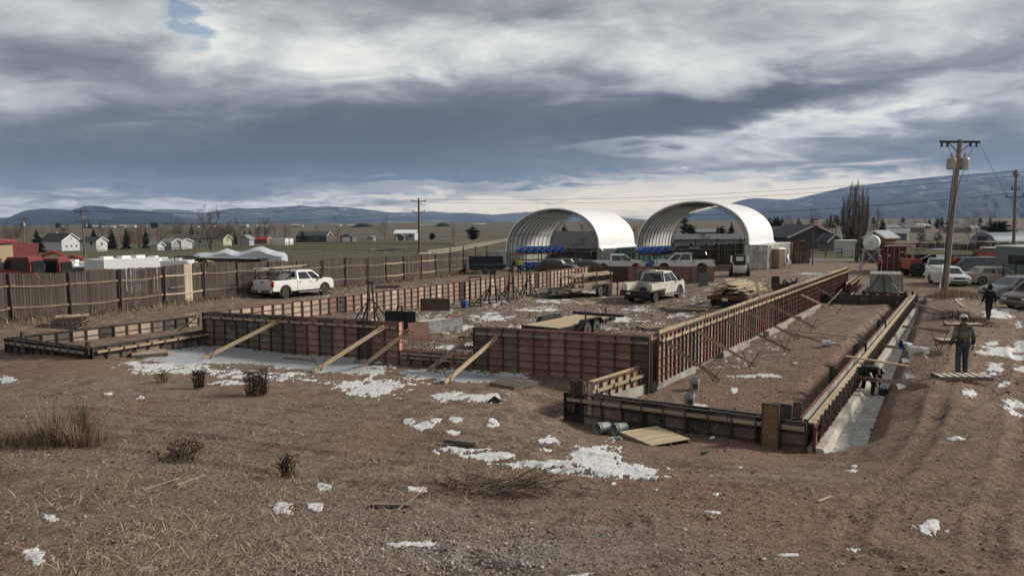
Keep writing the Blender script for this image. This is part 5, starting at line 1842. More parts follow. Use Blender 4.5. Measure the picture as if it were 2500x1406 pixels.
def rolls(label, loc, rz, n, x0, z, r=0.46, grp='blue wrapped rolls'):
 me = None
 for i in range(n):
  mb = MB()
  if me is None:
   mb.lathe([(0.05, -0.05), (r * 0.8, -0.03), (r, 0.12), (r * 0.97, 0.6), (r, 1.1), (r * 0.8, 1.28), (0.05, 1.3)], 12, axis='Y')
   me = mb.mesh('wrapped_roll', M_BLUE, True)
  p = Matrix.Translation(loc) @ Matrix.Rotation(rz, 4, 'Z') @ Vector((x0 + i * r * 1.95, 0, z + r))
  o = link('wrapped_roll', me, None, p, rz)
  tag(o, ('leftmost', 'second from left', 'third from left', 'fourth from left', 'fifth from left', 'sixth from left', 'seventh from left', 'rightmost of eight')[i] + ' ' + label, 'wrapped roll', grp + label[9:])
p = gd(1246, 90)
rz = R(20)
rack('black storage rack loaded with blue rolls before the left container', p, rz, 6.2, (1.35, 2.1), 2.3)
rolls('blue roll on the top shelf of the left rack', p, rz, 7, 1.6, 2.15)
rolls('blue roll on the lower shelf of the left rack', p, rz, 5, 1.6, 0.2)
p = gd(1572, 84)
rack('black storage rack loaded with blue rolls under the right hoop shelter', p, rz, 4.2, (1.75,), 1.85)
rolls('blue roll on the rack under the right hoop shelter', p, rz, 5, 0.1, 1.8)
rolls('blue roll on the ground under the right rack', p, rz, 3, 1.2, 0.1)
# ------------------------------------------------------------------ toilet cabin, wheel, flag pole
T = thing('toilet_cabin', 'tan portable toilet cabin with white roof beside the rusty white container', 'toilet cabin', gd(1898, 79), R(35))
mt = pm('tan_plastic', (0.30, 0.215, 0.135), 0.6, 0, 0.1, 2)
mb = MB()
mb.box(-0.55, -0.58, 0.05, 0.55, 0.58, 2.05)
for s in (-0.4, -0.1, 0.2):
 mb.box(s, -0.60, 0.15, s + 0.12, -0.581, 1.95)
mb.build('wall', mt, T, fix=False)
mb = MB()
mb.box(-0.575, -0.45, 0.12, -0.551, 0.45, 1.95)
mb.build('door', mt, T, fix=False)
mb = MB()
mb.rings([[(-.62, -.64, 2.05), (.62, -.64, 2.05), (.62, .64, 2.05), (-.62, .64, 2.05)], [(-.58, -.6, 2.17), (.58, -.6, 2.17), (.58, .6, 2.17), (-.58, .6, 2.17)], [(-.3, -.3, 2.27), (.3, -.3, 2.27), (.3, .3, 2.27), (-.3, .3, 2.27)]])
mb.build('roof', M_WHITE, T)
mb = MB()
mb.lathe([(0.72, -0.05), (0.78, -0.03), (0.78, 0.03), (0.72, 0.05)], 24, axis='Y', caps=False)
for i in range(6):
 a = math.pi * i / 6
 mb.beam((math.cos(a) * 0.74, 0, math.sin(a) * 0.74), (-math.cos(a) * 0.74, 0, -math.sin(a) * 0.74), 0.03, 0.03)
o = mb.build('spoked_wheel', M_GALV, None, loc=gd(1928, 79, 0.75))
o.rotation_euler = (R(-15), 0, R(60))
tag(o, 'large pale spoked wheel leaning between toilet cabin and brown fence', 'wheel')
T = thing('flag_pole', 'thin dark pole with a small red and white flag by the road', 'flag pole', gd(1984, 84))
mb = MB()
mb.tube((0, 0, 0), (0, 0, 5.2), 0.06, 7, 0.045)
mb.build('pole', M_STEEL_DARK, T, fix=False)
for i in range(5):
 mb = MB()
 mb.box(0.03 + 0.0 * i, -0.01, 4.35 + i * 0.16, 0.55 - 0.03 * i, 0.01, 4.50 + i * 0.16)
 mb.build('stripe', pm('flag_red', (0.4, 0.03, 0.04), 0.8) if i % 2 == 0 else pm('flag_white', (0.6, 0.6, 0.6), 0.8), T, fix=False)
# ------------------------------------------------------------------ white tank on a stand
T = thing('fuel_tank', 'round white tank on a steel stand beside the maroon container', 'tank', gd(2126, 72), R(60))
mb = MB()
mb.lathe([(0.05, -1.0), (0.55, -0.98), (0.72, -0.90), (0.72, 0.90), (0.55, 0.98), (0.05, 1.0)], 26, axis='X', o=(0, 0, 2.9))
mb.tube((0, 0, 3.6), (0, 0, 3.72), 0.09, 8)
mb.build('vessel', pm('tank_white', (0.62, 0.63, 0.64), 0.45, 0, 0.08, 1.5, (0.35, 0.33, 0.30), 0.3), T, smooth=True)
mb = MB()
mb.box(-1.006, -0.16, 2.86, -1.0, 0.16, 2.92)
mb.build('lettering', M_TRIM, T, fix=False)
for sx in (-0.75, 0.75):
 for s in (-1, 1):
  mb = MB()
  mb.beam((sx, s * 0.60, 2.42), (sx * 1.15, s * 1.0, 0), 0.09, 0.09)
  mb.build('leg', M_GALV, T, fix=False)
  mb = MB()
  mb.beam((sx, s * 0.62, 2.2), (sx * 1.1, -s * 0.9, 0.5), 0.05, 0.05)
  mb.build('brace', M_GALV, T, fix=False)
mb = MB()
for sx in (-0.75, 0.75):
 mb.beam((sx, -0.85, 2.2), (sx, 0.85, 2.2), 0.08, 0.1)
mb.build('saddle', M_GALV, T, fix=False)
# ------------------------------------------------------------------ telehandler
M_ORANGE = pm('red_orange_machine_paint', (0.32, 0.05, 0.028), 0.5, 0, 0.12, 1.5, (0.16, 0.10, 0.08), 0.4)
M_BOOM = pm('sand_boom_paint', (0.34, 0.32, 0.235), 0.55, 0, 0.1, 1.5, (0.2, 0.17, 0.12), 0.3)
T = thing('telehandler', 'red telehandler with a long sand coloured boom beside the maroon container', 'telehandler', gd(2262, 67), R(-4))
mb = MB()
mb.box(-1.9, -0.9, 0.65, -0.85, 0.9, 1.55)
mb.box(-0.85, -0.55, 0.60, 0.9, 0.55, 1.05)
mb.build('chassis', M_ORANGE, T, fix=False)
mb = MB()
mb.prism([(0.2, 0.62), (2.4, 0.62), (2.5, 1.35), (2.2, 1.62), (0.35, 1.60), (0.15, 1.3)], -1.05, -0.25)
mb.build('engine_cover', M_ORANGE, T, smooth=False)
mb = MB()
mb.prism([(-0.5, 0.9), (0.9, 0.9), (1.0, 1.5), (0.75, 2.35), (-0.35, 2.4)], 0.25, 1.0)
mb.build('cab', M_BLACK, T)
mb = MB()
mb.hexa([(-1.75, -0.25, 1.98), (-1.75, 0.25, 1.98), (-1.75, 0.25, 2.62), (-1.75, -0.25, 2.62)], [(4.1, -0.20, 1.90), (4.1, 0.20, 1.90), (4.1, 0.20, 2.22), (4.1, -0.20, 2.22)])
bm_ = mb.build('boom', M_BOOM, T)
mb = MB()
for i in range(7):
 mb.box(-1.55 + i * 0.19, -0.262, 2.36 + 0.02 * (i % 2), -1.47 + i * 0.19 + 0.03 * (i % 3), -0.250, 2.46)
for i in range(2):
 mb.box(-1.1 + i * 0.3, -0.262, 2.10, -1.02 + i * 0.3, -0.250, 2.17)
mb.build('boom_marks', M_TRIM, bm_, fix=False)
mb = MB()
mb.hexa([(3.9, -0.35, 1.3), (4.3, -0.35, 1.3), (4.3, 0.35, 1.3), (3.9, 0.35, 1.3)], [(3.9, -0.3, 2.2), (4.2, -0.3, 2.2), (4.2, 0.3, 2.2), (3.9, 0.3, 2.2)])
mb.build('fork_carriage', M_TRIM, T)
mb = MB()
mb.tube((-0.9, -0.15, 1.4), (0.3, -0.15, 2.0), 0.09, 8)
mb.build('lift_ram', M_GALV, T)
for x in (-1.35, 1.75):
 for s in (-1, 1):
  add_wheel(T, x, s * 1.0, 0.64, 0.42, 'steel')
T = thing('parked_machine', 'white roll bar frame of a machine behind the telehandler boom', 'machine', gd(2270, 74), 0)
mb = MB()
mb.path([(-1.3, 0, 1.2), (-1.25, 0, 2.75), (-1.1, 0, 3.0), (1.1, 0, 3.05), (1.3, 0, 2.8), (1.35, 0, 1.2)], 0.045, 6)
mb.build('roll_bar', M_BLACK, T)
mb = MB()
mb.box(-1.4, -0.6, 0.4, 1.5, 0.6, 2.2)
mb.build('body', M_WHITE, T, fix=False)
for x in (-0.9, 0.9):
 add_wheel(T, x, -0.7, 0.45, 0.3, 'steel')
# ------------------------------------------------------------------ trailers
def lumber_mesh(L, w=0.14, t=0.04, m=None):
 mb = MB()
 mb.box(-L / 2, -w / 2, 0, L / 2, w / 2, t)
 return mb.mesh('plank', m or M_LUMBER)
LM = {}
def lm(L, w, t, m):
 k = (L, w, t, m.name)
 if k not in LM:
  LM[k] = lumber_mesh(L, w, t, m)
 return LM[k]
def pile(T, rows, L, w=0.14, t=0.042, mats=(M_LUMBER, M_LUMBER, M_LUMBER_OLD), jit=0.2, ang_j=0.05, z0=0.0, tilt=0.02, seed=1):
 r = random.Random(seed)
 z = z0
 for k, (y0, y1) in enumerate(rows):
  y = y0
  while y < y1:
   LL = round(L * r.choice((0.75, 0.9, 1.0, 1.05)), 2)
   o = link('plank', lm(LL, w, t, r.choice(mats)), T, (r.uniform(-jit, jit) * 1.5, y, z + r.uniform(0, 0.012)))
   o.rotation_euler = (r.uniform(-tilt, tilt) * 2, r.uniform(-tilt, tilt), r.uniform(-ang_j, ang_j))
   y += w + 0.012 + r.uniform(0, 0.02)
  z += t + 0.012
def flat_trailer(label, loc, rz, L, W_, zdeck, wheels, wr, deckm, frame=M_BLACK, fender=True, tongue=1.4, name='trailer', boards=True):
 T = thing(name, label, 'trailer', loc, rz)
 mb = MB()
 for s in (-1, 1):
  mb.box(-L / 2, s * W_ / 2 - 0.05, zdeck - 0.16, L / 2, s * W_ / 2 + 0.05, zdeck - 0.002)
 mb.box(-L / 2, -W_ / 2 + 0.051, zdeck - 0.15, -L / 2 + 0.08, W_ / 2 - 0.051, zdeck - 0.003)
 mb.box(L / 2 - 0.08, -W_ / 2 + 0.051, zdeck - 0.15, L / 2, W_ / 2 - 0.051, zdeck - 0.003)
 for s in (-1, 1):
  mb.beam((L / 2, s * 0.5, zdeck - 0.08), (L / 2 + tongue, 0, zdeck - 0.1), 0.08, 0.1)
 mb.tube((L / 2 + tongue * 0.8, 0.15, 0.02), (L / 2 + tongue * 0.8, 0.15, zdeck + 0.35), 0.04, 7)
 mb.build('frame', frame, T, fix=False)
 n = int(W_ / 0.2)
 for i in range(n):
  y = -W_ / 2 + 0.06 + (W_ - 0.12) * (i + 0.5) / n
  o = link('deck_board', lm(round(L - 0.2, 2), round((W_ - 0.12) / n - 0.008, 3), 0.045, deckm), T, (0, y, zdeck - 0.02))
 for x in wheels:
  for s in (-1, 1):
   add_wheel(T, x, s * (W_ / 2 + 0.17), wr, 0.22, 'steel')
 if fender:
  for s in (-1, 1):
   x0, x1 = min(wheels) - wr - 0.12, max(wheels) + wr + 0.12
   zt = 2 * wr + 0.10
   prof = [(x0 - 0.12, zdeck - 0.12), (x0 + 0.12, zt), (x1 - 0.12, zt), (x1 + 0.12, zdeck - 0.12), (x1 + 0.09, zdeck - 0.12), (x1 - 0.14, zt - 0.03), (x0 + 0.14, zt - 0.03), (x0 - 0.09, zdeck - 0.12)]
   mb = MB()
   y0, y1 = s * (W_ / 2 + 0.055), s * (W_ / 2 + 0.32)
   mb.prism(prof, min(y0, y1), max(y0, y1))
   mb.prism([(x0 - 0.12, zdeck - 0.12), (x0 + 0.12, zt), (x1 - 0.12, zt), (x1 + 0.12, zdeck - 0.12)], s * (W_ / 2 + 0.052) - 0.004, s * (W_ / 2 + 0.052) + 0.004)
   mb.build('fender', frame, T)
 return T
d1 = (lev(1345, 776, -5.3) - lev(1300, 800, -5.3))
rzT = ang(Vector((0.60, 0.80)))
P0 = lev(1392, 803, -5.35)
T = flat_trailer('empty flat deck trailer with plywood floor behind the red printed front wall', gd(1392, 35.5), rzT, 5.2, 2.0, 0.62, (-0.5, 0.35), 0.37, M_LUMBER, fender=True)
p = T.matrix_basis if False else None
MT = Matrix.Translation(T.location) @ Matrix.Rotation(rzT, 4, 'Z')
tag(board('ramp_beam', 'long steel beam lying across the front of the flat deck trailer', MT @ Vector((2.4, -1.6, 0.72)), MT @ Vector((2.3, 1.3, 0.72)), 0.12, 0.12, M_BLACK), cat='beam')
mb = MB()
mb.tube((-0.6, -1.22, 0.80), (-0.6, -1.22, 1.05), 0.05, 8)
mb.build('stake_post', M_STEEL_RED, T, fix=False)
rz = ang(Vector((0.62, 0.785)))
loc = gd(1425, 54)
T = flat_trailer('tandem axle trailer stacked with timber inside the yard', loc, rz, 6.2, 2.0, 0.72, (0.3, 1.15), 0.40, M_WOOD_GREY, frame=M_WOOD_GREY)
mb = MB()
for x in (-1.6, 0.2, 2.2):
 for s in (-1, 1):
  mb.beam((x, s * 0.98, 0.7), (x, s * 0.98, 1.75), 0.07, 0.07)
 mb.beam((x, -0.98, 1.42), (x, 0.98, 1.42), 0.08, 0.08)
mb.build('stake_rack', M_STEEL_DARK, T, fix=False)
L1 = thing('timber_stack', 'long pale timbers on the upper rack of the tandem trailer', 'timber stack', Matrix.Translation(loc) @ Matrix.Rotation(rz, 4, 'Z') @ Vector((0.2, 0, 1.47)), rz)
pile(L1, [(-0.8, 0.7), (-0.75, 0.6), (-0.6, 0.4)], 5.2, 0.12, 0.045, seed=3, ang_j=0.02)
L2 = thing('timber_stack', 'jumbled timber on the deck of the tandem trailer', 'timber stack', Matrix.Translation(loc) @ Matrix.Rotation(rz, 4, 'Z') @ Vector((0.1, 0, 0.75)), rz)
pile(L2, [(-0.85, 0.7), (-0.8, 0.8), (-0.75, 0.5), (-0.6, 0.2)], 4.2, 0.15, 0.05, mats=(M_LUMBER, M_LUMBER_OLD, M_WOOD_GREY), seed=4, jit=0.6, ang_j=0.08, tilt=0.03)
L3 = thing('scrap_timber', 'dark scrap timber sloping off the tail of the tandem trailer', 'timber scrap', Matrix.Translation(loc) @ Matrix.Rotation(rz, 4, 'Z') @ Vector((-3.3, 0, 0.45)), rz)
pile(L3, [(-0.8, 0.8), (-0.8, 0.7), (-0.6, 0.5)], 2.4, 0.16, 0.06, mats=(M_WOOD_GREY, M_STEEL_DARK), seed=5, jit=0.4, ang_j=0.3, tilt=0.09)
K = thing('plank_box', 'pale plank crate behind the tandem trailer by the work truck', 'crate', gd(1500, 55.5), rz)
for i in range(3):
 mb = MB()
 mb.box(-1.4, -0.5, 0.1 + i * 0.30, 1.4, -0.46, 0.36 + i * 0.30)
 mb.build('plank', M_LUMBER_OLD, K, fix=False)
 mb = MB()
 mb.box(-1.44, -0.5, 0.1 + i * 0.30, -1.401, 0.6, 0.36 + i * 0.30)
 mb.build('plank', M_LUMBER_OLD, K, fix=False)
mb = MB()
for x in (-1.3, -0.4, 0.5, 1.3):
 mb.box(x - 0.06, -0.56, 0.0, x + 0.06, -0.501, 1.0)
mb.build('batten', M_WOOD_GREY, K, fix=False)
rz = ang(Vector((0.50, 0.866)))
loc = gd(1802, 48.5)
T = flat_trailer('dull red flat deck trailer heaped with planks, number plate at its tail', loc, rz, 5.6, 2.3, 0.82, (-1.2, 0.0), 0.38, M_WOOD_GREY, frame=M_STEEL_RED, fender=False)
mb = MB()
mb.box(-2.86, -1.3, 0.58, -2.81, 1.3, 0.80)
mb.build('tail_board', M_STEEL_RED, T, fix=False)
lamp(T, 'number_plate', M_PLATEW, -2.875, 0.0, 0.52, -2.865, 0.36, 0.70)
mb = MB()
mb.box(-2.6, -0.8, 0.05, -1.9, 0.8, 0.5)
mb.build('underbody', M_BLACK, T, fix=False)
L1 = thing('plank_heap', 'big heap of pale planks on the dull red trailer', 'plank heap', Matrix.Translation(loc) @ Matrix.Rotation(rz, 4, 'Z') @ Vector((0, 0, 0.86)), rz)
pile(L1, [(-1.05, 1.1), (-1.05, 1.05), (-1.0, 1.0), (-1.0, 0.9), (-0.95, 0.9), (-0.8, 0.95), (-0.6, 0.9), (-0.4, 0.9), (-0.2, 0.85), (0.0, 0.8)], 4.6, 0.26, 0.055, mats=(M_LUMBER, M_LUMBER, M_LUMBER, M_LUMBER_OLD), seed=8, jit=0.5, ang_j=0.10, tilt=0.03)
o = link('plank', lm(4.2, 0.26, 0.05, M_LUMBER), L1, (-0.6, 0.5, 0.82))
o.rotation_euler = (0.15, 0.06, 0.1)
tag(board('plank', 'dark plank propped upright against the right side of the plank heap', gd(1862, 47.0, 0.0), gd(1843, 47.5, 1.75), 0.28, 0.05, M_WOOD_GREY), cat='plank')
rz = ang(Vector((0.46, 0.888)))
loc = at(2160, 705, 52.5) - Vector((0, 0, 0.97))
T = flat_trailer('flat trailer with red and white tail tape carrying standing slabs', loc, rz, 6.0, 2.35, 0.95, (-0.4, 0.6), 0.40, M_WOOD_GREY, frame=M_TRIM, fender=False)
mb = MB()
mb.box(-3.06, -1.25, 0.62, -3.01, 1.25, 0.94)
tb = mb.build('tail_board', pm('tail_red_dark', (0.05, 0.012, 0.012), 0.5), T, fix=False)
for i in range(8):
 mb = MB()
 mb.box(-3.072, -1.22 + i * 0.31, 0.80, -3.062, -1.07 + i * 0.31, 0.86)
 mb.build('reflector_tape', pm('tape_white', (0.7, 0.7, 0.7), 0.4) if i % 2 else M_REDLAMP, tb, fix=False)
for y in (0.75, -0.62):
 mb = MB()
 mb.box(-3.074, y - 0.15, 0.63, -3.062, y + 0.15, 0.76)
 mb.build('number_plate', M_PLATEW, tb, fix=False)
M_SLAB = pm('grey_slab', (0.26, 0.25, 0.235), 0.85, 0, 0.2, 2.0, (0.16, 0.14, 0.12), 0.5, orand=0.2)
K = thing('slab_stack', 'thick stack of upright grey form panels strapped on the far trailer', 'slab stack', Matrix.Translation(loc) @ Matrix.Rotation(rz, 4, 'Z') @ Vector((0, 0, 0.97)), rz)
for i in range(26):
 mb = MB()
 y = -0.95 + i * 0.075
 lean = 0.0
 mb.hexa([(-2.3, y - 0.032, 0), (1.4, y - 0.032, 0), (1.4, y + 0.032, 0), (-2.3, y + 0.032, 0)], [(-1.95, y - 0.03, 1.18), (1.25, y - 0.03, 1.18), (1.25, y + 0.03, 1.18), (-1.95, y + 0.03, 1.18)])
 mb.build('panel', M_SLAB, K, fix=False)
for i in range(4):
 mb = MB()
 x = -1.9 + i * 0.5
 mb.beam((x, -1.13 + 0.04, 0.0), (x + 0.12, -1.07 + 0.04, 1.24), 0.07, 0.14)
 mb.build('timber_batten', M_LUMBER_OLD, K, fix=False)
for s in (-1, 0, 1):
 mb = MB()
 mb.beam((-3.0, s * 1.0, -0.05), (-2.02, s * 0.25 + 0.1, 1.15), 0.10, 0.02)
 mb.build('strap', M_BLACK, K, fix=False)
# ------------------------------------------------------------------ skid steer
T = thing('skid_steer', 'white skid steer loader with black cab behind the plank heap', 'skid steer', gd(1806, 68), R(70))
mb = MB()
mb.box(-1.0, -0.55, 0.35, 1.1, 0.55, 1.0)
mb.build('chassis', M_WHITE2, T, fix=False)
mb = MB()
mb.rings([[(-0.45, -0.48, 0.95), (0.75, -0.48, 0.95), (0.75, 0.48, 0.95), (-0.45, 0.48, 0.95)], [(-0.40, -0.46, 1.95), (0.70, -0.46, 1.95), (0.70, 0.46, 1.95), (-0.40, 0.46, 1.95)]])
cb = mb.build('cab', M_BLACK, T)
mb = MB()
mb.box(-0.47, -0.33, 1.42, -0.455, 0.33, 1.80)
mb.build('rear_window', M_HEAD, cb, fix=False)
for s in (-1, 1):
 mb = MB()
 mb.beam((-1.0, s * 0.72, 1.25), (-0.75, s * 0.72, 1.85), 0.12, 0.22)
 mb.beam((-0.75, s * 0.72, 1.85), (1.3, s * 0.72, 0.95), 0.12, 0.16)
 mb.build('lift_arm', M_WHITE2, T, fix=False)
 for x in (-0.5, 0.6):
  add_wheel(T, x, s * 0.78, 0.42, 0.28, 'steel')
mb = MB()
mb.prism([(1.35, 0.05), (2.0, 0.05), (2.0, 0.12), (1.45, 0.2), (1.35, 0.75)], -0.85, 0.85)
mb.build('bucket', M_TRIM, T)
# ------------------------------------------------------------------ mountains
def mountain_mat(name, forest, open_, snow_amt):
 m, b, bs = newmat(name)
 geo = b.n('ShaderNodeNewGeometry')
 P = geo.outputs['Position']
 n1 = b.noise(P, 0.0011, 7, 0.62, 0.6)
 n2 = b.noise(P, 0.004, 6, 0.7, 0.3)
 n3 = b.noise(P, 0.02, 4, 0.7)
 c = b.mix(b.mr(n1, 0.50, 0.60), forest, open_)
 c = b.mix(b.mr(n3, 0.4, 0.7, 0, 0.5), c, forest)
 z = b.sep(P)[2]
 sn = b.m('MULTIPLY', b.mr(n2, 0.56, 0.64), b.mr(z, 60, 330, 0.05, 1.0))
 c = b.mix(b.m('MULTIPLY', sn, snow_amt), c, (0.72, 0.74, 0.78))
 b.link(c, bs.inputs['Base Color'])
 bs.inputs['Roughness'].default_value = 0.95
 bs.inputs['Specular IOR Level'].default_value = 0.1
 return m
def ridge(name, prof, Y, depth, mat, seed=0, jag=1.0, base_py=552, trees=True):
 """prof: [(px, py)] skyline; slopes fall toward the viewer over `depth` metres"""
 xs = np.array([p[0] for p in prof], float)
 ys = np.array([p[1] for p in prof], float)
 n = 420
 pxs = np.linspace(xs[0], xs[-1], n)
 pys = np.interp(pxs, xs, ys)
 k = np.ones(9) / 9
 pys = np.convolve(np.pad(pys, 4, 'edge'), k, 'valid')
 yh = 544 + (1250 - pxs) * math.tan(R(0.35))
 hgt = (yh - pys) / 1800.0 * Y + CAMZ
 M = 44
 co = np.zeros((M, n, 3))
 for j in range(M):
  t = j / (M - 1)
  yy = Y - depth * (1 - t)
  x = (pxs - 1250) / 1800.0 * yy
  wob = fbm(pxs * 0.02 + seed, np.full(n, t * 3.0 + seed), 5, 0.6)
  spur = np.abs(fbm(pxs * 0.012 + seed * 3 + t * 0.8, np.full(n, t * 1.4), 4, 0.55))
  f = t ** 1.25
  z = hgt * f * (1 + 0.35 * wob * (1 - t) * 2) - hgt * spur * 1.1 * (1 - t) * t * 2
  if t > 0.98 and trees:
   z = z + jag * np.abs(vn(pxs * 2.2, pxs * 0 + seed)) * 10 * Y / 9000.0
  z = np.maximum(z, -20 + 25 * t)
  co[j, :, 0], co[j, :, 1], co[j, :, 2] = x, yy, z
 i = np.arange(M - 1)[:, None] * n + np.arange(n - 1)[None, :]
 q = np.stack([i, i + 1, i + n + 1, i + n], -1).reshape(-1, 4)
 back = co[-1].copy()
 back[:, 1] += depth * 0.8
 back[:, 0] *= (Y + depth * 0.8) / Y
 back[:, 2] = -30
 allc = np.concatenate([co.reshape(-1, 3), back])
 i = (M - 1) * n + np.arange(n - 1)
 q = np.concatenate([q, np.stack([i, i + 1, i + n + 1, i + n], -1)])
 me = np_mesh(name, allc, q, mat, True)
 o = link(name, me)
 o['kind'] = 'structure'
 return o
MT_NEAR = mountain_mat('forested_slope', (0.008, 0.013, 0.020), (0.024, 0.029, 0.036), 0.42)  # cloud shadow over the mountain is put into these darkened slope colours
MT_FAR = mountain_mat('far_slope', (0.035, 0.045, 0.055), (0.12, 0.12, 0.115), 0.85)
ridge('hills', [(-250, 545), (0, 533), (30, 531), (70, 514), (110, 510), (140, 511), (180, 514), (215, 504), (235, 503), (262, 504), (282, 510), (330, 512), (372, 516), (420, 522), (470, 536), (520, 548)], 9000, 3500, MT_NEAR, 2)
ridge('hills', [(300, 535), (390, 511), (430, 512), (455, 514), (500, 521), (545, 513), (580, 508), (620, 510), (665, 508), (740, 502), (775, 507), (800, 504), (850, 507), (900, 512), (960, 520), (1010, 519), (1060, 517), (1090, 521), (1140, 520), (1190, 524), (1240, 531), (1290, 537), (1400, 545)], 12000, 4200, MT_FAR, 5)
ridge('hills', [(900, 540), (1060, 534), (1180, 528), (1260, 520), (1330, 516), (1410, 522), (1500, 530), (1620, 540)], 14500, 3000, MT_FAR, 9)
ridge('mountain', [(1560, 545), (1690, 521), (1760, 505), (1800, 492), (1830, 485), (1870, 486), (1900, 488), (1925, 489), (1980, 477), (2040, 463), (2060, 458), (2110, 453), (2200, 441), (2300, 431), (2400, 424), (2500, 414), (2650, 400), (2900, 410)], 11500, 5200, MT_NEAR, 12)
ridge('mountain', [(1700, 545), (1850, 520), (1950, 508), (2060, 500), (2150, 480), (2220, 468), (2300, 455), (2400, 440), (2500, 433), (2700, 420), (2900, 430)], 8600, 4200, MT_NEAR, 15)
# ------------------------------------------------------------------ haze over the valley
mb = MB()
mb.box(-13500, -60, -70, 13500, 18500, 1080)
hz = mb.build('haze', [], None, fix=True)
m = bpy.data.materials.new('valley_haze')
m.use_nodes = True
nt = m.node_tree
nt.nodes.clear()
bb = NB(nt)
pv = bb.n('ShaderNodeVolumePrincipled')
pv.inputs['Color'].default_value = (0.43, 0.62, 1.0, 1)
pv.inputs['Density'].default_value = 3.8e-5
pv.inputs['Anisotropy'].default_value = 0.1
o_ = bb.n('ShaderNodeOutputMaterial')
bb.link(pv.outputs[0], o_.inputs['Volume'])
hz.data.materials.append(m)
hz['kind'] = 'stuff'
# ------------------------------------------------------------------ houses
def roofmat(c):
 return pm('roof_%d_%d_%d' % tuple(int(x * 999) for x in c), c, 0.8, 0, 0.15, 1.5)
def wallmat(c):
 return pm('wall_%d_%d_%d' % tuple(int(x * 999) for x in c), c, 0.8, 0, 0.08, 1.0)
M_WTRIM = pm('white_trim', (0.62, 0.62, 0.62), 0.6)
M_PANE = pm('house_pane', (0.03, 0.035, 0.045), 0.12, 0, 0.1, 1)
def house(label, px, Y, L, D, hw, hr, rz, wc, rc, wins=(), name='house', cat='house', chimney=False, doors=(), over=0.35, grp=None, dz=0.0):
 """gable house; ridge along local x, length L, depth D; wins: (face, u, z, w, h) face in 'f','b','l','r'"""
 T = thing(name, label, cat, gd(px, Y, dz), rz, grp)
 mb = MB()
 vs = [(-L / 2, -D / 2, -1), (L / 2, -D / 2, -1), (L / 2, D / 2, -1), (-L / 2, D / 2, -1), (-L / 2, -D / 2, hw), (L / 2, -D / 2, hw), (L / 2, D / 2, hw), (-L / 2, D / 2, hw), (-L / 2, 0, hw + hr), (L / 2, 0, hw + hr)]
 mb.add(vs, [(0, 1, 5, 4), (2, 3, 7, 6), (1, 2, 6, 9, 5), (3, 0, 4, 8, 7)])
 mb.build('wall', wallmat(wc), T)
 mb = MB()
 e = over
 sl = hr / (D / 2)
 for s in (-1, 1):
  a = [(-L / 2 - e, s * (D / 2 + e), hw - sl * e + 0.03), (L / 2 + e, s * (D / 2 + e), hw - sl * e + 0.03), (L / 2 + e, 0, hw + hr + 0.03), (-L / 2 - e, 0, hw + hr + 0.03)]
  c = [(x, y, z + 0.16) for x, y, z in a]
  mb.hexa(a if s < 0 else a, c)
 rf = mb.build('roof', roofmat(rc), T)
 mb = MB()
 for s in (-1, 1):
  for x in (-L / 2 - e - 0.05, L / 2 + e + 0.003):
   mb.beam((x + 0.02, s * (D / 2 + e), hw - sl * e + 0.08), (x + 0.02, 0, hw + hr + 0.08), 0.05, 0.26)
 mb.build('barge_board', M_WTRIM, rf, fix=False)
 if chimney:
  mb = MB()
  mb.box(-L * 0.2, 0.3, hw + hr - 0.5, -L * 0.2 + 0.5, 0.8, hw + hr + 0.7)
  mb.build('chimney', pm('chimney', (0.3, 0.28, 0.26), 0.8), rf, fix=False)
 for (f, u, z, w, h) in wins:
  for nm, g, mt in (('window', 0.0, M_WTRIM), ('pane', 0.09, M_PANE)):
   mb = MB()
   pr = 0.05 if nm == 'window' else 0.065
   if f in 'fb':
    s = -1 if f == 'f' else 1
    y0, y1 = s * D / 2, s * (D / 2 + pr)
    mb.box(u - w / 2 + g, min(y0, y1), z + g, u + w / 2 - g, max(y0, y1), z + h - g)
   else:
    s = -1 if f == 'l' else 1
    x0, x1 = s * L / 2, s * (L / 2 + pr)
    mb.box(min(x0, x1), u - w / 2 + g, z + g, max(x0, x1), u + w / 2 - g, z + h - g)
   if nm == 'window':
    wn = mb.build('window', mt, T, fix=False)
   else:
    mb.build('pane', mt, wn, fix=False)
 for (f, u, w, h) in doors:
  mb = MB()
  s = -1 if f == 'f' else 1
  if f in 'fb':
   mb.box(u - w / 2, min(s * D / 2, s * (D / 2 + 0.06)), 0, u + w / 2, max(s * D / 2, s * (D / 2 + 0.06)), h)
  else:
   s = -1 if f == 'l' else 1
   mb.box(min(s * L / 2, s * (L / 2 + 0.06)), u - w / 2, 0, max(s * L / 2, s * (L / 2 + 0.06)), u + w / 2, h)
  mb.build('door', M_WTRIM, T, fix=False)
 return T
WHT, GRY, DKR = (0.44, 0.44, 0.43), (0.22, 0.22, 0.225), (0.035, 0.037, 0.042)
house('white farmhouse with long dark roof, its gable toward the sun', 148, 250, 11.0, 7.0, 3.4, 2.3, R(-22), (0.50, 0.50, 0.51), DKR, [('r', -1.8, 1.2, 0.8, 0.8), ('r', 0.0, 1.2, 0.8, 0.8), ('r', 1.8, 1.2, 0.8, 0.8), ('r', 0, 3.9, 0.6, 0.6)], chimney=True)
house('small white house right of the long roofed farmhouse', 230, 240, 6.2, 4.8, 3.3, 1.2, R(-12), WHT, DKR, [('f', 1.4, 2.0, 1.1, 1.5), ('f', -1.2, 2.2, 0.6, 0.7), ('r', 0, 1.8, 0.9, 1.2)], doors=[('f', -2.6, 0.9, 2.0)])
T = thing('open_shed', 'open shed with bright red ribbed metal roof at the left edge', 'shed', gd(52, 78, -.5), R(14))
mb = MB()
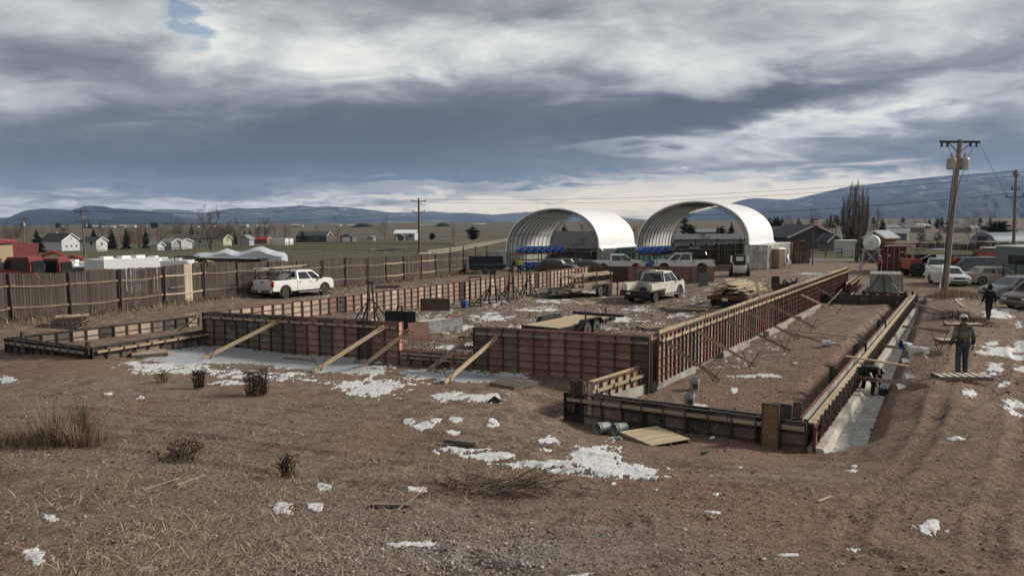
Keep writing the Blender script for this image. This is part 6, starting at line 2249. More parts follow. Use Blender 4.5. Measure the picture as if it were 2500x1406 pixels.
mb.hexa([(-3.0, -2.6, 2.45), (2.4, -2.6, 2.45), (1.0, 2.6, 4.35), (-3.0, 2.6, 4.35)], [(-3.0, -2.6, 2.52), (2.4, -2.6, 2.52), (1.0, 2.6, 4.42), (-3.0, 2.6, 4.42)])
rf = mb.build('roof', pm('red_roof_metal', (0.21, 0.033, 0.033), 0.45, 0.1, 0.1, 1.0), T)
for i in range(16):
 x = -2.9 + i * 0.34
 mb = MB()
 x2 = min(x, -2.9 + (i * 0.34) * 0.76) if x > 0 else x
 mb.beam((x, -2.6, 2.54), (x2, 2.58, 4.44), 0.05, 0.05)
 mb.build('roof_rib', pm('red_roof_metal', ()), rf, fix=False)
for x in (-2.8, 0.0, 2.2):
 mb = MB()
 mb.beam((x, -2.4, -0.5), (x, -2.4, 2.45), 0.14, 0.14)
 mb.build('post', M_STEEL_DARK, T, fix=False)
mb = MB()
mb.box(-3.0, 2.3, -0.5, 1.0, 2.4, 4.3)
mb.box(-3.0, -2.35, 2.2, 2.3, -2.25, 2.44)
mb.build('wall', M_STEEL_DARK, T, fix=False)
T = thing('metal_building', 'tan ribbed metal building with red eave at the left edge', 'building', gd(-34, 72), R(10))
mb = MB()
mb.box(-3, -3, -1, 1.25, 3, 4.2)
mb.build('wall', pm('tan_metal', (0.27, 0.22, 0.14), 0.6, 0, 0.08, 1), T, fix=False)
for i in range(9):
 mb = MB()
 mb.box(-2.4 + i * 0.42, -3.06, -1, -2.33 + i * 0.42, -3.002, 4.2)
 mb.build('wall_rib', pm('tan_metal', ()), T, fix=False)
mb = MB()
mb.hexa([(-3.2, -3.3, 4.25), (1.7, -3.3, 4.02), (1.7, 3.2, 4.02), (-3.2, 3.2, 4.25)], [(-3.2, -3.3, 4.65), (1.7, -3.3, 4.30), (1.7, 3.2, 4.30), (-3.2, 3.2, 4.65)])
mb.build('roof', pm('red_roof_metal', ()), T)
house('little white arched shed in front of the trees on the left', 384, 230, 3.2, 2.8, 1.6, 0.9, R(-20), WHT, GRY, name='garden_shed', cat='shed')
house('grey shed beside the long pale mobile home', 420, 235, 4.6, 4.2, 2.3, 1.0, R(-25), (0.26, 0.27, 0.28), GRY, [('f', -1, 1.0, 0.6, 0.6)], name='garden_shed', cat='shed')
house('white sunlit shed beside the long pale mobile home', 446, 238, 4.5, 4.0, 2.5, 0.7, R(-30), WHT, GRY, name='garden_shed', cat='shed')
house('long pale yellow mobile home behind the big bare tree', 494, 262, 19, 6, 2.8, 1.3, R(-6), (0.40, 0.39, 0.28), (0.085, 0.085, 0.085), [('f', -4, 1.2, 1.4, 1.0), ('f', 1, 1.2, 1.2, 1.0), ('f', 5, 1.2, 1.2, 1.0)], doors=[('f', -1.5, 1.0, 2.1)])
house('small grey shed left of the low red roof', 604, 262, 3.2, 3.6, 2.4, 1.2, R(80), (0.30, 0.30, 0.31), GRY, name='garden_shed', cat='shed')
house('low outbuilding with a red roof in the fields', 640, 300, 5.8, 4, 1.6, 0.9, R(-4), (0.15, 0.10, 0.08), (0.30, 0.035, 0.04), name='outbuilding', cat='shed')
house('dark green house left of the grey garage', 768, 330, 14, 7, 2.8, 1.6, R(-6), (0.06, 0.075, 0.065), (0.05, 0.052, 0.055), [('f', -4, 1.0, 1.4, 1.1), ('f', 2, 1.0, 1.4, 1.1)])
house('grey garage with white door in the fields', 851, 330, 5.2, 5.5, 2.5, 1.3, R(84), (0.13, 0.13, 0.135), DKR, doors=[('l', 0, 3.6, 2.1)], name='garage', cat='garage')
house('small pale shed between garage and metal workshop', 907, 345, 3.0, 3.2, 1.7, 0.6, R(80), (0.30, 0.29, 0.27), (0.2, 0.19, 0.18), name='garden_shed', cat='shed')
house('grey workshop with a bright white metal roof near the middle pole', 993, 345, 9.5, 8, 3.4, 1.4, R(-4), (0.40, 0.41, 0.43), (0.68, 0.70, 0.72), [('f', 2.8, 1.6, 2.2, 1.2)], name='workshop', cat='workshop')
house('dark lean to in front of the white roofed workshop', 979, 338, 6.0, 4, 2.3, 1.0, R(86), (0.085, 0.09, 0.10), (0.10, 0.10, 0.11), doors=[('l', 1.2, 1.0, 2.0)], name='lean_to', cat='shed')
house('dark roofed house framed by the left hoop shelter', 1400, 128, 14.5, 9, 2.4, 2.6, R(2), (0.12, 0.12, 0.125), (0.040, 0.040, 0.043), [('f', 3, 1.0, 1.2, 1.0)])
house('dark gabled shed left of the dark roofed house', 1346, 135, 7, 8, 2.6, 2.4, R(70), (0.05, 0.05, 0.053), (0.04, 0.04, 0.043), name='barn', cat='barn')
house('long grey mobile home framed by the right hoop shelter', 1706, 150, 17, 5, 2.6, 0.9, R(-3), (0.20, 0.205, 0.215), (0.10, 0.105, 0.11), [('f', x, 1.0, 0.9, 1.0) for x in (-5.5, -2, 1, 3, 5.5)])
house('long grey barn on the field inside the right hoop shelter', 1722, 330, 9, 6, 2.2, 1.2, R(-5), (0.08, 0.08, 0.085), (0.19, 0.20, 0.21), name='barn', cat='barn')
house('dark grey house with wide white edged gable right of the shelters', 1950, 165, 11.5, 12.0, 2.75, 2.5, R(100), (0.055, 0.058, 0.066), (0.034, 0.036, 0.042), [('l', 2.6, 0.9, 1.3, 1.15), ('l', -1.6, 0.9, 1.0, 1.15), ('l', -5.0, 0.7, 0.5, 1.5)], over=0.5)
house('side wing of the dark grey house, low roof', 1890, 172, 9, 8, 2.3, 2.5, R(5), (0.06, 0.062, 0.07), (0.034, 0.036, 0.042), [('f', 3.2, 0.8, 1.2, 1.2)])
house('grey barn shaped shed beside the dark grey house', 2027, 150, 3.4, 3.2, 2.0, 1.4, R(98), (0.115, 0.12, 0.115), DKR, name='garden_shed', cat='shed')
house('low brown shed behind the barn shaped shed', 2065, 175, 9, 5, 2.2, 0.8, R(0), (0.10, 0.075, 0.06), (0.16, 0.13, 0.11), name='outbuilding', cat='shed')
house('ochre shed with pale roof behind the white tank', 2150, 112, 3.4, 3.0, 2.9, 0.9, R(35), (0.17, 0.105, 0.05), (0.30, 0.31, 0.32), name='garden_shed', cat='shed')
house('grey house with a bright white end near the big conifer', 2186, 260, 8, 6, 2.4, 1.5, R(-35), (0.14, 0.14, 0.145), (0.35, 0.36, 0.38), [('r', 0, 1, 1, 1)])
T = thing('quonset_hut', 'grey rounded metal hut behind the fence at the right edge', 'hut', gd(2452, 168), R(8))
mb = MB()
rows = []
for j in range(9):
 rows.append([(-5.6 + j * 1.4, -4.2 * math.cos(math.pi * i / 16), 3.5 * math.sin(math.pi * i / 16) ** 0.9) for i in range(17)])
mb.rings(rows, closed=False)
mb.add([(-5.6, -4.2 * math.cos(math.pi * i / 16), 3.5 * math.sin(math.pi * i / 16) ** 0.9) for i in range(17)], [tuple(range(17))])
mb.build('shell', pm('hut_metal', (0.20, 0.22, 0.255), 0.5, 0.4, 0.08, 0.6), T, smooth=True, fix=False)
mb = MB()
mb.box(-5.66, -1.5, 0, -5.61, 1.5, 2.6)
mb.build('door', M_STEEL_DARK, T, fix=False)
house('small white utility trailer by the road past the dark grey house', 2064, 125, 3.0, 1.9, 2.2, 0.12, R(4), WHT, WHT, name='utility_trailer', cat='trailer', over=0.02)
T = thing('wood_pile', 'reddish firewood pile under a blue sheet past the white utility trailer', 'wood pile', gd(2089, 126), R(2))
r = random.Random(4)
lg = MB()
lg.tube((0, -0.25, 0), (0, 0.25, 0), 0.12, 6)
lgm = lg.mesh('log', pm('split_log', (0.28, 0.16, 0.10), 0.9, 0, 0.3, 3, orand=0.3))
for i in range(70):
 o = link('log', lgm, T, (r.uniform(-1.0, 1.0), -0.3 + r.uniform(-.1, .1), 0.12 + abs(r.gauss(0, 0.45))))
 o.rotation_euler = (r.uniform(-.4, .4), r.uniform(0, 3), r.uniform(-.6, .6))
mb = MB()
mb.box(-1.1, -0.1, 0, 1.1, 0.6, 1.25)
mb.build('covered_core', pm('blue_sheet', (0.05, 0.10, 0.22), 0.5), T, fix=False)
house('white cargo trailer standing in the field left of the pickup', 686, 262, 5.0, 2.3, 2.2, 0.1, R(-14), (0.60, 0.60, 0.60), WHT, name='cargo_trailer', cat='trailer', over=0.02, doors=[('r', 0, 1.7, 1.9)])
house('second white cargo trailer end on beside the first', 703, 266, 3.2, 2.3, 2.1, 0.1, R(-14), (0.66, 0.66, 0.66), WHT, name='cargo_trailer', cat='trailer', over=0.02)
house('white shed roof and orange hopper box near the foot of the middle pole', 1038, 118, 1.6, 1.2, 1.6, 0.1, R(0), WHT, WHT, name='utility_box', cat='box', over=0.03)
rf_ = random.Random(21)
FARB = [(210, 1250), (235, 1250), (268, 1300), (300, 1300), (322, 1280), (480, 1300), (520, 1300), (600, 1350), (640, 1350), (720, 1350), (735, 1350), (820, 1400), (860, 1400), (1036, 1300), (1046, 1300), (1160, 1350), (1172, 1350), (1184, 1350), (150, 1250)]
for i, (px, Y) in enumerate(FARB):
 house('pale far building on the plateau skyline ' + ('over the white houses' if px < 260 else ('over the orange bush' if px < 400 else ('behind the large cottonwood' if px < 620 else ('above the cargo trailers' if px < 760 else ('left of the middle pole' if px < 1000 else 'right of the middle pole'))))), px, Y, rf_.uniform(8, 22), 8, rf_.uniform(2.2, 3.6), 1.0, R(rf_.uniform(-10, 10)), rf_.choice([WHT, (0.45, 0.44, 0.42), (0.25, 0.22, 0.2)]), rf_.choice([(0.5, 0.5, 0.52), (0.3, 0.28, 0.27)]), name='far_building', cat='building', grp='far buildings on the plateau skyline', over=0.1)
def wh(px):
 return 'left of the tall poplars' if px < 2050 else ('just right of the tall poplars' if px < 2200 else ('left of the leaning pole' if px < 2325 else ('right of the leaning pole' if px < 2410 else 'near the right edge pole')))
for i in range(34):
 px = rf_.uniform(1900, 2490)
 Y = rf_.uniform(420, 1250)
 wi, ri = rf_.randrange(4), rf_.randrange(4)
 house('far ' + ('white', 'beige', 'brown', 'grey')[wi] + ' house with ' + ('black', 'dark grey', 'pale metal', 'rusty red')[ri] + ' roof ' + wh(px), px, Y, rf_.uniform(9, 14), 8, 2.6, 1.7, R(rf_.uniform(-40, 40)), [WHT, (0.35, 0.33, 0.3), (0.2, 0.16, 0.13), (0.15, 0.15, 0.16)][wi], [DKR, (0.16, 0.15, 0.15), (0.45, 0.46, 0.48), (0.2, 0.09, 0.07)][ri], name='far_house', cat='house', grp='far houses below the right mountain', over=0.2)
for px, lb, w in ((1083, 'dark earth heap on the plateau skyline right of the middle pole', 15), (887, 'long dark heap on the plateau skyline in the picture middle', 22)):
 mb = MB()
 mb.rings([[(w * f * math.cos(a), 6 * f * math.sin(a), z) for a in np.linspace(0, 2 * math.pi, 13)[:-1]] for f, z in ((1.0, -1), (0.7, 3.4), (0.35, 6.0), (0.08, 6.6))])
 o = mb.build('earth_heap', pm('heap_earth', (0.045, 0.042, 0.042), 0.95, bump=0.5, bscale=1), None, loc=gd(px, 1280))
 tag(o, lb, 'heap')
# ------------------------------------------------------------------ trees
M_BARK = pm('grey_bark', (0.115, 0.098, 0.082), 0.95, 0, 0.25, 1.0, orand=0.2)
M_TWIG = pm('twig_brown', (0.105, 0.082, 0.066), 0.95, 0, 0.25, 1.0, orand=0.2)
M_TWIGO = pm('twig_orange', (0.20, 0.105, 0.06), 0.95, 0, 0.25, 1.0)
M_NEEDLE = pm('dark_needles', (0.028, 0.038, 0.025), 0.95, 0, 0.35, 0.9, orand=0.25)
def tube_np(segs, n=3):
 """many tapered segments in one mesh: segs [(p, q, r0, r1)]"""
 a = np.array([s[0] for s in segs], float)
 b_ = np.array([s[1] for s in segs], float)
 r0 = np.array([s[2] for s in segs])
 r1 = np.array([s[3] for s in segs])
 d = b_ - a
 d /= np.maximum(np.linalg.norm(d, axis=1, keepdims=True), 1e-9)
 h = np.where(np.abs(d[:, 2:3]) > 0.9, [[1.0, 0, 0]], [[0, 0, 1.0]])
 u = np.cross(d, h)
 u /= np.linalg.norm(u, axis=1, keepdims=True)
 w = np.cross(d, u)
 m = len(segs)
 co = np.zeros((m, 2, n, 3))
 for k in range(n):
  t = 2 * math.pi * k / n
  o = u * math.cos(t) + w * math.sin(t)
  co[:, 0, k] = a + o * r0[:, None]
  co[:, 1, k] = b_ + o * r1[:, None]
 base = (np.arange(m) * 2 * n)[:, None]
 q = np.concatenate([base + np.array([[k, (k + 1) % n, n + (k + 1) % n, n + k]]) for k in range(n)])
 return co.reshape(-1, 3), q
def bare_tree(label, loc, hgt, seed, kind='spread', grp='bare trees across the valley', dens=1.0, twig=None, rscale=1.0):
 r = random.Random(seed)
 trunk, crown = [], []
 ns, t0, up, ln = {'spread': (1, .22, .75, .46), 'poplar': (1, .1, 1.7, .26), 'multi': (4, .18, 1.0, .36), 'bush': (8, .15, .7, .42), 'willow': (3, .2, .5, .5)}[kind]
 mn = max(hgt * .0017, .016) * rscale
 n1, n2, n3 = (16, 7, 4) if dens > .3 else (10, 4, 2)
 if ns > 1:
  n1 = 12 if ns < 5 else 7
 def stick(p, d, L, r0, lev, out):
  k = 3 if lev < 2 else 2
  pts = [p]
  for i in range(k):
   d = (d + Vector((r.gauss(0, .10), r.gauss(0, .10), r.gauss(.05, .06) if kind != 'willow' else -.06 * lev))).normalized()
   q = p + d * L / k
   out.append((p, q, max(mn, r0 * (1 - i / k * .7)), max(mn * .7, r0 * (1 - (i + 1) / k * .7))))
   p = q
   pts.append(q)
  return pts
 def kids(pts, n, L, r0, lev):
  for i in range(n):
   f = (.2 + .8 * (i + r.random()) / n) * (len(pts) - 1)
   k = min(int(f), len(pts) - 2)
   p = pts[k].lerp(pts[k + 1], f - k)
   ax_ = (pts[k + 1] - pts[k]).normalized()
   a = r.uniform(0, 6.283)
   o = Matrix.Rotation(a, 3, ax_) @ ax_.orthogonal().normalized()
   d = (ax_ * .75 + o * .8 + Vector((0, 0, .25 if kind != 'willow' else -.2 * lev))).normalized()
   ll = L * r.uniform(.6, 1.15) * (1 - .45 * f / (len(pts) - 1))
   q = stick(p, d, ll, r0 * .5, lev, crown)
   if lev == 2:
    kids(q, n3, ll * .55, r0 * .4, 3)
 for s in range(ns):
  a = r.uniform(0, 6.283)
  tl = 0.03 if ns == 1 else r.uniform(.08, .30)
  d = Vector((math.cos(a) * tl, math.sin(a) * tl, 1)).normalized()
  H_ = hgt * (.92 if ns == 1 else r.uniform(.7, .95))
  p = Vector((0, 0, -.3))
  pts = [p]
  R0 = hgt * (.017 if ns == 1 else .010) * rscale
  for i in range(8):
   q = p + (d + Vector((r.gauss(0, .05), r.gauss(0, .05), 0))) * H_ / 8
   trunk.append((p, q, R0 * (1 - i / 8.5), R0 * (1 - (i + 1) / 8.5)))
   p = q
   pts.append(q)
  for i in range(n1):
   f = t0 + (1 - t0) * (i + .6 * r.random()) / n1
   k = min(int(f * 8), 7)
   b_ = pts[k].lerp(pts[k + 1], f * 8 - k)
   a = r.uniform(0, 6.283)
   dd = Vector((math.cos(a), math.sin(a), up)).normalized()
   L = hgt * ln * (1.12 - .75 * f) * r.uniform(.75, 1.15)
   q = stick(b_, dd, L, R0 * .5 * (1.15 - f), 1, crown)
   kids(q, n2, L * .55, R0 * .45 * (1.1 - f), 2)
 T = thing('bare_tree', label, 'tree', loc, 0, grp)
 c, q = tube_np(trunk, 6)
 link('trunk', np_mesh('trunk', c, q, M_BARK, True), T)
 c, q = tube_np(crown, 3)
 link('crown', np_mesh('crown', c, q, twig or M_TWIG), T)
 return T
def poplar(label, loc, hgt, wid, seed, n=16):
 """fastigiate poplar clump: many near vertical stems with steep twigs"""
 r = random.Random(seed)
 tr, cr = [], []
 for s in range(n):
  x0 = r.uniform(-1, 1)
  x = x0 * wid * 0.22
  y = r.uniform(-1, 1) * wid * 0.16
  hh = hgt * (1 - 0.42 * abs(x0) ** 1.3) * r.uniform(0.86, 1.0)
  p = Vector((x * 0.5, y, -0.3))
  rad = hgt * 0.007 * (0.7 + 0.5 * r.random())
  m = 12
  tgt = x0 * wid * 0.5
  for i in range(m):
   t = (i + 1) / m
   q = Vector((x * 0.5 + (tgt - x * 0.5) * math.sin(min(1, t * 1.6) * 1.57) * 0.95 + r.gauss(0, .05), y * (1 + t) + r.gauss(0, .08), hh * t))
   r2 = rad * (1 - 0.9 / m)
   tr.append((p, q, rad * (1 - t * 0.8) + 0.015, rad * (1 - t * 0.88) + 0.01))
   if t > 0.12:
    for _ in range(9):
     a = r.uniform(0, 6.28)
     L = hgt * r.uniform(0.05, 0.13) * (1.1 - 0.5 * t)
     st = p.lerp(q, r.random())
     d = Vector((math.cos(a) * 0.33, math.sin(a) * 0.33, 1)).normalized()
     e = st + d * L
     cr.append((st, e, 0.022, 0.010))
     for _ in range(3):
      b2 = st.lerp(e, r.random())
      a2 = r.uniform(0, 6.28)
      cr.append((b2, b2 + Vector((math.cos(a2) * 0.4, math.sin(a2) * 0.4, 1)).normalized() * L * 0.5, 0.014, 0.008))
   p = q
 T = thing('poplar_tree', label, 'tree', loc, 0, 'tall bare poplars before the right mountain')
 c, q = tube_np(tr, 5)
 link('trunk', np_mesh('trunk', c, q, M_BARK, True), T)
 c, q = tube_np(cr, 3)
 link('crown', np_mesh('crown', c, q, M_TWIG), T)
 return T
def conifer(label, loc, hgt, seed, wid=0.42, grp='dark conifers across the valley', round_=False):
 r = random.Random(seed)
 T = thing('conifer_tree', label, 'tree', loc, 0, grp)
 c, q = tube_np([(Vector((0, 0, -0.3)), Vector((0, 0, hgt * 0.96)), hgt * 0.018, hgt * 0.003)], 6)
 link('trunk', np_mesh('trunk', c, q, M_BARK, True), T)
 co, tri = [], []
 nl = 26
 for i in range(nl):
  t = (i + 0.3) / nl
  z = hgt * (0.08 + 0.92 * t)
  rad = hgt * wid * 0.5 * ((1 - t) ** 0.85 + 0.03) if not round_ else hgt * wid * 0.5 * math.sqrt(max(0.02, 1 - (2 * t - 0.9) ** 2 * 0.85))
  nb = max(5, int(15 * (1 - t * 0.5)))
  for k in range(nb):
   a = r.uniform(0, 6.283)
   L = rad * (r.uniform(0.3, 1.25) if round_ else r.uniform(0.55, 1.15))
   if round_ and r.random() < .35:
    continue
   d = Vector((math.cos(a), math.sin(a), 0))
   sd_ = Vector((-d.y, d.x, 0))
   base = Vector((0, 0, z + r.uniform(-.02, .02) * hgt))
   drop = -0.25 * L if not round_ else 0.1 * L
   m = 5
   for j in range(m):
    f0, f1 = j / m * 0.85 + 0.1, (j + 1.4) / m * 0.85 + 0.12
    p0 = base + d * L * f0 + Vector((0, 0, drop * f0 * f0))
    w = L * 0.17 * (1.15 - f0) * r.uniform(0.7, 1.4) + hgt * 0.007
    p1 = base + d * L * f1 + Vector((0, 0, drop * f1 * f1))
    hz_ = Vector((0, 0, r.uniform(-.4, .4) * w))
    b0 = len(co)
    co += [p0 + sd_ * w + hz_, p0 - sd_ * w - hz_, p1 + Vector((0, 0, r.uniform(-.5, .3) * w))]
    tri.append((b0, b0 + 1, b0 + 2))
    b0 = len(co)
    co += [p0 + Vector((0, 0, w * 0.8)), p0 - Vector((0, 0, w * 0.8)) + sd_ * w * 0.4, p1 + sd_ * r.uniform(-1, 1) * w]
    tri.append((b0, b0 + 1, b0 + 2))
 link('crown', np_mesh('crown', [tuple(p) for p in co], tri, M_NEEDLE), T)
 return T
def hp(py_top, px, Y):
 """height of a tree whose top shows at px,py_top when it stands Y metres away"""
 return at(px, py_top, Y).z - H((px - 1250) / 1800 * Y, Y)
BT = [  # px, top py, Y, kind, label
 (515, 493, 215, 'multi', 'largest bare cottonwood behind the tarped trailer'),
 (588, 529, 235, 'spread', 'bare tree right of the large cottonwood'),
 (572, 533, 250, 'spread', 'slimmer bare tree close beside the large cottonwood'),
 (652, 530, 300, 'spread', 'lone bare tree standing over the low red roof'),
 (942, 522, 330, 'spread', 'lone slender bare tree left of the white roofed workshop'),
 (1107, 538, 330, 'poplar', 'bushy upright bare tree right of the middle pole'),
 (428, 524, 270, 'spread', 'bare tree over the grey shed on the left'),
 (450, 535, 280, 'spread', 'second bare tree over the grey shed on the left'),
 (405, 538, 275, 'spread', 'low bare tree left of the grey shed'),
 (545, 545, 260, 'bush', 'grey brown thicket tree beside the long mobile home'),
 (475, 540, 262, 'spread', 'bare tree left of the large cottonwood'),
 (388, 548, 275, 'spread', 'bare tree right of the orange bush'),
 (60, 540, 210, 'spread', 'faint bare tree above the red roofed shed'),
 (35, 548, 215, 'spread', 'faint bare tree at the left edge'),
 (310, 562, 240, 'spread', 'thin bare tree beside the arched shed'),
 (775, 545, 345, 'spread', 'bare tree rising behind the dark green house'),
 (825, 552, 345, 'spread', 'small bare tree by the grey garage'),
 (1478, 513, 150, 'willow', 'rounded bare willow rising behind the left hoop shelter'),
 (1425, 540, 160, 'spread', 'bare tree seen inside the left hoop shelter'),
 (1380, 552, 190, 'spread', 'low bare tree seen inside the left hoop shelter'),
 (1420, 575, 125, 'spread', 'thin pale bare tree before the dark roofed house'),
 (1722, 560, 140, 'spread', 'thin bare tree before the long grey mobile home'),
 (1985, 507, 420, 'spread', 'bare tree behind the dark grey house'),
 (1925, 518, 420, 'spread', 'rounded bare tree left behind the dark grey house'),
 (1950, 530, 400, 'spread', 'low bare tree behind the dark grey house'),
 (2145, 497, 210, 'poplar', 'slimmer bare poplar right of the tall clump'),
 (2132, 520, 205, 'poplar', 'short bare poplar right of the tall clump'),
 (2385, 515, 260, 'spread', 'hazy rounded bare tree behind the rounded hut'),
 (2365, 525, 270, 'spread', 'smaller hazy bare tree behind the rounded hut'),
 (1555, 548, 180, 'spread', 'russet bare tree between the two hoop shelters'),
 (1535, 556, 175, 'spread', 'low russet bare tree between the two hoop shelters'),
 (2028, 553, 200, 'spread', 'pale olive bare tree over the barn shaped shed'),
 (2010, 560, 200, 'spread', 'low olive bare tree over the barn shaped shed'),
 (2250, 560, 200, 'bush', 'low scrubby tree behind the right fence'),
 (2290, 562, 210, 'bush', 'scrubby tree left of the leaning pole'),
]
for i, (px, top, Y, kd, lb) in enumerate(BT):
 bare_tree(lb, gd(px, Y), max(3, hp(top, px, Y)), i + 40, kd, dens=0.5, twig=M_TWIGO if 'russet' in lb else None)
bare_tree('orange brown leafless bush mass behind the arched shed', gd(342, 262), hp(541, 342, 262), 91, 'bush', twig=M_TWIGO)
poplar('tall bare poplar clump towering before the right mountain', gd(2086, 168), hp(438, 2086, 168), 6.3, 3, 22)
poplar('narrow bare poplar leaning on the right of the tall clump', gd(2103, 172), hp(446, 2103, 172), 3.0, 8, 9)
for i, (px, top, Y, w, rd, lb) in enumerate([
 (92, 558, 215, 0.75, False, 'wide dark conifer left of the white farmhouse'),
 (230, 555, 300, 0.6, False, 'conifer behind the small white house'),
 (275, 556, 250, 0.55, False, 'conifer right of the small white house'),
 (310, 554, 235, 0.5, False, 'conifer left of the arched shed'),
 (358, 556, 250, 0.5, False, 'conifer behind the arched shed'),
 (470, 546, 290, 0.5, False, 'slim conifer among the bare trees'),
 (612, 557, 280, 0.45, False, 'conifer beside the small grey shed'),
 (575, 560, 275, 0.45, False, 'narrow conifer left of the small grey shed'),
 (740, 561, 320, 0.75, False, 'small dense conifer right of the cargo trailers'),
 (1155, 553, 330, 1.0, True, 'broad rounded pine in the middle field'),
 (1056, 568, 345, 0.9, True, 'tiny pine between the middle pole and the broad pine'),
 (1378, 546, 170, 0.7, False, 'dark conifer inside the left hoop shelter'),
 (1672, 531, 330, 0.55, True, 'tall pine inside the right hoop shelter, leftmost'),
 (1686, 548, 320, 0.9, True, 'bushy pine inside the right hoop shelter'),
 (1752, 548, 300, 0.4, False, 'slim conifer inside the right hoop shelter'),
 (1763, 551, 290, 0.8, True, 'round dark tree inside the right hoop shelter'),
 (1786, 541, 290, 0.6, False, 'conifer by the right foot of the right hoop shelter'),
 (1892, 531, 240, 0.7, True, 'dark pine standing over the dark grey house roof'),
 (1862, 527, 420, 0.5, True, 'hazy pine left of the dark grey house'),
 (1878, 532, 430, 0.5, True, 'second hazy pine left of the dark grey house'),
 (2153, 530, 150, 0.5, False, 'tall dark conifer behind the white tank'),
 (2178, 566, 135, 0.7, False, 'small conifer behind the maroon container'),
 (2432, 540, 175, 1.1, True, 'round dark juniper left of the rounded hut'),
 (55, 543, 1150, 0.6, True, 'far pine on the left plateau'), (140, 543, 1150, 0.6, True, 'far pine pair on the left plateau, left one'), (146, 543, 1150, 0.6, True, 'far pine pair on the left plateau, right one'), (207, 541, 1150, 0.5, False, 'far pine beside the left pole, left'), (218, 540, 1150, 0.5, False, 'far pine beside the left pole, middle'), (223, 542, 1150, 0.5, False, 'far pine beside the left pole, right'), (245, 541, 1150, 0.5, False, 'lone far pine right of the left pole'), (373, 541, 1100, 0.6, True, 'far pine above the orange bush, left'), (381, 541, 1100, 0.6, True, 'far pine above the orange bush, right'),
]):
 conifer(lb, gd(px, Y), max(2.5, hp(top, px, Y)), i + 7, w, round_=rd)
for i in range(64):
 px = rf_.uniform(-10, 700)
 Y = rf_.uniform(290, 520)
 if i < 46 or px > 300:
  bare_tree('grey brown bare tree in the far belt, ' + ('over the white houses' if px < 260 else ('near the arched shed' if px < 410 else ('around the long mobile home' if px < 580 else 'by the cargo trailers'))), gd(px, Y), rf_.uniform(6, 12), i + 400, rf_.choice(('spread', 'bush', 'poplar', 'spread')), grp='belt of bare trees beyond the left houses', dens=.2, rscale=1.8, twig=M_TWIGO if rf_.random() < .12 else None)
for i in range(70):
 px = rf_.uniform(1880, 2495)
 Y = rf_.uniform(380, 1200)
 f = conifer if rf_.random() < 0.3 else None
 if f:
  conifer('small far conifer below the mountain ' + wh(px), gd(px, Y), rf_.uniform(7, 14), i, 0.6, grp='far conifers below the right mountain', round_=rf_.random() < 0.6)
 else:
  bare_tree('small far bare tree below the mountain ' + wh(px), gd(px, Y), rf_.uniform(7, 13), i + 200, 'spread', grp='far bare trees below the right mountain', dens=0.12, rscale=1.6)
# ------------------------------------------------------------------ power poles and wires
def pole(label, base, top, arms=(), r0=0.17, r1=0.11, trans=(), mat=None, armw=(1, 0)):
 T = thing('power_pole', label, 'power pole', base)
 d = top - base
 mb = MB()
 mb.tube((0, 0, -0.4), d, r0, 10, r1)
 mb.build('pole', mat or pm('pole_wood', (0.16, 0.125, 0.10), 0.9, 0, 0.2, 1.5, (0.09, 0.07, 0.055), 0.5, stretch=(3, 3, 0.4)), T, smooth=True)
 aw = Vector((armw[0], armw[1], 0)).normalized()
 ends = []
 for (f, half, ins) in arms:
  c = d * f
  mb = MB()
  mb.beam(c - aw * half + Vector((0, 0, 0)), c + aw * half, 0.11, 0.14)
  for s in (-1, 1):
   mb.beam(c + aw * s * half * 0.55 - Vector((0, 0, .05)), c - d.normalized() * half * 0.55, 0.04, 0.04)
  am = mb.build('cross_arm', M_STEEL_DARK if half > 1.2 else M_WOOD_GREY, T, fix=False)
  for k in ins:
   mb = MB()
   p = c + aw * half * k
   s = -1 if half > 1.2 else 1
   mb.lathe([(0.03, 0), (0.09, s * 0.06), (0.05, s * 0.12), (0.09, s * 0.18), (0.04, s * 0.26)], 8, o=tuple(p + Vector((0, 0, 0.07 * s))))
   mb.build('insulator', M_TRIM, am)
   ends.append(base + p + Vector((0, 0, 0.33 * s)))
 for (f, off, sz) in trans:
  c = d * f + aw * off
  mb = MB()
  mb.lathe([(0.05, -sz), (0.27, -sz), (0.29, -sz + 0.1), (0.29, sz - 0.1), (0.25, sz), (0.08, sz + 0.04), (0.06, sz + 0.3)], 14, o=tuple(c))
  mb.beam(c, d * f, 0.12, 0.2)
  mb.build('transformer', pm('transformer_grey', (0.34, 0.34, 0.33), 0.5, 0.2, 0.15, 2, (0.18, 0.10, 0.06), 0.5), T)
 return T, ends
b0 = g3(PITPOLE.x, PITPOLE.y)
t0 = at(2344, 341, b0.y - 0.4)
POLE_R, eR = pole('leaning wooden power pole with two transformers on the grassy mound', b0, t0, [(0.985, 1.38, (-0.62, 0.55, -0.9, 0.85))], 0.20, 0.13, [(0.845, -0.42, 0.36), (0.845, 0.47, 0.38)], pm('bleached_pole', (0.225, 0.19, 0.16), 0.9, 0, 0.15, 1.5, (0.12, 0.10, 0.085), 0.4, stretch=(3, 3, 0.4)), (1, 0.1))
d_ = t0 - b0
for k, (pts, r_) in enumerate([([(0.83, -0.35), (0.78, -0.30), (0.5, -0.33), (0.30, -0.28), (0.04, -0.2)], 0.028), ([(0.80, 0.35), (0.74, 0.16), (0.5, -0.22), (0.2, -0.24), (0.05, -0.21)], 0.02), ([(0.96, 0.85), (0.90, 0.55), (0.885, 0.48)], 0.012), ([(0.96, -0.9), (0.90, -0.6), (0.885, -0.44)], 0.012)]):
 mb = MB()
 mb.path([d_ * f + Vector((o, -0.03 * k - 0.15, 0)) for f, o in pts], r_, 5)
 mb.build('cable', M_BLACK, POLE_R)
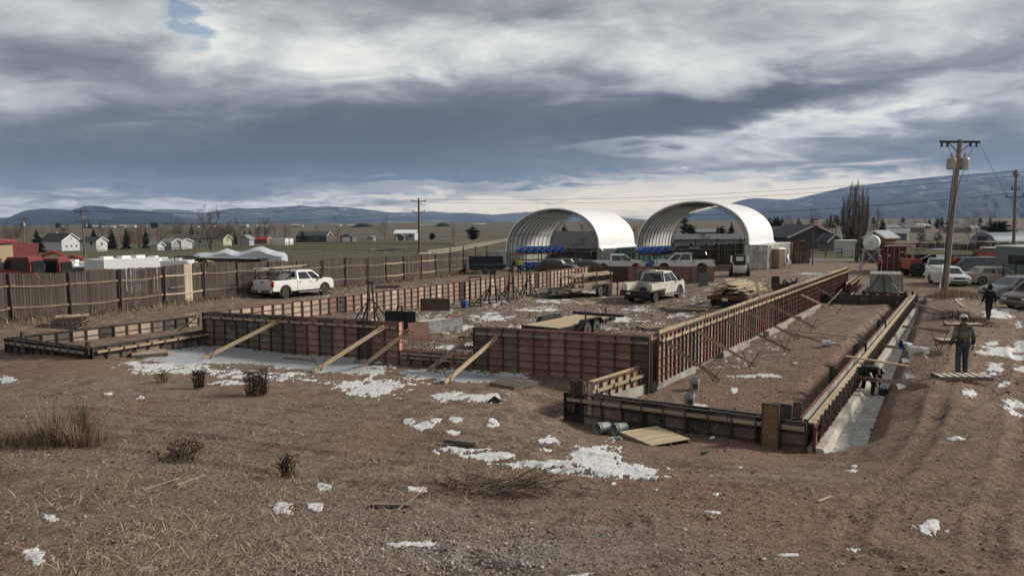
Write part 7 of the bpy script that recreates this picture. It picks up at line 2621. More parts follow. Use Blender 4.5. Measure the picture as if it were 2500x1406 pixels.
P_MID, e_mid = pole('brown wooden power pole in the middle behind the long fence', gd(1024, 118), at(1022, 484, 118), [(0.955, 1.15, (-0.95, 0.95)), (0.79, 1.0, (-0.9, 0.0, 0.9))], 0.20, 0.13, mat=pm('red_brown_pole', (0.115, 0.066, 0.042), 0.9, 0, 0.2, 1.5, stretch=(3, 3, 0.4)))
P_LEFT, e_l = pole('wooden power pole leaning left by the small white house', gd(209, 130), at(198, 507, 130), [(0.93, 1.25, (-0.95, 0.95)), (0.74, 1.2, (-0.9, 0.9))], 0.17, 0.12)
P_FAR, e_f = pole('grey power pole with one transformer at the far left', gd(62, 180), at(56, 530, 180), [(0.95, 1.1, (-0.9, 0.9))], 0.16, 0.11, [(0.8, 0.1, 0.4)], M_WOOD_GREY)
P_RIGHT, e_r = pole('dark wooden power pole at the right edge behind the cars', gd(2473, 82), at(2481, 415, 82), [(0.95, 0.35, (-0.8,)), (0.80, 0.45, (-0.9, 0.9)), (0.72, 1.05, (-0.9, 0.9))], 0.18, 0.12)
pole('small distant pole pair in the field right of the cargo trailers', gd(708, 300), at(706, 548, 300), [], 0.14, 0.12)
pole('thin bare pole left of the tall poplar clump', gd(2042, 175), at(2040, 525, 175), [(0.97, 0.8, (-0.9, 0.9))], 0.13, 0.1)
def wire(label, p, q, sag, r=0.02):
 mb = MB()
 n = 22
 mb.path([p.lerp(q, i / n) - p + Vector((0, 0, -sag * 4 * (i / n) * (1 - i / n))) for i in range(n + 1)], r, 4)
 o = mb.build('power_line', M_BLACK, None, loc=p, fix=False)
 tag(o, label, 'power line', 'power lines strung between the poles')
wire('highest wire from the middle pole to the right edge pole', at(1022, 486, 118), at(2481, 418, 82), 1.2, 0.022)
wire('second wire from the middle pole to the right edge pole', at(1033, 493, 118), at(2480, 430, 82), 1.25, 0.022)
wire('lowest wire from the middle pole to the right edge pole', at(1022, 514, 118), at(2478, 472, 82), 1.7, 0.028)
wire('highest wire from the middle pole to the left pole', at(1022, 486, 118), at(198, 508, 130), 1.0, 0.022)
wire('second wire from the middle pole to the left pole', at(1014, 490, 118), at(205, 513, 130), 1.1, 0.022)
wire('third wire from the middle pole to the left pole', at(1030, 490, 118), at(190, 514, 130), 1.2, 0.022)
wire('lowest wire from the middle pole to the left pole', at(1014, 515, 118), at(205, 538, 130), 1.2, 0.028)
wire('wire from the left pole out past the far left pole', at(190, 514, 130), at(-60, 535, 150), 0.6, 0.02)
wire('thin wire dropping from the leaning pole to the right edge', at(2390, 350, b0.y - 0.4), at(2560, 600, 75), 0.8, 0.012)
wire('wire from the right edge pole out of the picture', at(2480, 430, 82), at(2620, 425, 70), 0.3, 0.02)
# ------------------------------------------------------------------ rail fences in the fields
M_RAILG = pm('grey_rail', (0.13, 0.11, 0.095), 0.9)
M_RAILP = pm('pale_rail', (0.34, 0.30, 0.255), 0.9)
def rail_fence(label, pts, step, rails, mat, hgt=1.25, w=0.12):
 P = [gd(px, Y) for px, Y in pts]
 T = thing('rail_fence', label, 'fence', P[0])
 for a, b_ in zip(P[:-1], P[1:]):
  L = (b_ - a).length
  n = max(1, round(L / step))
  prev = None
  for i in range(n + 1):
   q = a.lerp(b_, i / n)
   q = g3(q.x, q.y) - P[0]
   if i < n or b_ is P[-1]:
    mb = MB()
    mb.box(q.x - w / 2, q.y - w / 2, q.z - 0.3, q.x + w / 2, q.y + w / 2, q.z + hgt)
    mb.build('post', mat, T, fix=False)
   if prev is not None:
    for f in rails:
     mb = MB()
     mb.beam(prev + Vector((0, -0.08, hgt * f)), q + Vector((0, -0.08, hgt * f)), 0.05, w * 1.1)
     mb.build('rail', mat, T, fix=False)
   prev = q
 return T
rail_fence('pale three rail fence slanting up the middle field', [(1045, 150), (1120, 175), (1190, 225), (1240, 290)], 3.0, (0.35, 0.65, 0.95), M_RAILP, w=0.16)
rail_fence('dark rail fence across the far side of the middle field', [(700, 250), (850, 250), (1000, 235), (1110, 225), (1200, 260)], 3.6, (0.4, 0.7, 0.98), M_RAILG)
rail_fence('dark rail fence across the near side of the middle field', [(560, 205), (720, 190), (900, 175), (1020, 165)], 4.0, (0.5, 0.95), M_RAILG)
rail_fence('weathered rail fence by the road before the dark grey house', [(1978, 108), (2055, 110)], 2.6, (0.5, 0.95), M_RAILG, 1.3)
rail_fence('rusty pipe fence curving behind the maroon container', [(2175, 112), (2230, 125), (2290, 128), (2350, 118)], 2.6, (0.45, 1.0), pm('pipe_rust', (0.12, 0.07, 0.05), 0.8), 1.9, 0.09)
rail_fence('wire and post fence along the road', [(1980, 98), (2080, 100)], 2.2, (0.95,), pm('thin_post', (0.10, 0.09, 0.08), 0.8), 1.2, 0.05)
rail_fence('pale rail fence before the left sheds', [(205, 190), (330, 200), (460, 205)], 3.2, (0.5, 0.95), M_RAILG)
a, b_ = gd(1900, 93), gd(2110, 93)
mb = MB()
rows = []
for i in range(40):
 x = a.x - 6 + (b_.x + 14 - a.x) * i / 39
 rows.append([(x, y + 0.0 * x, H(x, y) + 0.06) for y in (90.5, 92.5, 94.5, 96.5)])
mb.rings(rows, closed=False)
o = mb.build('road', pm('asphalt', (0.125, 0.115, 0.108), 0.9, 0, 0.12, 0.8), None, fix=True)
o['kind'] = 'structure'
# ------------------------------------------------------------------ machines and trailers beyond the long fence
def camper(label, px, Y, L, rz, hgt=2.9, wc=(0.55, 0.56, 0.58), grp='travel trailers behind the fence'):
 T = thing('travel_trailer', label, 'travel trailer', gd(px, Y), rz, grp)
 m = pm('camper_%d' % int(wc[0] * 100), wc, 0.5, 0, 0.06, 1.0)
 mb = MB()
 mb.prism([(-L / 2, 0.5), (L / 2 - 0.3, 0.5), (L / 2, 1.4), (L / 2 - 0.25, hgt - 0.15), (L / 2 - 0.5, hgt), (-L / 2, hgt)], -1.2, 1.2)
 mb.build('body', m, T)
 mb = MB()
 mb.box(-L / 2 - 0.02, -1.215, hgt + 0.002, L / 2 - 0.45, 1.215, hgt + 0.08)
 for x in (-L * .3, 0, L * .25):
  mb.box(x - 0.35, -0.3, hgt + 0.08, x + 0.35, 0.3, hgt + 0.26)
 mb.build('roof', M_WHITE, T, fix=False)
 for x in (-L * .3, L * .15):
  mb = MB()
  mb.box(x - 0.5, -1.225, 1.5, x + 0.5, -1.202, 2.2)
  mb.build('window', M_GLASS, T, fix=False)
 mb = MB()
 mb.box(-L / 2 + 0.1, -1.222, 1.2, L / 2 - 0.4, -1.203, 1.3)
 mb.build('stripe', M_TRIM, T, fix=False)
 for x in (-0.6, 0.3):
  for s in (-1, 1):
   add_wheel(T, x, s * 1.1, 0.36, 0.22, 'steel')
 return T
camper('white camper nearest the new fence boards, end on', 308, 54, 4.5, R(60), 2.95)
camper('white camper with grey side behind the fence post', 262, 60, 8.5, R(4), 3.0, (0.30, 0.31, 0.34))
camper('low white camper left of the new fence boards', 232, 55, 6.0, R(8), 2.6, (0.58, 0.59, 0.60))
camper('white camper furthest right in the row behind the fence', 385, 62, 6.5, R(8), 2.95, (0.58, 0.59, 0.60))
camper('grey sided camper between two white ones behind the fence', 345, 68, 5.0, R(0), 3.2, (0.30, 0.31, 0.34))
camper('dark grey trailer with white lid next to the red tractor cabs', 180, 54, 4.5, R(2), 2.5, (0.07, 0.075, 0.08))
M_RED = pm('tractor_red', (0.15, 0.022, 0.018), 0.5, 0, 0.12, 1.5, (0.15, 0.08, 0.06), 0.3)
def tractor(label, px, Y, rz, dz=0.0):
 T = thing('tractor', label, 'tractor', gd(px, Y, dz), rz, 'red machines behind the fence')
 mb = MB()
 mb.prism([(0.3, 0.8), (2.3, 0.8), (2.4, 1.3), (2.2, 1.75), (0.3, 2.05)], -0.5, 0.5)
 mb.build('bonnet', M_RED, T)
 mb = MB()
 mb.rings([[(-1.0, -0.75, 1.0), (0.45, -0.75, 1.0), (0.45, 0.75, 1.0), (-1.0, 0.75, 1.0)], [(-1.1, -0.78, 2.2), (0.4, -0.78, 2.2), (0.4, 0.78, 2.2), (-1.1, 0.78, 2.2)], [(-0.95, -0.7, 2.75), (0.2, -0.7, 2.75), (0.2, 0.7, 2.75), (-0.95, 0.7, 2.75)]])
 cb = mb.build('cab', M_RED, T, smooth=True)
 mb = MB()
 mb.box(-0.9, -0.80, 1.3, 0.3, -0.785, 2.6)
 mb.box(-0.9, 0.785, 1.3, 0.3, 0.80, 2.6)
 mb.box(-1.13, -0.65, 1.3, -1.12, 0.65, 2.5)
 mb.box(0.455, -0.6, 1.5, 0.47, 0.6, 2.4)
 mb.build('cab_window', M_GLASS, cb, fix=False)
 mb = MB()
 mb.tube((1.5, 0.3, 1.7), (1.5, 0.3, 2.7), 0.05, 6)
 mb.build('exhaust', M_BLACK, T)
 for s in (-1, 1):
  add_wheel(T, -0.6, s * 0.95, 0.78, 0.42, 'steel')
  add_wheel(T, 1.8, s * 0.85, 0.48, 0.3, 'steel')
 return T
tractor('dark red tractor cab nearest the left edge behind the fence', 50, 43, R(185))
tractor('dark red tractor cab right of the first behind the fence', 122, 46, R(185))
tractor('bright red machine cut off by the left edge', -15, 42, R(20))
def excavator(label, px, Y, rz, s=1.0):
 T = thing('excavator', label, 'excavator', gd(px, Y), rz, 'red machines behind the fence')
 m = M_ORANGE
 mb = MB()
 mb.box(-1.1 * s, -0.8 * s, 0.6 * s, 0.7 * s, 0.8 * s, 1.5 * s)
 mb.build('house', m, T, fix=False)
 mb = MB()
 mb.rings([[(-0.1 * s, -0.8 * s, 1.5 * s), (0.75 * s, -0.8 * s, 1.5 * s), (0.75 * s, 0.1 * s, 1.5 * s), (-0.1 * s, 0.1 * s, 1.5 * s)], [(-0.1 * s, -0.78 * s, 2.6 * s), (0.6 * s, -0.78 * s, 2.6 * s), (0.6 * s, 0.08 * s, 2.6 * s), (-0.1 * s, 0.08 * s, 2.6 * s)]])
 mb.build('cab', M_GLASS, T)
 mb = MB()
 mb.path([(0.6 * s, 0.3 * s, 1.4 * s), (1.2 * s, 0.3 * s, 2.8 * s), (2.0 * s, 0.3 * s, 3.2 * s), (3.0 * s, 0.3 * s, 2.9 * s), (3.3 * s, 0.3 * s, 1.6 * s)], 0.17 * s, 6)
 mb.build('boom', m, T)
 mb = MB()
 mb.prism([(3.1 * s, 1.5 * s), (3.6 * s, 1.5 * s), (3.6 * s, 0.9 * s), (3.0 * s, 0.9 * s)], 0.05 * s, 0.55 * s)
 mb.build('bucket', M_TRIM, T)
 for q in (-1, 1):
  mb = MB()
  mb.prism([(-1.2 * s, 0.3 * s), (-1.0 * s, 0.0), (1.0 * s, 0.0), (1.2 * s, 0.3 * s), (1.0 * s, 0.58 * s), (-1.0 * s, 0.58 * s)], q * 0.75 * s - 0.2 * s, q * 0.75 * s + 0.2 * s)
  mb.build('track', M_RUBBER, T)
 return T
excavator('orange red excavator arm arching by the red roofed shed', 92, 62, R(2), 1.0)
excavator('second orange red excavator with its arm to the right', 122, 66, R(-5), 1.05)
excavator('small red excavator with dark glass cab behind the campers', 200, 72, R(180), 1.15)
T = thing('covered_trailer', 'long trailer under a white and grey tarpaulin behind the fence', 'covered trailer', gd(583, 86), R(3))
rows = []
hts = [2.3, 2.75, 2.8, 2.72, 2.95, 3.25, 2.95, 2.8, 3.05, 3.35, 3.45, 3.1, 2.85, 2.7]
for i, h_ in enumerate(hts):
 x = -5.3 + i * 10.6 / (len(hts) - 1)
 j = 0.05 * math.sin(i * 2.7)
 rows.append([(x, -1.25 + j, 0.5), (x, -1.28, 1.6), (x, -1.25 + j, h_ - 0.45), (x, -0.7, h_ - 0.1 + j), (x, 0, h_), (x, 0.7, h_ - 0.1), (x, 1.25, h_ - 0.45), (x, 1.25, 0.5)])
mb = MB()
mb.rings(rows)
mb.build('tarpaulin', pm('tarpaulin', (0.50, 0.52, 0.56), 0.5, 0, 0.1, 0.8, bump=0.8, bscale=2.0), T, smooth=True)
for i in range(9):
 mb = MB()
 y = -1.1 + i * 0.27
 mb.path([(5.32, y, 2.5 - 0.1 * abs(y)), (5.40, y + 0.12, 1.6), (5.36, y + 0.2 * (i % 3 - 1), 0.5)], 0.06, 5)
 mb.build('tarpaulin_fold', pm('tarpaulin_white', (0.62, 0.63, 0.65), 0.5), T)
for x in (-0.8, 0.3, 1.4):
 add_wheel(T, x, -1.05, 0.4, 0.25, 'steel')
T = thing('roller_machine', 'yellow machine with black roll bar before the tarpaulin trailer', 'machine', gd(490, 62, .3), R(5))
mb = MB()
mb.path([(-1.9, -0.4, 1.0), (-1.85, -0.4, 2.75), (-0.2, -0.4, 2.70), (-0.25, -0.4, 1.0)], 0.06, 6)
mb.path([(-1.9, 0.5, 1.0), (-1.85, 0.5, 2.75), (-0.2, 0.5, 2.70), (-0.25, 0.5, 1.0)], 0.06, 6)
mb.build('roll_bar', M_BLACK, T)
mb = MB()
mb.prism([(-2.0, 0.5), (1.8, 0.5), (2.0, 1.4), (1.0, 2.3), (0.5, 2.4), (-0.2, 1.7), (-1.9, 1.5)], -0.6, 0.6)
mb.build('body', pm('machine_yellow', (0.30, 0.21, 0.03), 0.5, 0, 0.2, 2, (0.1, 0.08, 0.05), 0.5), T)
mb = MB()
mb.beam((0.6, -0.7, 2.35), (1.9, -0.7, 1.2), 0.1, 0.35)
mb.build('arm', M_BLACK, T)
T = thing('boat_trailer', 'long low black trailer with white rim before the tarpaulin trailer', 'trailer', gd(552, 66, .75), R(-2))
mb = MB()
mb.hexa([(-3.2, -0.9, 1.0), (3.6, -0.9, 1.7), (3.6, 0.9, 1.7), (-3.2, 0.9, 1.0)], [(-3.2, -1.0, 2.1), (3.6, -1.0, 1.95), (3.6, 1.0, 1.95), (-3.2, 1.0, 2.1)])
mb.build('hull', M_BLACK, T)
mb = MB()
mb.hexa([(-3.2, -1.06, 2.11), (3.2, -1.06, 1.97), (3.2, -0.96, 1.97), (-3.2, -0.96, 2.11)], [(-3.2, -1.06, 2.23), (3.2, -1.06, 2.06), (3.2, -0.96, 2.06), (-3.2, -0.96, 2.23)])
mb.build('rim', M_WHITE, T)
add_wheel(T, 0, -0.8, 0.35, 0.2, 'steel')
add_wheel(T, 0, 0.8, 0.35, 0.2, 'steel')
p = gd(950, 190)
T = thing('brush_heap', 'pale heap of scrap brush lying in the middle field', 'heap', p)
r = random.Random(8)
c, q = tube_np([(Vector((r.gauss(0, 2.2), r.gauss(0, 1), r.uniform(0, .8))), Vector((r.gauss(0, 2.6), r.gauss(0, 1), r.uniform(0, .9))), 0.09, 0.05) for _ in range(60)], 4)
link('stick', np_mesh('stick', c, q, M_RAILP), T)['kind'] = 'stuff'
for px, lb in ((2443, 'white pickup parked left beside the rounded hut'), (2490, 'silver pickup parked right beside the rounded hut')):
 pickup(lb, gd(px, 135), R(-5), M_WHITE, L=5.8, wb=3.6, bed=1.9, grp='pickups by the rounded hut')
# ------------------------------------------------------------------ snow and ice: raised sheets following the ground
def xy_of(px, py, h):
 p = lev(px, py, h)
 return p.x, p.y
SNOW = [  # px, py, half width px, half height px, strength
 (560, 868, 175, 22, 1.5), (760, 884, 130, 20, 1.2), (440, 893, 120, 14, .75), (640, 915, 120, 12, .7), (900, 905, 80, 16, .8), (920, 948, 75, 22, 1.0), (850, 938, 60, 16, .75), (1010, 928, 60, 14, .7),
 (1120, 912, 110, 12, .9), (1090, 965, 60, 16, .8), (1190, 975, 45, 14, .8), (1240, 920, 60, 10, .8), (350, 905, 60, 10, .55), (545, 935, 60, 8, .6), (720, 925, 60, 9, .6), (480, 905, 90, 8, .7),
 (1130, 1097, 60, 8, 1.15), (1200, 1110, 80, 9, 1.15), (1290, 1128, 90, 8, 1.15), (1390, 1145, 60, 5, 1.0), (1450, 1115, 75, 38, .95), (1530, 1150, 100, 18, .9), (1560, 1165, 120, 6, .7), (1340, 1073, 34, 7, .9), (1330, 1094, 22, 6, .8), (1025, 1043, 26, 8, 1.0), (1060, 1030, 12, 5, 1), (1110, 1024, 16, 6, .9), (1200, 1030, 16, 8, 1.1), (1000, 1033, 18, 6, .9), (1100, 1055, 18, 5, .8), (1060, 1075, 13, 4, .8), (1260, 1140, 22, 7, .8), (1020, 1200, 28, 7, 1.1),
 (686, 1243, 30, 15, 1.1), (766, 1238, 24, 8, 1.0), (786, 1192, 20, 9, .8), (470, 1167, 24, 8, .9), (118, 1270, 18, 8, .9), (78, 1357, 28, 19, 1.1), (340, 1395, 30, 7, 1.0), (15, 927, 28, 9, 1.0), (340, 973, 24, 5, .9), (262, 961, 14, 3, .8), (1010, 1320, 65, 9, .95), (1400, 1402, 32, 6, 1.0), (60, 1102, 30, 5, .7),
 (1735, 1248, 28, 6, .9), (1655, 1275, 22, 4, .9), (1668, 1298, 14, 4, .8), (1912, 1361, 32, 6, 1.0), (2078, 1332, 20, 7, 1.0), (2272, 1284, 32, 10, 1.0), (2310, 1290, 16, 5, .9), (2122, 1160, 5, 3, .9), (2076, 1150, 26, 8, .9), (2085, 1138, 16, 4, .9), (2330, 1072, 30, 6, .9), (1600, 1195, 8, 4, .8), (1495, 1180, 12, 4, .8), (1745, 1208, 9, 3, .9), (1860, 1374, 14, 3, .8), (1630, 1145, 14, 4, .8), (1805, 1140, 12, 3, .7), (1640, 1060, 9, 3, .7),
 (2440, 860, 55, 14, 1.1), (2420, 840, 20, 7, 1), (2490, 870, 40, 12, 1), (2430, 900, 24, 14, 1.0), (2470, 985, 34, 12, 1.0), (2490, 900, 20, 8, .9), (2440, 770, 34, 7, 1.0), (2420, 760, 30, 6, 1), (2460, 757, 40, 5, .8), (2480, 1005, 22, 7, .8), (2365, 962, 22, 10, .9), (2445, 940, 14, 6, .9), (2485, 790, 8, 10, .9), (2350, 728, 20, 3, 1), (2260, 730, 30, 3, .8), (2485, 735, 20, 4, .7), (2500, 850, 30, 18, 1),
 (1845, 918, 75, 5, .9), (1700, 990, 30, 5, .7), (1790, 955, 7, 6, .9), (1940, 885, 8, 3, .8), (1990, 668, 50, 2.5, 1.0), (2140, 702, 60, 2, .7), (2430, 685, 30, 3, .9), (1300, 755, 60, 10, .7), (1200, 775, 60, 14, .75), (1110, 800, 55, 12, .8), (1500, 780, 60, 8, .8), (1470, 800, 40, 6, .8), (1650, 770, 45, 8, .7), (1350, 735, 50, 8, .7), (1280, 800, 60, 8, .6), (1420, 715, 70, 6, .7), (1760, 745, 60, 5, .6), (1600, 715, 70, 4, .6), (1100, 850, 60, 7, .7), (1160, 830, 40, 6, .8), (1550, 755, 50, 5, .6), (1200, 740, 40, 6, .5),
]
def build_snow():
 ny, nx = 900, 1700
 ys = 7.6 * (84 / 7.6) ** np.linspace(0, 1, ny)
 us = np.linspace(-0.80, 0.80, nx)
 Yg, Ug = np.meshgrid(ys, us, indexing='ij')
 x, y = (Ug * Yg).ravel(), Yg.ravel()
 hb = Hs(x, y)
 dep = y * math.cos(PITCH) + (CAMZ - hb) * math.sin(PITCH)
 upc = (hb - CAMZ) * math.cos(PITCH) + y * math.sin(PITCH)
 px = CXP + FPX * x / dep
 py = CYP - FPX * upc / dep - (px - CXP) * math.tan(R(0.35))
 m = np.zeros_like(x)
 for (a, b_, w, h, s) in SNOW:
  q = ((px - a) / w) ** 2 + ((py - b_) / h) ** 2
  m = np.maximum(m, s * np.exp(-q * 0.8))
 sc = np.clip(y / 16, 0.6, 2.5)
 n = fbm(x * 1.1 + 7, y * 0.9, 3, 0.6) * 0.85 + fbm(x * 3.6, y * 2.2, 3, 0.7) * 1.25 + fbm(x * 12, y * 7, 3, 0.7) * 0.75
 pad = sst(25, 31, y) * sst(70, 60, y) * sst(620, 760, px) * sst(1990, 1850, px)
 m = np.maximum(m * 1.0, pad * 0.27)
 ic0 = icy(x, y)
 m = np.maximum(m, 1.1 * ic0)
 v = m * 0.92 + n * 0.80 - 0.52
 th = np.clip(v, 0, 0.5) / 0.5
 det = ground_height_detail(x, y) * no_relief(x, y)
 z = hb + det + np.where(v > 0, 0.004 + 0.013 * np.minimum(1, y / 20) + 0.008 * th, -0.02 + 0.05 * np.maximum(v, -0.6))
 ok = (v > 0) & (m > 0.12)
 idx = np.arange(ny * nx).reshape(ny, nx)
 o2 = ok.reshape(ny, nx)
 cell = (o2[:-1, :-1].astype(int) + o2[1:, :-1] + o2[:-1, 1:] + o2[1:, 1:]) >= 1
 q = np.stack([idx[:-1, :-1], idx[:-1, 1:], idx[1:, 1:], idx[1:, :-1]], -1)[cell]
 used = np.unique(q)
 mp = np.full(ny * nx, -1)
 mp[used] = np.arange(len(used))
 mt, b, bs = newmat('snow')
 geo = b.n('ShaderNodeNewGeometry')
 P = geo.outputs['Position']
 vc = b.n('ShaderNodeVertexColor', layer_name='ice')
 n1 = b.noise(P, 1.3, 5, 0.65, 0.4)
 n2 = b.noise(P, 14, 4, 0.7)
 c = b.mix(b.mr(n2, 0.35, 0.7), (0.40, 0.40, 0.405), (0.64, 0.64, 0.63))
 sc_ = b.n('ShaderNodeSeparateColor')
 b.link(vc.outputs[0], sc_.inputs[0])
 c = b.mix(b.m('MULTIPLY', sc_.outputs[0], b.mr(n1, 0.36, 0.62, 1.0, 0.45)), c, (0.30, 0.32, 0.345))
 c = b.mix(b.mr(b.noise(P, 7, 5, 0.75), 0.56, 0.68, 0, 0.65), c, (0.30, 0.25, 0.21))
 b.link(c, bs.inputs['Base Color'])
 b.link(b.m('SUBTRACT', 0.75, b.m('MULTIPLY', sc_.outputs[0], 0.45)), bs.inputs['Roughness'])
 bn = b.n('ShaderNodeBump')
 bn.inputs['Strength'].default_value = 0.5
 bn.inputs['Distance'].default_value = 0.03
 b.link(n2, bn.inputs['Height'])
 b.link(bn.outputs[0], bs.inputs['Normal'])
 me = np_mesh('snow', np.stack([x, y, z], 1)[used], mp[q], mt, True)
 ice = np.clip(ic0 * 1.4, 0, 1)[used]
 col = me.color_attributes.new('ice', 'FLOAT_COLOR', 'POINT')
 col.data.foreach_set('color', np.stack([ice] * 3 + [np.ones_like(ice)], 1).astype(np.float32).ravel())
 link('snow', me)['kind'] = 'stuff'
build_snow()
# ------------------------------------------------------------------ dead grass, clods, stones
def blades(name, x, y, L, w, lean, mat, seed=0, curl=0.3, dirx=None):
 rg = np.random.default_rng(seed)
 n = len(x)
 z = Hd(x, y)
 a = rg.uniform(0, 6.283, n) if dirx is None else rg.normal(dirx, 1.5, n)
 d = np.stack([np.cos(a), np.sin(a)], 1)
 s = np.stack([-d[:, 1], d[:, 0]], 1) * (w / 2)[:, None]
 p0 = np.stack([x, y, z - 0.01], 1)
 l1 = L * 0.55
 up1 = l1 * np.cos(lean)
 o1 = l1 * np.sin(lean)
 p1 = p0 + np.stack([d[:, 0] * o1, d[:, 1] * o1, up1], 1)
 le2 = lean + curl * rg.uniform(0.2, 1.3, n)
 p2 = p1 + np.stack([d[:, 0] * l1 * np.sin(le2), d[:, 1] * l1 * np.sin(le2), l1 * np.cos(le2)], 1)
 S3 = np.concatenate([s, np.zeros((n, 1))], 1)
 co = np.stack([p0 - S3, p0 + S3, p1 + S3 * 0.8, p1 - S3 * 0.8, p2], 1).reshape(-1, 3)
 b0 = (np.arange(n) * 5)[:, None]
 tri = np.concatenate([b0 + np.array([[0, 1, 2]]), b0 + np.array([[0, 2, 3]]), b0 + np.array([[3, 2, 4]])])
 return np_mesh(name, co, tri, mat)
def straw_mat(name, a, b_, c_):
 m, b, bs = newmat(name)
 geo = b.n('ShaderNodeNewGeometry')
 c = b.ramp(geo.outputs['Random Per Island'], [(0.0, a), (0.5, b_), (1.0, c_)])
 b.link(c, bs.inputs['Base Color'])
 bs.inputs['Roughness'].default_value = 0.9
 bs.inputs['Specular IOR Level'].default_value = 0.15
 return m
M_STRAW = straw_mat('dead_grass', (0.045, 0.034, 0.025), (0.22, 0.168, 0.115), (0.52, 0.42, 0.30))
M_DARKST = straw_mat('dark_stalks', (0.022, 0.016, 0.011), (0.06, 0.042, 0.028), (0.13, 0.095, 0.062))
def scatter(n, pxr, pyr, seed, h=-4.7, fn=None):
 rg = np.random.default_rng(seed)
 px = rg.uniform(pxr[0], pxr[1], n)
 py = rg.uniform(pyr[0], pyr[1], n)
 dy = (py - 703) / FPX
 dz = -(dy * math.cos(PITCH) + math.sin(PITCH))
 yy = math.cos(PITCH) - dy * math.sin(PITCH)
 t = h / dz
 x, y = (px - CXP) / FPX * t, yy * t
 x = x + rg.normal(0, 0.03, n)
 if fn is not None:
  k = fn(px, py, x, y, rg)
  x, y = x[k], y[k]
 return x, y, rg
def gfn(px, py, x, y, rg):
 f = sst(1350, 250, px + 500 * fbm(x * 0.3, y * 0.3, 3)) * (0.06 + sst(-0.10, 0.14, fbm(x * 0.8 + 40, y * 0.8, 4)) * (.3 + 1.5 * sst(-.1, .25, fbm(x * 2.7, y * 2.7, 3))))
 return rg.random(len(px)) < f
x, y, rg = scatter(230000, (-120, 1500), (905, 1760), 1, -4.5, gfn)
n = len(x)
L = rg.gamma(2.2, 0.05, n) + 0.03
tag(link('grass', blades('grass', x, y, L, rg.uniform(0.006, 0.013, n), np.minimum(1.56, rg.uniform(1.0, 1.75, n)), M_STRAW, 2, 0.25, 0.5)), kind='stuff')
x, y, rg = scatter(26000, (800, 2600), (930, 1760), 12, -4.8, lambda px, py, x, y, rg: rg.random(len(px)) < 0.25 + sst(-.05, .2, fbm(x * .7, y * .7, 3)))
n = len(x)
tag(link('grass', blades('grass', x, y, rg.gamma(2, 0.03, n) + 0.02, rg.uniform(0.004, 0.008, n), rg.uniform(1.1, 1.55, n), M_STRAW, 5, 0.2)), kind='stuff')
def clump(cx, cy, rx, ry, n, L0, L1, seed, mat=M_STRAW, lean=0.5, w=0.006):
 rg = np.random.default_rng(seed)
 a, r_ = rg.uniform(0, 6.283, n), np.sqrt(rg.random(n))
 x, y = cx + np.cos(a) * r_ * rx, cy + np.sin(a) * r_ * ry
 return blades('grass', x, y, rg.uniform(L0, L1, n), rg.uniform(w * 0.6, w * 1.3, n), np.abs(rg.normal(0, lean, n)), mat, seed, 0.5)
p = gp(115, 1085)
for k, (ox, oy, rx, ry, n, a, b_, mt, ln) in enumerate([(0, 0.3, 1.1, 0.8, 700, .2, .8, M_STRAW, .8), (-.2, .5, .5, .3, 110, .7, 1.2, M_STRAW, .3), (0, .3, 1.2, .8, 1000, .2, .7, M_DARKST, .9), (-1.1, 0, .7, .6, 700, .2, .6, M_STRAW, .7), (.7, .1, .6, .5, 500, .2, .55, M_STRAW, .8), (0.1, .2, 1.2, .6, 900, .1, .4, M_DARKST, .9), (.35, .7, .2, .15, 90, .7, 1.15, M_DARKST, .15)]):
 o = link('grass', clump(p.x + ox, p.y + oy, rx, ry, n, a, b_, 60 + k, mt, ln))
 o['kind'] = 'stuff'
d = (FB - FA).to_2d()
rg = np.random.default_rng(77)
n = 9000
t = rg.random(n)
s_ = rg.exponential(0.45, n) - 0.15
x, y = FA.x + d.x * t + FD.y * s_, FA.y + d.y * t - FD.x * s_
tag(link('grass', blades('grass', x, y, rg.uniform(.1, .45, n), rg.uniform(.015, .03, n), np.abs(rg.normal(0, .7, n)), M_STRAW, 3)), kind='stuff')
p = PITPOLE
tag(link('grass', clump(p.x, p.y - 0.8, 2.0, 2.4, 2600, .1, .5, 31, M_STRAW, .7, 0.014)), kind='stuff')
q = gp(2345, 775)
tag(link('grass', clump(q.x, q.y, 1.6, 1.9, 1800, .08, .35, 32, M_DARKST, .7, 0.014)), kind='stuff')
def shrub(px, py, hgt, wid, n, seed, label):
 p = gp(px, py)
 r = random.Random(seed)
 segs = []
 for i in range(n):
  a = r.uniform(0, 6.28)
  b0 = Vector((math.cos(a), math.sin(a), 0)) * wid * 0.38 * math.sqrt(r.random())
  tp = b0 * r.uniform(1.0, 1.3) + Vector((r.gauss(0, .03), r.gauss(0, .03), hgt * r.uniform(.4, 1.1)))
  md = b0.lerp(tp, .5) + Vector((r.gauss(0, .02), r.gauss(0, .02), 0))
  segs += [(b0, md, .008, .006), (md, tp, .006, .004)]
  for _ in range(r.randint(1, 3)):
   s0 = md.lerp(tp, r.uniform(.75, 1))
   e = s0 + Vector((r.gauss(0, .07), r.gauss(0, .07), r.uniform(.02, .10)))
   segs.append((s0, e, .006, .011))
 T = thing('dry_shrub', label, 'shrub', p, 0, 'dark dry shrubs in the foreground')
 c, q_ = tube_np(segs, 3)
 link('stalk', np_mesh('stalk', c, q_, M_DARKST), T)['kind'] = 'stuff'
shrub(628, 962, 0.72, 0.85, 130, 1, 'largest dark dry shrub at the edge of the snow')
shrub(486, 946, 0.50, 0.42, 80, 2, 'upright dark dry shrub left of the largest one')
shrub(395, 934, 0.30, 0.45, 30, 3, 'small sparse dark shrub at the snow edge, leftmost')
shrub(440, 1118, 0.24, 1.0, 60, 4, 'low dark shrub in the trampled grass')
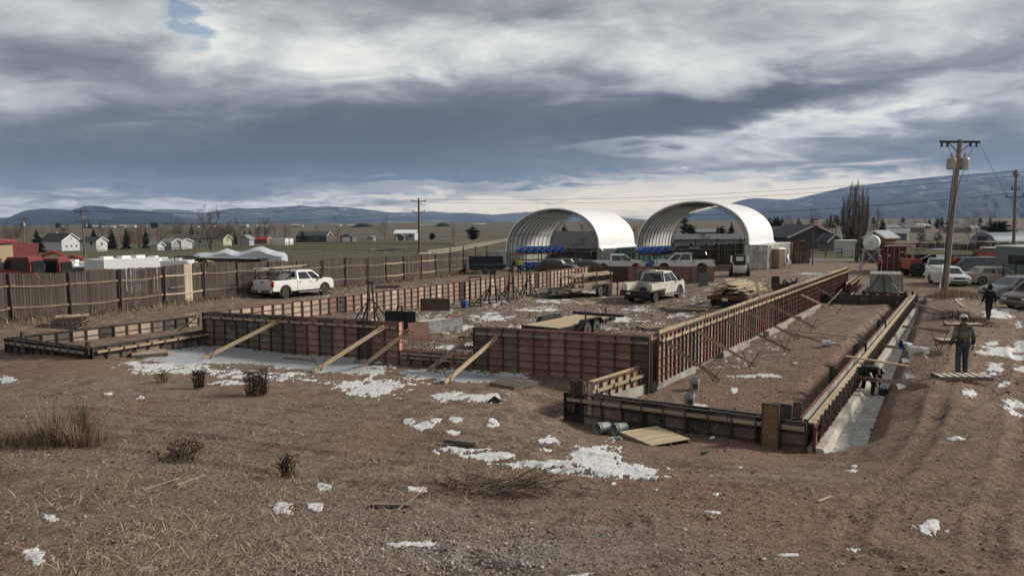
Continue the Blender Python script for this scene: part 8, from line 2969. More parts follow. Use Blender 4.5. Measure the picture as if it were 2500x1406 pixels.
shrub(703, 1160, 0.30, 0.35, 36, 5, 'small spiky dark shrub nearest the camera')
_ico = np.array([[0, 0, 1], [.894, 0, .447], [.276, .851, .447], [-.724, .526, .447], [-.724, -.526, .447], [.276, -.851, .447], [.724, .526, -.447], [-.276, .851, -.447], [-.894, 0, -.447], [-.276, -.851, -.447], [.724, -.526, -.447], [0, 0, -1]])
_icf = np.array([[0, 1, 2], [0, 2, 3], [0, 3, 4], [0, 4, 5], [0, 5, 1], [1, 6, 2], [2, 7, 3], [3, 8, 4], [4, 9, 5], [5, 10, 1], [6, 7, 2], [7, 8, 3], [8, 9, 4], [9, 10, 5], [10, 6, 1], [6, 11, 7], [7, 11, 8], [8, 11, 9], [9, 11, 10], [10, 11, 6]])
def stones(name, x, y, size, mat, seed, flat=0.6):
 rg = np.random.default_rng(seed)
 n = len(x)
 z = Hd(x, y)
 v = _ico[None] * (1 + rg.uniform(-.3, .25, (n, 12, 1)))
 sc = size[:, None, None] * rg.uniform(.6, 1.2, (n, 1, 3)) * np.array([1, 1, flat])
 v = v * sc
 a = rg.uniform(0, 6.283, n)
 c, s = np.cos(a)[:, None], np.sin(a)[:, None]
 X = v[..., 0] * c - v[..., 1] * s + x[:, None]
 Yy = v[..., 0] * s + v[..., 1] * c + y[:, None]
 Z = v[..., 2] + z[:, None] + size[:, None] * 0.15
 tri = (_icf[None] + (np.arange(n) * 12)[:, None, None]).reshape(-1, 3)
 return np_mesh(name, np.stack([X, Yy, Z], -1).reshape(-1, 3), tri, mat)
M_STONE = straw_mat('pebbles', (0.075, 0.065, 0.06), (0.20, 0.18, 0.165), (0.45, 0.43, 0.41))
M_CLOD = straw_mat('earth_clods', (0.055, 0.041, 0.033), (0.16, 0.12, 0.095), (0.36, 0.29, 0.235))
x, y, rg = scatter(30000, (200, 1950), (1200, 1560), 3, -4.1, lambda px, py, x, y, rg: rg.random(len(px)) < gd_grav(x, y) * (.35 + 1.6 * fbm(x * 1.5, y * 1.5, 3)) + 0.015)
tag(link('gravel', stones('gravel', x, y, rg.gamma(2.0, 0.0045, len(x)) + 0.004, M_STONE, 4)), kind='stuff')
x, y, rg = scatter(48000, (-50, 2600), (930, 1760), 5, -4.8, lambda px, py, x, y, rg: rg.random(len(px)) < (0.15 + sst(-.1, .2, fbm(x * .8 + 9, y * .8, 3))) * (1 - .65 * sst(1400, 1900, px)))
tag(link('dirt', stones('dirt', x, y, rg.gamma(1.6, 0.0045, len(x)) * (0.8 + y / 30) + 0.004, M_CLOD, 6)), kind='stuff')
x, y, rg = scatter(26000, (780, 2080), (690, 870), 7, -5.4, lambda px, py, x, y, rg: (y > 26) & (y < 62) & (seg(x, y, wE, wC)[1] < -.4) & (rg.random(len(px)) < 0.9))
tag(link('dirt', stones('dirt', x, y, rg.gamma(1.5, 0.014, len(x)) + 0.012, M_CLOD, 8, 0.5)), kind='stuff')
x, y, rg = scatter(9000, (1650, 2560), (740, 1010), 9, -5.1, None)
tag(link('dirt', stones('dirt', x, y, rg.gamma(1.6, 0.007, len(x)) + 0.006, M_CLOD, 10)), kind='stuff')
p = gp(1185, 1200)
T = thing('brush_pile', 'tangled heap of dry branches on the red soil in the foreground', 'brush pile', p)
r = random.Random(5)
sg = []
for i in range(300):
 f = r.gauss(0, 1)
 a = Vector((f * 0.75, r.gauss(0, .16), abs(r.gauss(0, .10)) * max(.2, 1 - abs(f) * .4)))
 d = Vector((r.gauss(0, 1), r.gauss(0, .6), r.gauss(.1, .25))).normalized() * r.uniform(.15, .75)
 m_ = a + d * .5 + Vector((r.gauss(0, .04), r.gauss(0, .04), r.gauss(0.02, .03)))
 e = a + d
 for v in (a, m_, e):
  v.z = max(v.z, 0.0) + 0.01
 q_ = r.uniform(.003, .008)
 sg += [(a, m_, q_, q_ * .8), (m_, e, q_ * .8, q_ * .4)]
for i in range(24):
 a = Vector((r.uniform(.2, .6), r.gauss(0, .1), .08))
 e = a + Vector((r.uniform(.5, 1.3), r.uniform(-.1, .5), r.uniform(.05, .4)))
 sg.append((a, e, .008, .003))
c, q_ = tube_np(sg, 4)
link('branch', np_mesh('branch', c, q_, straw_mat('dry_branches', (0.03, 0.022, 0.016), (0.09, 0.068, 0.05), (0.30, 0.24, 0.18))), T)['kind'] = 'stuff'
board('plank', 'weathered board lying in the grass at the lower left', gp(216, 1233, .03), gp(362, 1222, .03), .09, .03, M_WOOD_GREY)
board('plank', 'thin pale lath in the grass, longer of the two', gp(350, 1199, .03), gp(436, 1171, .03), .02, .015, M_LUMBER_OLD)
board('plank', 'thin pale lath in the grass beside the snow scrap', gp(432, 1187, .03), gp(500, 1163, .03), .025, .015, M_LUMBER_OLD)
board('plank', 'broken dark board beside the brush pile', gp(905, 1236, .04), gp(1003, 1238, .04), .10, .03, M_WOOD_GREY)
board('plank', 'pale stick poking out of the left side of the brush pile', gp(970, 1248, .03), gp(1045, 1200, .08), .014, .012, M_LUMBER_OLD)
board('plank', 'rotten dark log lying on the ice streak', gp(1087, 1080, .05), gp(1165, 1088, .05), .16, .08, M_WOOD_GREY)
board('plank', 'small stick on the red soil at the lower right', gp(1998, 1226, .02), gp(2028, 1214, .02), .04, .02, M_LUMBER)
board('plank', 'short pale board on the grassy mound by the leaning pole', gp(2333, 735, .06), gp(2352, 750, .04), .12, .03, M_LUMBER)
board('plank', 'yellowish marker stake propped beside the leaning pole', gp(2294, 705, .02), lev(2303, 645, -3.55), .08, .04, M_LUMBER)
# ------------------------------------------------------------------ pallets
def pallet(label, loc, rz, L=1.22, W_=1.02, solid=False, mat=M_LUMBER_OLD, tilt=(0, 0), nb=7):
 T = thing('pallet', label, 'pallet', loc, rz, 'wooden pallets')
 T.rotation_euler = (tilt[0], tilt[1], rz)
 for y in (-W_ / 2 + .02, 0, W_ / 2 - .02):
  o = link('stringer', lm(L, .04, .09, M_WOOD_GREY), T, (0, y, 0.02))
 n = 11 if solid else nb
 for i in range(n):
  w = round(L / n - (.004 if solid else L / n * .42), 3)
  o = link('slat', lm(W_, w, .02, mat), T, (-L / 2 + L * (i + .5) / n, 0, 0.112 + .002 * (i % 2)))
  o.rotation_euler = (0, 0, math.pi / 2)
 for x in (-L / 2 + .06, 0, L / 2 - .06):
  o = link('bottom_slat', lm(W_, .10, .018, M_WOOD_GREY), T, (x, 0, 0.0))
  o.rotation_euler = (0, 0, math.pi / 2)
 return T
def e_ang(a, b_):
 return ang((gp(*b_) - gp(*a)).to_2d())
M_PALE = pm('pale_pallet_wood', (0.50, 0.45, 0.37), 0.85, 0, .12, 3, (0.3, .25, .2), .4, orand=.1)
pallet('solid topped pallet lying in front of the two fallen buckets', gp(1597, 1074), e_ang((1507, 1072), (1612, 1100)), 1.35, 1.2, True, M_LUMBER)
pallet('slatted pallet on the dirt before the red printed front wall', gp(1254, 941), e_ang((1199, 945), (1252, 957)) + 1.57, 1.2, 1.1, False, M_WOOD_GREY)
pallet('pallet lying under the short dark wall at the left', gp(365, 868, .02), e_ang((330, 869), (398, 866)), 1.3, 1.0, True, M_LUMBER_OLD)
pallet('pale slatted pallet at the heels of the man in the patterned jacket', gp(2347, 928, .03), R(-4), 1.5, .55, mat=M_PALE)
pallet('pale slatted pallet beyond the man in the patterned jacket', gp(2352, 798, .03), R(-4), 1.55, .5, mat=M_PALE)
pallet('pale pallet half hidden by the man in the patterned jacket', gp(2322, 838, .03), R(-4), 1.0, .5, mat=M_PALE)
p = gp(165, 799)
for i in range(4):
 pallet(('lowest', 'second', 'third', 'topmost')[i] + ' pallet of the stack by the long fence', p + Vector((.1 * (i % 2), .08 * i, .14 * i)), R(8 + 6 * i), 1.4, 1.1, i == 3, M_WOOD_GREY if i < 3 else M_LUMBER_OLD)
pallet('slatted pallet lying inside the corner by the red ribbed wall', gp(1595, 804, .03), R(20), 1.4, 1.1)
pallet('pale slatted pallet seen through the gap, nearer one', gp(1165, 847, .03), R(15), 1.3, 1.0, mat=M_PALE, nb=9)
pallet('pale slatted pallet seen through the gap, farther one', gp(1182, 829, .03), R(15), 1.2, 1.0, mat=M_PALE, nb=9)
# ------------------------------------------------------------------ buckets and litter
def bucket(label, loc, mat, rot=(0, 0, 0), r=.15, h=.37, open_=True):
 T = thing('bucket', label, 'bucket', loc, 0, 'plastic buckets')
 T.rotation_euler = rot
 mb = MB()
 mb.lathe([(.01, .006), (r * .84, 0), (r * .97, h * .72), (r * 1.05, h * .73), (r * 1.05, h * .77), (r * .99, h * .79), (r, h * .85), (r * 1.06, h * .86), (r * 1.06, h * .9), (r, h * .92), (r * 1.02, h), (r * .95, h), (r * .8, .02), (.01, .02)], 20)
 mb.build('pail', mat, T, smooth=True)
 mb = MB()
 mb.box(-r * .5, -r * 1.0, h * .25, r * .5, -r * .80, h * .6)
 mb.build('label_patch', M_TRIM, T, fix=False)
 mb = MB()
 mb.path([(math.cos(a) * r * 1.08, -.05 - .06 * math.sin(a), h * .82 - .12 * math.sin(a)) for a in np.linspace(0, math.pi, 9)], .004, 4)
 mb.build('handle', M_GALV, T)
 return T
M_BGREY = pm('grey_bucket_plastic', (0.27, 0.29, 0.30), .5, 0, .1, 3, (.2, .17, .14), .4)
M_BBLUE = pm('blue_bucket_plastic', (0.03, .10, .32), .45)
M_BWHITE = pm('white_bucket_plastic', (.58, .59, .62), .45, 0, .08, 3, (.3, .26, .22), .3)
bucket('grey bucket standing in the pit, farther of the two', gp(1695, 953, 0), M_BGREY, r=.17, h=.42)
bucket('grey bucket standing in the pit, nearer of the two', gp(1682, 992, 0), M_BGREY, r=.17, h=.42)
bucket('grey bucket lying on its side, left one by the short front wall', gp(1486, 1056, .17), M_BGREY, (R(90), 0, R(-58)), .16, .40)
bucket('grey bucket lying on its side, right one by the short front wall', gp(1528, 1058, .17), M_BGREY, (R(90), 0, R(-62)), .16, .40)
bucket('clear white bucket lying in the pit', gp(2006, 845, .13), M_BWHITE, (R(90), 0, R(70)), .16, .36)
bucket('blue bucket lying behind the dog on the bank', gp(2222, 853, .13), M_BBLUE, (R(80), 0, R(-80)), .16, .40)
bucket('blue and white bucket inside the yard by the frames', gp(1133, 752, 0), M_BBLUE, r=.22, h=.45)
tag(MB().lathe([(.02, 0), (.03, 0), (.045, .12), (.04, .12), (.026, .01)], 10).build('paper_cup', M_BWHITE, None, loc=gp(1733, 1074, .05)), 'white paper cup lying by the short front wall', 'cup').rotation_euler = (0, R(85), R(10))
tag(MB().lathe([(.01, 0), (.035, 0), (.035, .14), (.015, .19), (.015, .24), (.01, .24)], 10).build('bottle', pm('green_glass', (.015, .06, .03), .1), None, loc=gp(1712, 1109, .03)), 'small green bottle on the dirt beyond the solid pallet', 'bottle').rotation_euler = (0, R(88), R(25))
tag(MB().lathe([(.02, 0), (.14, 0), (.14, .02), (.02, .03)], 16).build('plastic_disc', M_BWHITE, None, loc=gp(2036, 839, .02)), 'white lid lying beside the clear white bucket', 'lid')
tag(MB().lathe([(.02, 0), (.045, 0), (.045, .2), (.02, .2)], 10).build('drain_pipe', M_BGREY, None, loc=gp(1500, 1073, .05)), 'short grey pipe end left of the solid pallet', 'pipe').rotation_euler = (0, R(90), R(-30))
for px, py, lb in ((2202, 950, 'white paper scrap on the bank beside the bent worker'), (2212, 886, 'white paper scrap on the bank below the dog'), (1978, 775, 'torn paper wrapper on the pit floor'), (2222, 925, 'flat white scrap on the bank above the bent worker')):
 mb = MB()
 mb.add([(-.16, -.1, 0), (.15, -.12, .05), (.17, .1, .02), (-.1, .14, .12), (0, 0, .14)], [(0, 1, 4), (1, 2, 4), (2, 3, 4), (3, 0, 4)])
 tag(mb.build('paper_scrap', M_PLATEW, None, loc=gp(px, py, .02)), lb, 'litter')
tag(MB().add([(-.25, -.06, 0), (.2, -.08, .03), (.28, .05, .02), (-.1, .1, .1), (0, 0, .2)], [(0, 1, 4), (1, 2, 4), (2, 3, 4), (3, 0, 4)]).build('cloth_scrap', M_BLACK, None, loc=gp(1207, 985, .03)), 'dark crumpled scrap lying on the snow before the pallet', 'litter')
# ------------------------------------------------------------------ steel stands and yard scrap
def stand(label, px, py, hgt, wid, rz, legs=True):
 T = thing('steel_stand', label, 'steel stand', gp(px, py), rz, 'black steel stands along the fence side wall')
 for s in (-1, 1):
  mb = MB()
  mb.beam((s * wid * .18, 0, 0), (s * wid * .08, 0, hgt), .07, .07)
  mb.build('post', M_BLACK, T, fix=False)
  if legs:
   for t in (-1, 1):
    mb = MB()
    mb.beam((s * wid * .1, 0, hgt * .55), (s * wid * .62, t * wid * .4, 0), .06, .06)
    mb.build('leg', M_BLACK, T, fix=False)
 mb = MB()
 for z in (.0, .55, 1.0):
  mb.beam((-wid * .16, 0, hgt * z + .04), (wid * .16, 0, hgt * z + .04), .07, .08)
 mb.build('crossbar', M_BLACK, T, fix=False)
 return T
stand('black A shaped steel stand over the front wall', 906, 787, 2.0, 1.3, R(-20))
stand('black steel stand with splayed legs, nearest in the row', 1203, 741, 1.95, 1.6, R(-25))
stand('black steel stand with splayed legs, second in the row', 1247, 730, 1.9, 1.2, R(-25))
stand('black steel stand, third in the row with narrow legs', 1290, 722, 1.9, .9, R(-25))
T = thing('steel_gantry', 'black open steel frame standing left of the splayed stands', 'steel frame', gp(1160, 751), R(10))
for x in (-.35, .35):
 mb = MB()
 mb.beam((x, 0, 0), (x, 0, 1.9), .07, .07)
 mb.build('post', M_BLACK, T, fix=False)
mb = MB()
for z in (.1, .3, 1.88):
 mb.beam((-.35, 0, z), (.35, 0, z), .06, .06)
mb.build('crossbar', M_BLACK, T, fix=False)
T = thing('blade_plate', 'matte black steel blade standing behind the gap in the front wall', 'blade', gp(978, 816), R(-10))
mb = MB()
mb.box(-.75, -.03, .25, .75, .03, 1.1)
mb.build('plate', M_BLACK, T, fix=False)
mb = MB()
for s in (-.15, .15):
 mb.beam((s, -.06, .3), (s * .7, -.06, 1.35), .06, .06)
mb.beam((-.13, -.06, 1.33), (.13, -.06, 1.33), .06, .06)
mb.beam((.6, .0, .4), (1.15, .3, 0), .07, .07)
mb.beam((-.6, .0, .3), (-.6, -.3, 0), .07, .07)
mb.build('hitch_frame', M_BLACK, T, fix=False)
T = thing('truck_bed', 'grey galvanised truck bed box lying inside the yard behind the gap', 'truck bed', gp(1062, 808), R(40))
M_SCUFF = pm('scuffed_galvanised', (.34, .34, .33), .5, .3, .25, 5, (.1, .09, .08), .6)
mb = MB()
mb.box(-1.2, -.65, 0, 1.2, -.6, .62)
mb.box(-1.2, .6, 0, 1.2, .65, .62)
mb.box(-1.2, -.599, 0, -1.15, .599, .62)
mb.build('side', M_SCUFF, T, fix=False)
mb = MB()
mb.box(-1.15, -.6, .45, 1.2, .6, .50)
mb.build('floor', M_PALE, T, fix=False)
mb = MB()
mb.beam((.2, -.7, .72), (1.5, .1, .72), .12, .08)
mb.build('red_bar', M_STEEL_RED, T, fix=False)
mb = MB()
mb.box(-.75, -.03, 0, .75, .03, .62)
tag(mb.build('tailgate', pm('brown_panel', (.075, .048, .036), .7, 0, .3, 2), None, loc=gp(1063, 800, .85), rz=R(-8), fix=False), 'dark brown panel standing on the galvanised truck bed box', 'panel')
T = thing('scrap_heap', 'heap of loose boards and steel lying in the yard near the red ribbed wall', 'scrap heap', gp(1698, 757))
pile(T, [(-1.0, 1.0), (-.8, .8), (-.5, .5)], 2.6, .14, .05, mats=(M_WOOD_GREY, M_LUMBER_OLD, M_STEEL_DARK), seed=12, jit=.8, ang_j=.6, tilt=.05)
for i, (a, b_, m_) in enumerate([((1622, 752), (1700, 757), M_STEEL_RED), ((1628, 763), (1720, 762), M_STEEL_DARK), ((1290, 756), (1360, 752), M_LUMBER_OLD), ((1120, 826), (1240, 830), M_STEEL_DARK), ((1150, 815), (1250, 822), M_STEEL_DARK), ((1410, 745), (1470, 738), M_LUMBER)]):
 board('plank', ('rust red beam beside the scrap heap, upper', 'dark beam beside the scrap heap, lower', 'loose board left of the tandem trailer', 'dark beam seen through the gap, nearer', 'dark beam seen through the gap, farther', 'pale lath before the tandem trailer wheels')[i], gp(*a, .06), gp(*b_, .06), .14, .08, m_)
for lb, px, py, s, m_, tl in (('pale dirty panel leaning at the foot of the long fence', 943, 686, 1.3, M_PALE, .35), ('dull tilted panel right of the pale one at the long fence', 968, 686, 1.2, M_SCUFF, .3)):
 mb = MB()
 mb.box(-s / 2, 0, 0, s / 2, .03, s)
 o = tag(mb.build('leaning_panel', m_, None, loc=gp(px, py), rz=R(20), fix=False), lb, 'panel')
 o.rotation_euler = (-tl, tl * .4, R(20))
T = thing('low_stack', 'low dark stack of boards below the leaning panels', 'board stack', gp(944, 702), R(20))
pile(T, [(-.5, .5)] * 4, 1.8, .2, .05, mats=(M_WOOD_GREY,), seed=2, jit=.1)
T = thing('dump_trailer', 'black dump trailer between the long fence and the grey container', 'trailer', gd(1190, 80), R(10))
mb = MB()
mb.box(-1.9, -1.0, .5, 1.9, 1.0, 1.05)
mb.box(-1.9, .9, 1.051, 1.9, 1.0, 1.9)
mb.build('box', pm('navy_black', (.014, .017, .026), .5), T, fix=False)
for x in (-.4, .5):
 add_wheel(T, x, -1.05, .36, .22, 'steel')
T = thing('rubble_heap', 'pale rubble heap on a trailer beside the black dump trailer', 'rubble', gd(1236, 78, .3), 0)
r = random.Random(3)
for i in range(40):
 mb = MB()
 s = r.uniform(.15, .4)
 mb.hexa([(-s, -s * .7, 0), (s, -s * .6, 0), (s * .8, s, 0), (-s, s * .8, 0)], [(-s * .6, -s * .6, s), (s * .8, -s * .4, s * .8), (s * .6, s * .7, s), (-s * .8, s * .6, s * .7)])
 o = mb.build('rubble_piece', (M_CONC, pm('pink_rubble', (.3, .2, .17), .9), M_SCUFF)[i % 3], T, (r.uniform(-1.2, 1.2), r.uniform(-.6, .6), abs(r.gauss(0, .35))), fix=False)
 o = None
for lb, px, Y, sx, sz, m_ in (('grey blue upright panel at the right end of the back wall', 1717, 60.5, .75, 1.1, pm('slate_panel', (.10, .115, .13), .6)), ('dark square panel beyond the plank heap', 1893, 57, .6, .95, M_STEEL_DARK), ('tan plywood square at the far end of the red ribbed wall', 2036, 60, .7, .5, M_LUMBER_OLD)):
 mb = MB()
 mb.box(-sx / 2, 0, 0, sx / 2, .06, sz)
 tag(mb.build('upright_panel', m_, None, loc=gd(px, Y), fix=False), lb, 'panel')
T = thing('scrap_bin', 'dark bin of scrap steel behind the red ribbed wall', 'bin', gd(1922, 55), R(10))
mb = MB()
mb.box(-.9, -.5, 0, .9, -.45, .6)
mb.box(-.9, .45, 0, .9, .5, .6)
mb.box(-.9, -.449, 0, -.85, .449, .6)
mb.box(.85, -.449, 0, .9, .449, .6)
mb.build('side', M_STEEL_DARK, T, fix=False)
for i in range(8):
 mb = MB()
 mb.beam((r.uniform(-.7, .7), r.uniform(-.3, .3), .3), (r.uniform(-.8, .8), r.uniform(-.3, .3), r.uniform(.7, 1.1)), .08, .1)
 mb.build('scrap_piece', M_STEEL_DARK, T, fix=False)
# ------------------------------------------------------------------ people and the dog
def skinned(name, verts, edges, mats, parent=None, root=0, sub=2, facem=None):
 me = bpy.data.meshes.new(name)
 me.from_pydata([v[:3] for v in verts], edges, [])
 o = bpy.data.objects.new(name, me)
 COL.objects.link(o)
 o.modifiers.new('skin', 'SKIN').use_smooth_shade = True
 s = o.modifiers.new('sub', 'SUBSURF')
 s.levels = s.render_levels = sub
 sv = me.skin_vertices[0].data
 for i, v in enumerate(verts):
  sv[i].radius = (v[3], v[4] if len(v) > 4 else v[3])
  sv[i].use_root = (i == root)
 dg = bpy.context.evaluated_depsgraph_get()
 m2 = bpy.data.meshes.new_from_object(o.evaluated_get(dg))
 o.modifiers.clear()
 o.data = m2
 m2.materials.clear()
 for m in mats:
  m2.materials.append(m)
 if facem:
  m2.polygons.foreach_set('material_index', [facem(p.center) for p in m2.polygons])
 o.parent = parent
 return o
SKIN = pm('skin', (.36, .22, .16), .6, 0, .06)
HAIR = pm('dark_hair', (.02, .015, .012), .7)
def hand(w, d, v, e, side):
 """palm, four fingers and thumb from wrist w along d; appended to the vertex list"""
 d = Vector(d).normalized()
 s = d.cross(Vector((0, 1, 0)))
 s = s.normalized() if s.length > .1 else Vector((1, 0, 0))
 f = s.cross(d)
 b0 = len(v)
 v.append((*(Vector(w) + d * .05), .024, .017))
 for k in range(4):
  o = f * (-.03 + .02 * k)
  L = (.075, .09, .085, .065)[k]
  a = Vector(w) + d * .09 + o
  v += [(*a, .0095), (*(a + d * L * .6 + s * side * .012), .0085), (*(a + d * L * .95 + s * side * .03), .0075)]
  e += [(b0, len(v) - 3), (len(v) - 3, len(v) - 2), (len(v) - 2, len(v) - 1)]
 a = Vector(w) + d * .045 + f * -.038
 v += [(*a, .011), (*(a + d * .045 - f * .02), .009)]
 e += [(b0, len(v) - 2), (len(v) - 2, len(v) - 1)]
 return b0
def person(label, loc, rz, J, top, legs, boots, cap=None, hood=False, collar=None, topf=None, topm=(), hgt=1.8):
 """J: joint positions in metres; the body is one skinned surface, garments are children"""
 T = thing('person', label, 'person', loc, rz)
 k = hgt / 1.8
 T.scale = (k, k, k)
 g = lambda n: Vector(J[n])
 v, e = [], []
 def add(p, r, r2=None, to=None):
  v.append((*p, r, r2 or r))
  if to is not None:
   e.append((to, len(v) - 1))
  return len(v) - 1
 pel = add(g('pelvis'), .13, .10)
 w = add(g('pelvis').lerp(g('chest'), .45), .13, .095, pel)
 ch = add(g('chest'), .155, .10, w)
 nk = add(g('neck'), .055, .055, ch)
 hc = add(g('head'), .075, .085, nk)
 add(g('head') + (g('head') - g('neck')).normalized() * .10, .07, .08, hc)
 for s in 'LR':
  sh = add(g('sho' + s), .062, .062, ch)
  el = add(g('elb' + s), .042, .042, sh)
  wr = add(g('wri' + s), .028, .024, el)
  b0 = hand(g('wri' + s), g('wri' + s) - g('elb' + s), v, e, 1 if s == 'L' else -1)
  e.append((wr, b0))
  hp_ = add(g('hip' + s), .088, .088, pel)
  kn = add(g('kne' + s), .055, .055, hp_)
  an = add(g('ank' + s), .038, .038, kn)
  add(g('toe' + s), .035, .028, an)
 skinned('body', v, e, [SKIN], T, 0, 2)
 v, e = [], []
 a = add(g('pelvis') + (g('pelvis') - g('chest')).normalized() * .13, .195, .15)
 b_ = add(g('pelvis').lerp(g('chest'), .5), .190, .145, a)
 c = add(g('chest'), .205, .145, b_)
 add(g('neck') - (g('neck') - g('chest')) * .15, .085, .08, c)
 for s in 'LR':
  sh = add(g('sho' + s), .092, .09, c)
  el = add(g('elb' + s), .070, .068, sh)
  add(g('wri' + s) - (g('wri' + s) - g('elb' + s)) * .06, .052, .05, el)
 skinned('jacket', v, e, list(topm) or [top], T, 0, 2, topf)
 v, e = [], []
 a = add(g('pelvis'), .150, .115)
 for s in 'LR':
  h_ = add(g('hip' + s), .105, .105, a)
  k_ = add(g('kne' + s), .080, .080, h_)
  add(g('ank' + s) + Vector((0, 0, .02)), .068, .068, k_)
 skinned('trousers', v, e, [legs], T, 0, 2)
 for s in 'LR':
  v, e = [], []
  a = add(g('ank' + s) + Vector((0, 0, .10)), .062)
  b_ = add(g('ank' + s) - Vector((0, 0, .035)), .058, .055, a)
  add(g('toe' + s), .048, .040, b_)
  skinned('boot', v, e, [boots], T, 0, 2)
 hd, up = g('head'), (g('head') - g('neck')).normalized()
 fw = g('face') if 'face' in J else Vector((0, 1, 0))
 sd_ = up.cross(fw).normalized()
 def ell(nm, m, c, rx, ry, rz_, lo=-1.0, n=12):
  mb = MB()
  rows = []
  for i in range(9):
   t = lo + (1 - lo) * i / 8
   rr = math.sqrt(max(0.0, 1 - t * t)) + .01
   rows.append([c + sd_ * rx * rr * math.cos(q) + fw * ry * rr * math.sin(q) + up * rz_ * t for q in np.linspace(0, 2 * math.pi, n + 1)[:-1]])
  mb.rings(rows)
  return mb.build(nm, m, T, smooth=True)
 for q in (-1, 1):
  mb = MB()
  c0 = hd + sd_ * q * .083 + up * .02
  mb.rings([[c0 + fw * a_ + up * b2 + sd_ * q * o_ for a_, b2 in ((-.02, -.03), (.02, -.025), (.022, .03), (-.018, .035))] for o_ in (0, .02)])
  mb.build('ear', SKIN, T)
  mb = MB()
  mb.lathe([(.001, -.01), (.012, 0), (.001, .01)], 8, o=tuple(hd + fw * .083 + sd_ * q * .033 + up * .03))
  mb.build('eye', HAIR, T)
 mb = MB()
 n0 = hd + fw * .085
 mb.add([n0 + up * .03, n0 + sd_ * .018 - up * .015, n0 - sd_ * .018 - up * .015, n0 + fw * .03 - up * .01], [(0, 1, 3), (0, 3, 2), (1, 2, 3)])
 mb.build('nose', SKIN, T)
 mb = MB()
 mb.beam(hd + fw * .086 - up * .045 - sd_ * .025, hd + fw * .086 - up * .045 + sd_ * .025, .008, .008)
 mb.build('mouth', pm('lips', (.25, .1, .09), .6), T)
 if hood:
  ell('hood', top, hd + up * .03 - fw * .035, .115, .125, .15, -.95)
 else:
  ell('hair', HAIR, hd + up * .03 - fw * .022, .092, .10, .115, -.75)
 if cap:
  cp = ell('cap', cap, hd + up * .065, .102, .115, .085, -.1)
  mb = MB()
  b0 = hd + up * .07
  mb.rings([[b0 + fw * .10 + sd_ * x * .07 + up * z for x, z in ((-1, 0), (1, 0), (1, .012), (-1, .012))], [b0 + fw * .18 + sd_ * x * .05 + up * z for x, z in ((-1, -.02), (1, -.02), (1, -.01), (-1, -.01))]])
  mb.build('cap_peak', cap, T)
 if collar:
  mb = MB()
  c0 = g('neck')
  mb.lathe([(.105, -.07), (.10, .03), (.085, .04), (.08, -.06)], 14, o=tuple(c0), caps=False)
  mb.build('collar', collar, T, smooth=True)
 return T
def standing(sw=.0, arm=.10, stride=.0, lean=0.0, fold=False):
 J = dict(pelvis=(0, 0, .98), chest=(0, lean, 1.33), neck=(0, lean * 1.3, 1.52), head=(0, lean * 1.5 + .01, 1.665), face=(0, 1, 0))
 for s, q in (('L', -1), ('R', 1)):
  st = stride * q
  J['sho' + s] = (q * .20, lean, 1.44)
  J['elb' + s] = (q * (.25 + arm * .5), lean - .03 - st * .3, 1.15)
  J['wri' + s] = (q * (.26 + arm), lean + .05 - st * .5, .90)
  J['hip' + s] = (q * .10, 0, .92)
  J['kne' + s] = (q * .12, st * .5 + .03, .51)
  J['ank' + s] = (q * .13, st * .9, .085 + abs(min(st, 0)) * .15)
  J['toe' + s] = (q * .15, st * .9 + .16, .04)
 return J
JEAN = pm('blue_grey_jeans', (.050, .060, .075), .9, 0, .2, 6)
M_BOOT = pm('tan_boots', (.14, .09, .06), .8)
BLK = pm('black_cloth', (.010, .010, .012), .9)
JK = [pm('jacket_dark', (.020, .022, .024), .95), pm('jacket_olive', (.085, .080, .068), .95), pm('jacket_grey', (.15, .145, .13), .95)]
def jk(c):
 u = abs((c.x * 5.5) % 1.0 - .5)
 t = (c.z + u * .13) * 6.6
 return (0, 1, 2, 1, 0, 1)[int(t) % 6] if c.z > .9 else 1
person('man in a patterned grey jacket and white backed cap seen from behind', gp(2347, 918), R(4), standing(arm=.08, stride=.03), JK[1], JEAN, M_BOOT, cap=pm('cap_white', (.5, .5, .5), .8), collar=pm('rust_collar', (.14, .075, .035), .9), topf=jk, topm=JK, hgt=1.84)
person('man in black hooded clothing walking away past the grey saloon', gp(2413, 782), R(6), standing(arm=.06, stride=.14), BLK, pm('black_trousers', (.014, .015, .019), .9), pm('dark_boots', (.02, .018, .016), .8), hood=True, hgt=1.84)
B = dict(pelvis=(-.28, 0, .92), chest=(.12, 0, 1.0), neck=(.30, 0, .95), head=(.42, 0, .86), face=(.55, 0, -.83), shoL=(.20, .19, .96), shoR=(.20, -.19, .96), elbL=(.27, .20, .66), elbR=(.26, -.20, .66), wriL=(.30, .14, .42), wriR=(.27, -.16, .40),
  hipL=(-.26, .10, .88), hipR=(-.24, -.11, .88), kneL=(-.12, .14, .48), kneR=(.06, -.16, .48), ankL=(-.20, .14, .10), ankR=(.02, -.16, .10), toeL=(-.04, .15, .05), toeR=(.20, -.16, .05))
a_, s_, L_ = 0, 0, 0
pw = gp(2122, 966)
person('worker in black bending down in the icy trench', pw, R(2), B, BLK, pm('wet_black', (.013, .013, .015), .7), pm('rubber_boots', (.04, .042, .04), .6), hgt=1.74)
T = thing('tool_bag', 'black bag at the feet of the bent worker', 'bag', pw + Vector((.42, -.12, 0)), .3)
mb = MB()
mb.lathe([(.02, 0), (.16, .01), (.18, .12), (.13, .26), (.02, .28)], 10)
mb.path([(-.1, 0, .24), (-.05, 0, .36), (.05, 0, .36), (.1, 0, .24)], .015, 5)
mb.build('bag_body', M_BLACK, T)
T = thing('tool_bag', 'black bag tucked behind the bent worker against the ledge', 'bag', pw + Vector((-.42, .12, 0)), .3)
mb = MB()
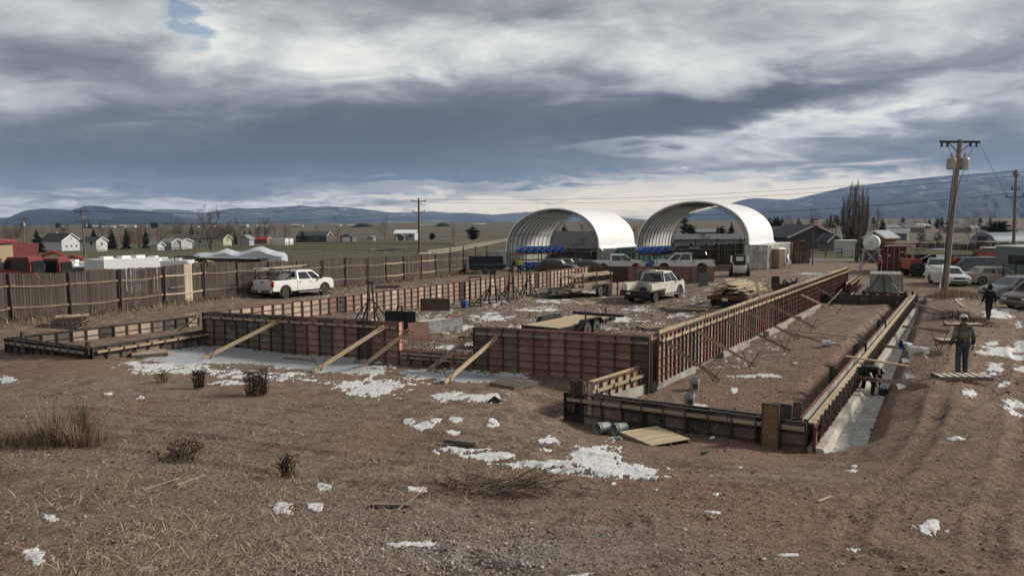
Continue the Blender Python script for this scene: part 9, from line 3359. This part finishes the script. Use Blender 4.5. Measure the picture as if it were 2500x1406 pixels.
mb.lathe([(.02, 0), (.15, .01), (.16, .12), (.10, .22), (.02, .24)], 10)
mb.build('bag_body', M_BLACK, T)
ORG = pm('orange_shirt', (.45, .13, .06), .8)
person('worker in an orange shirt bending behind the back wall', gd(1563, 64.6), R(95), standing(lean=.12), ORG, JEAN, M_BOOT, cap=pm('cap_white', ()))
person('worker with yellow vest by the left storage rack', gd(1268, 76), R(10), standing(), pm('yellow_vest', (.30, .36, .04), .8), BLK, M_BOOT)
person('dark clothed worker by the rubble heap', gd(1252, 75), R(-60), standing(lean=.2), BLK, pm('khaki_trousers', (.12, .10, .07), .9), M_BOOT)
person('person in white cap and red shirt half hidden by the slab trailer', gd(2147, 68), R(90), standing(), pm('red_shirt', (.3, .05, .04), .8), BLK, M_BOOT, cap=pm('cap_white', ()))
T = thing('dog', 'white dog with one black ear standing on the bank', 'dog', gp(2238, 890), R(172))
v = [(-.30, 0, .50, .095, .11), (-.10, 0, .50, .10, .12), (.16, 0, .50, .10, .15), (.30, 0, .56, .075, .10), (.38, .03, .68, .055, .065), (.44, .08, .76, .062, .062), (.50, .17, .735, .036, .036), (.53, .22, .72, .026, .026),
 (-.37, 0, .57, .03, .03), (-.47, 0, .64, .028, .028), (-.52, 0, .56, .02, .02)]
e = [(0, 1), (1, 2), (2, 3), (3, 4), (4, 5), (5, 6), (6, 7), (0, 8), (8, 9), (9, 10)]
for q in (-1, 1):
 n = len(v)
 dx = .05 * q
 v += [(.20 + dx, q * .085, .40, .055, .06), (.19 + dx, q * .095, .24, .032, .032), (.20 + dx, q * .095, .06, .022, .022), (.24 + dx, q * .095, .025, .026, .02)]
 e += [(2, n), (n, n + 1), (n + 1, n + 2), (n + 2, n + 3)]
 n = len(v)
 v += [(-.28 + dx, q * .09, .42, .07, .085), (-.20 + dx, q * .095, .30, .042, .045), (-.34 + dx, q * .095, .20, .024, .026), (-.33 + dx, q * .095, .06, .02, .02), (-.29 + dx, q * .095, .025, .025, .02)]
 e += [(0, n), (n, n + 1), (n + 1, n + 2), (n + 2, n + 3), (n + 3, n + 4)]
FURW = pm('white_fur', (.50, .48, .44), .95, 0, .12, 6, bump=.4, bscale=60)
skinned('body', v, e, [FURW], T, 0, 2)
for q, m_ in ((-1, HAIR), (1, FURW)):
 mb = MB()
 c0 = Vector((.44, .08, .80)) + Vector((.035, -.02, 0)) * q * 1.2
 mb.add([c0 + Vector((-.02, -.02, 0)), c0 + Vector((.03, -.01, 0)), c0 + Vector((.0, .02, 0)), c0 + Vector((.01 * q, 0, .095))], [(0, 1, 3), (1, 2, 3), (2, 0, 3)])
 mb.build('ear', m_, T)
 mb = MB()
 mb.lathe([(.001, -.01), (.011, 0), (.001, .01)], 7, o=(.475 + .028 * q, .125 - .012 * q, .775))
 mb.build('eye', HAIR, T)
mb = MB()
mb.lathe([(.001, -.014), (.018, 0), (.001, .014)], 8, o=(.54, .238, .725))
mb.build('nose', HAIR, T)
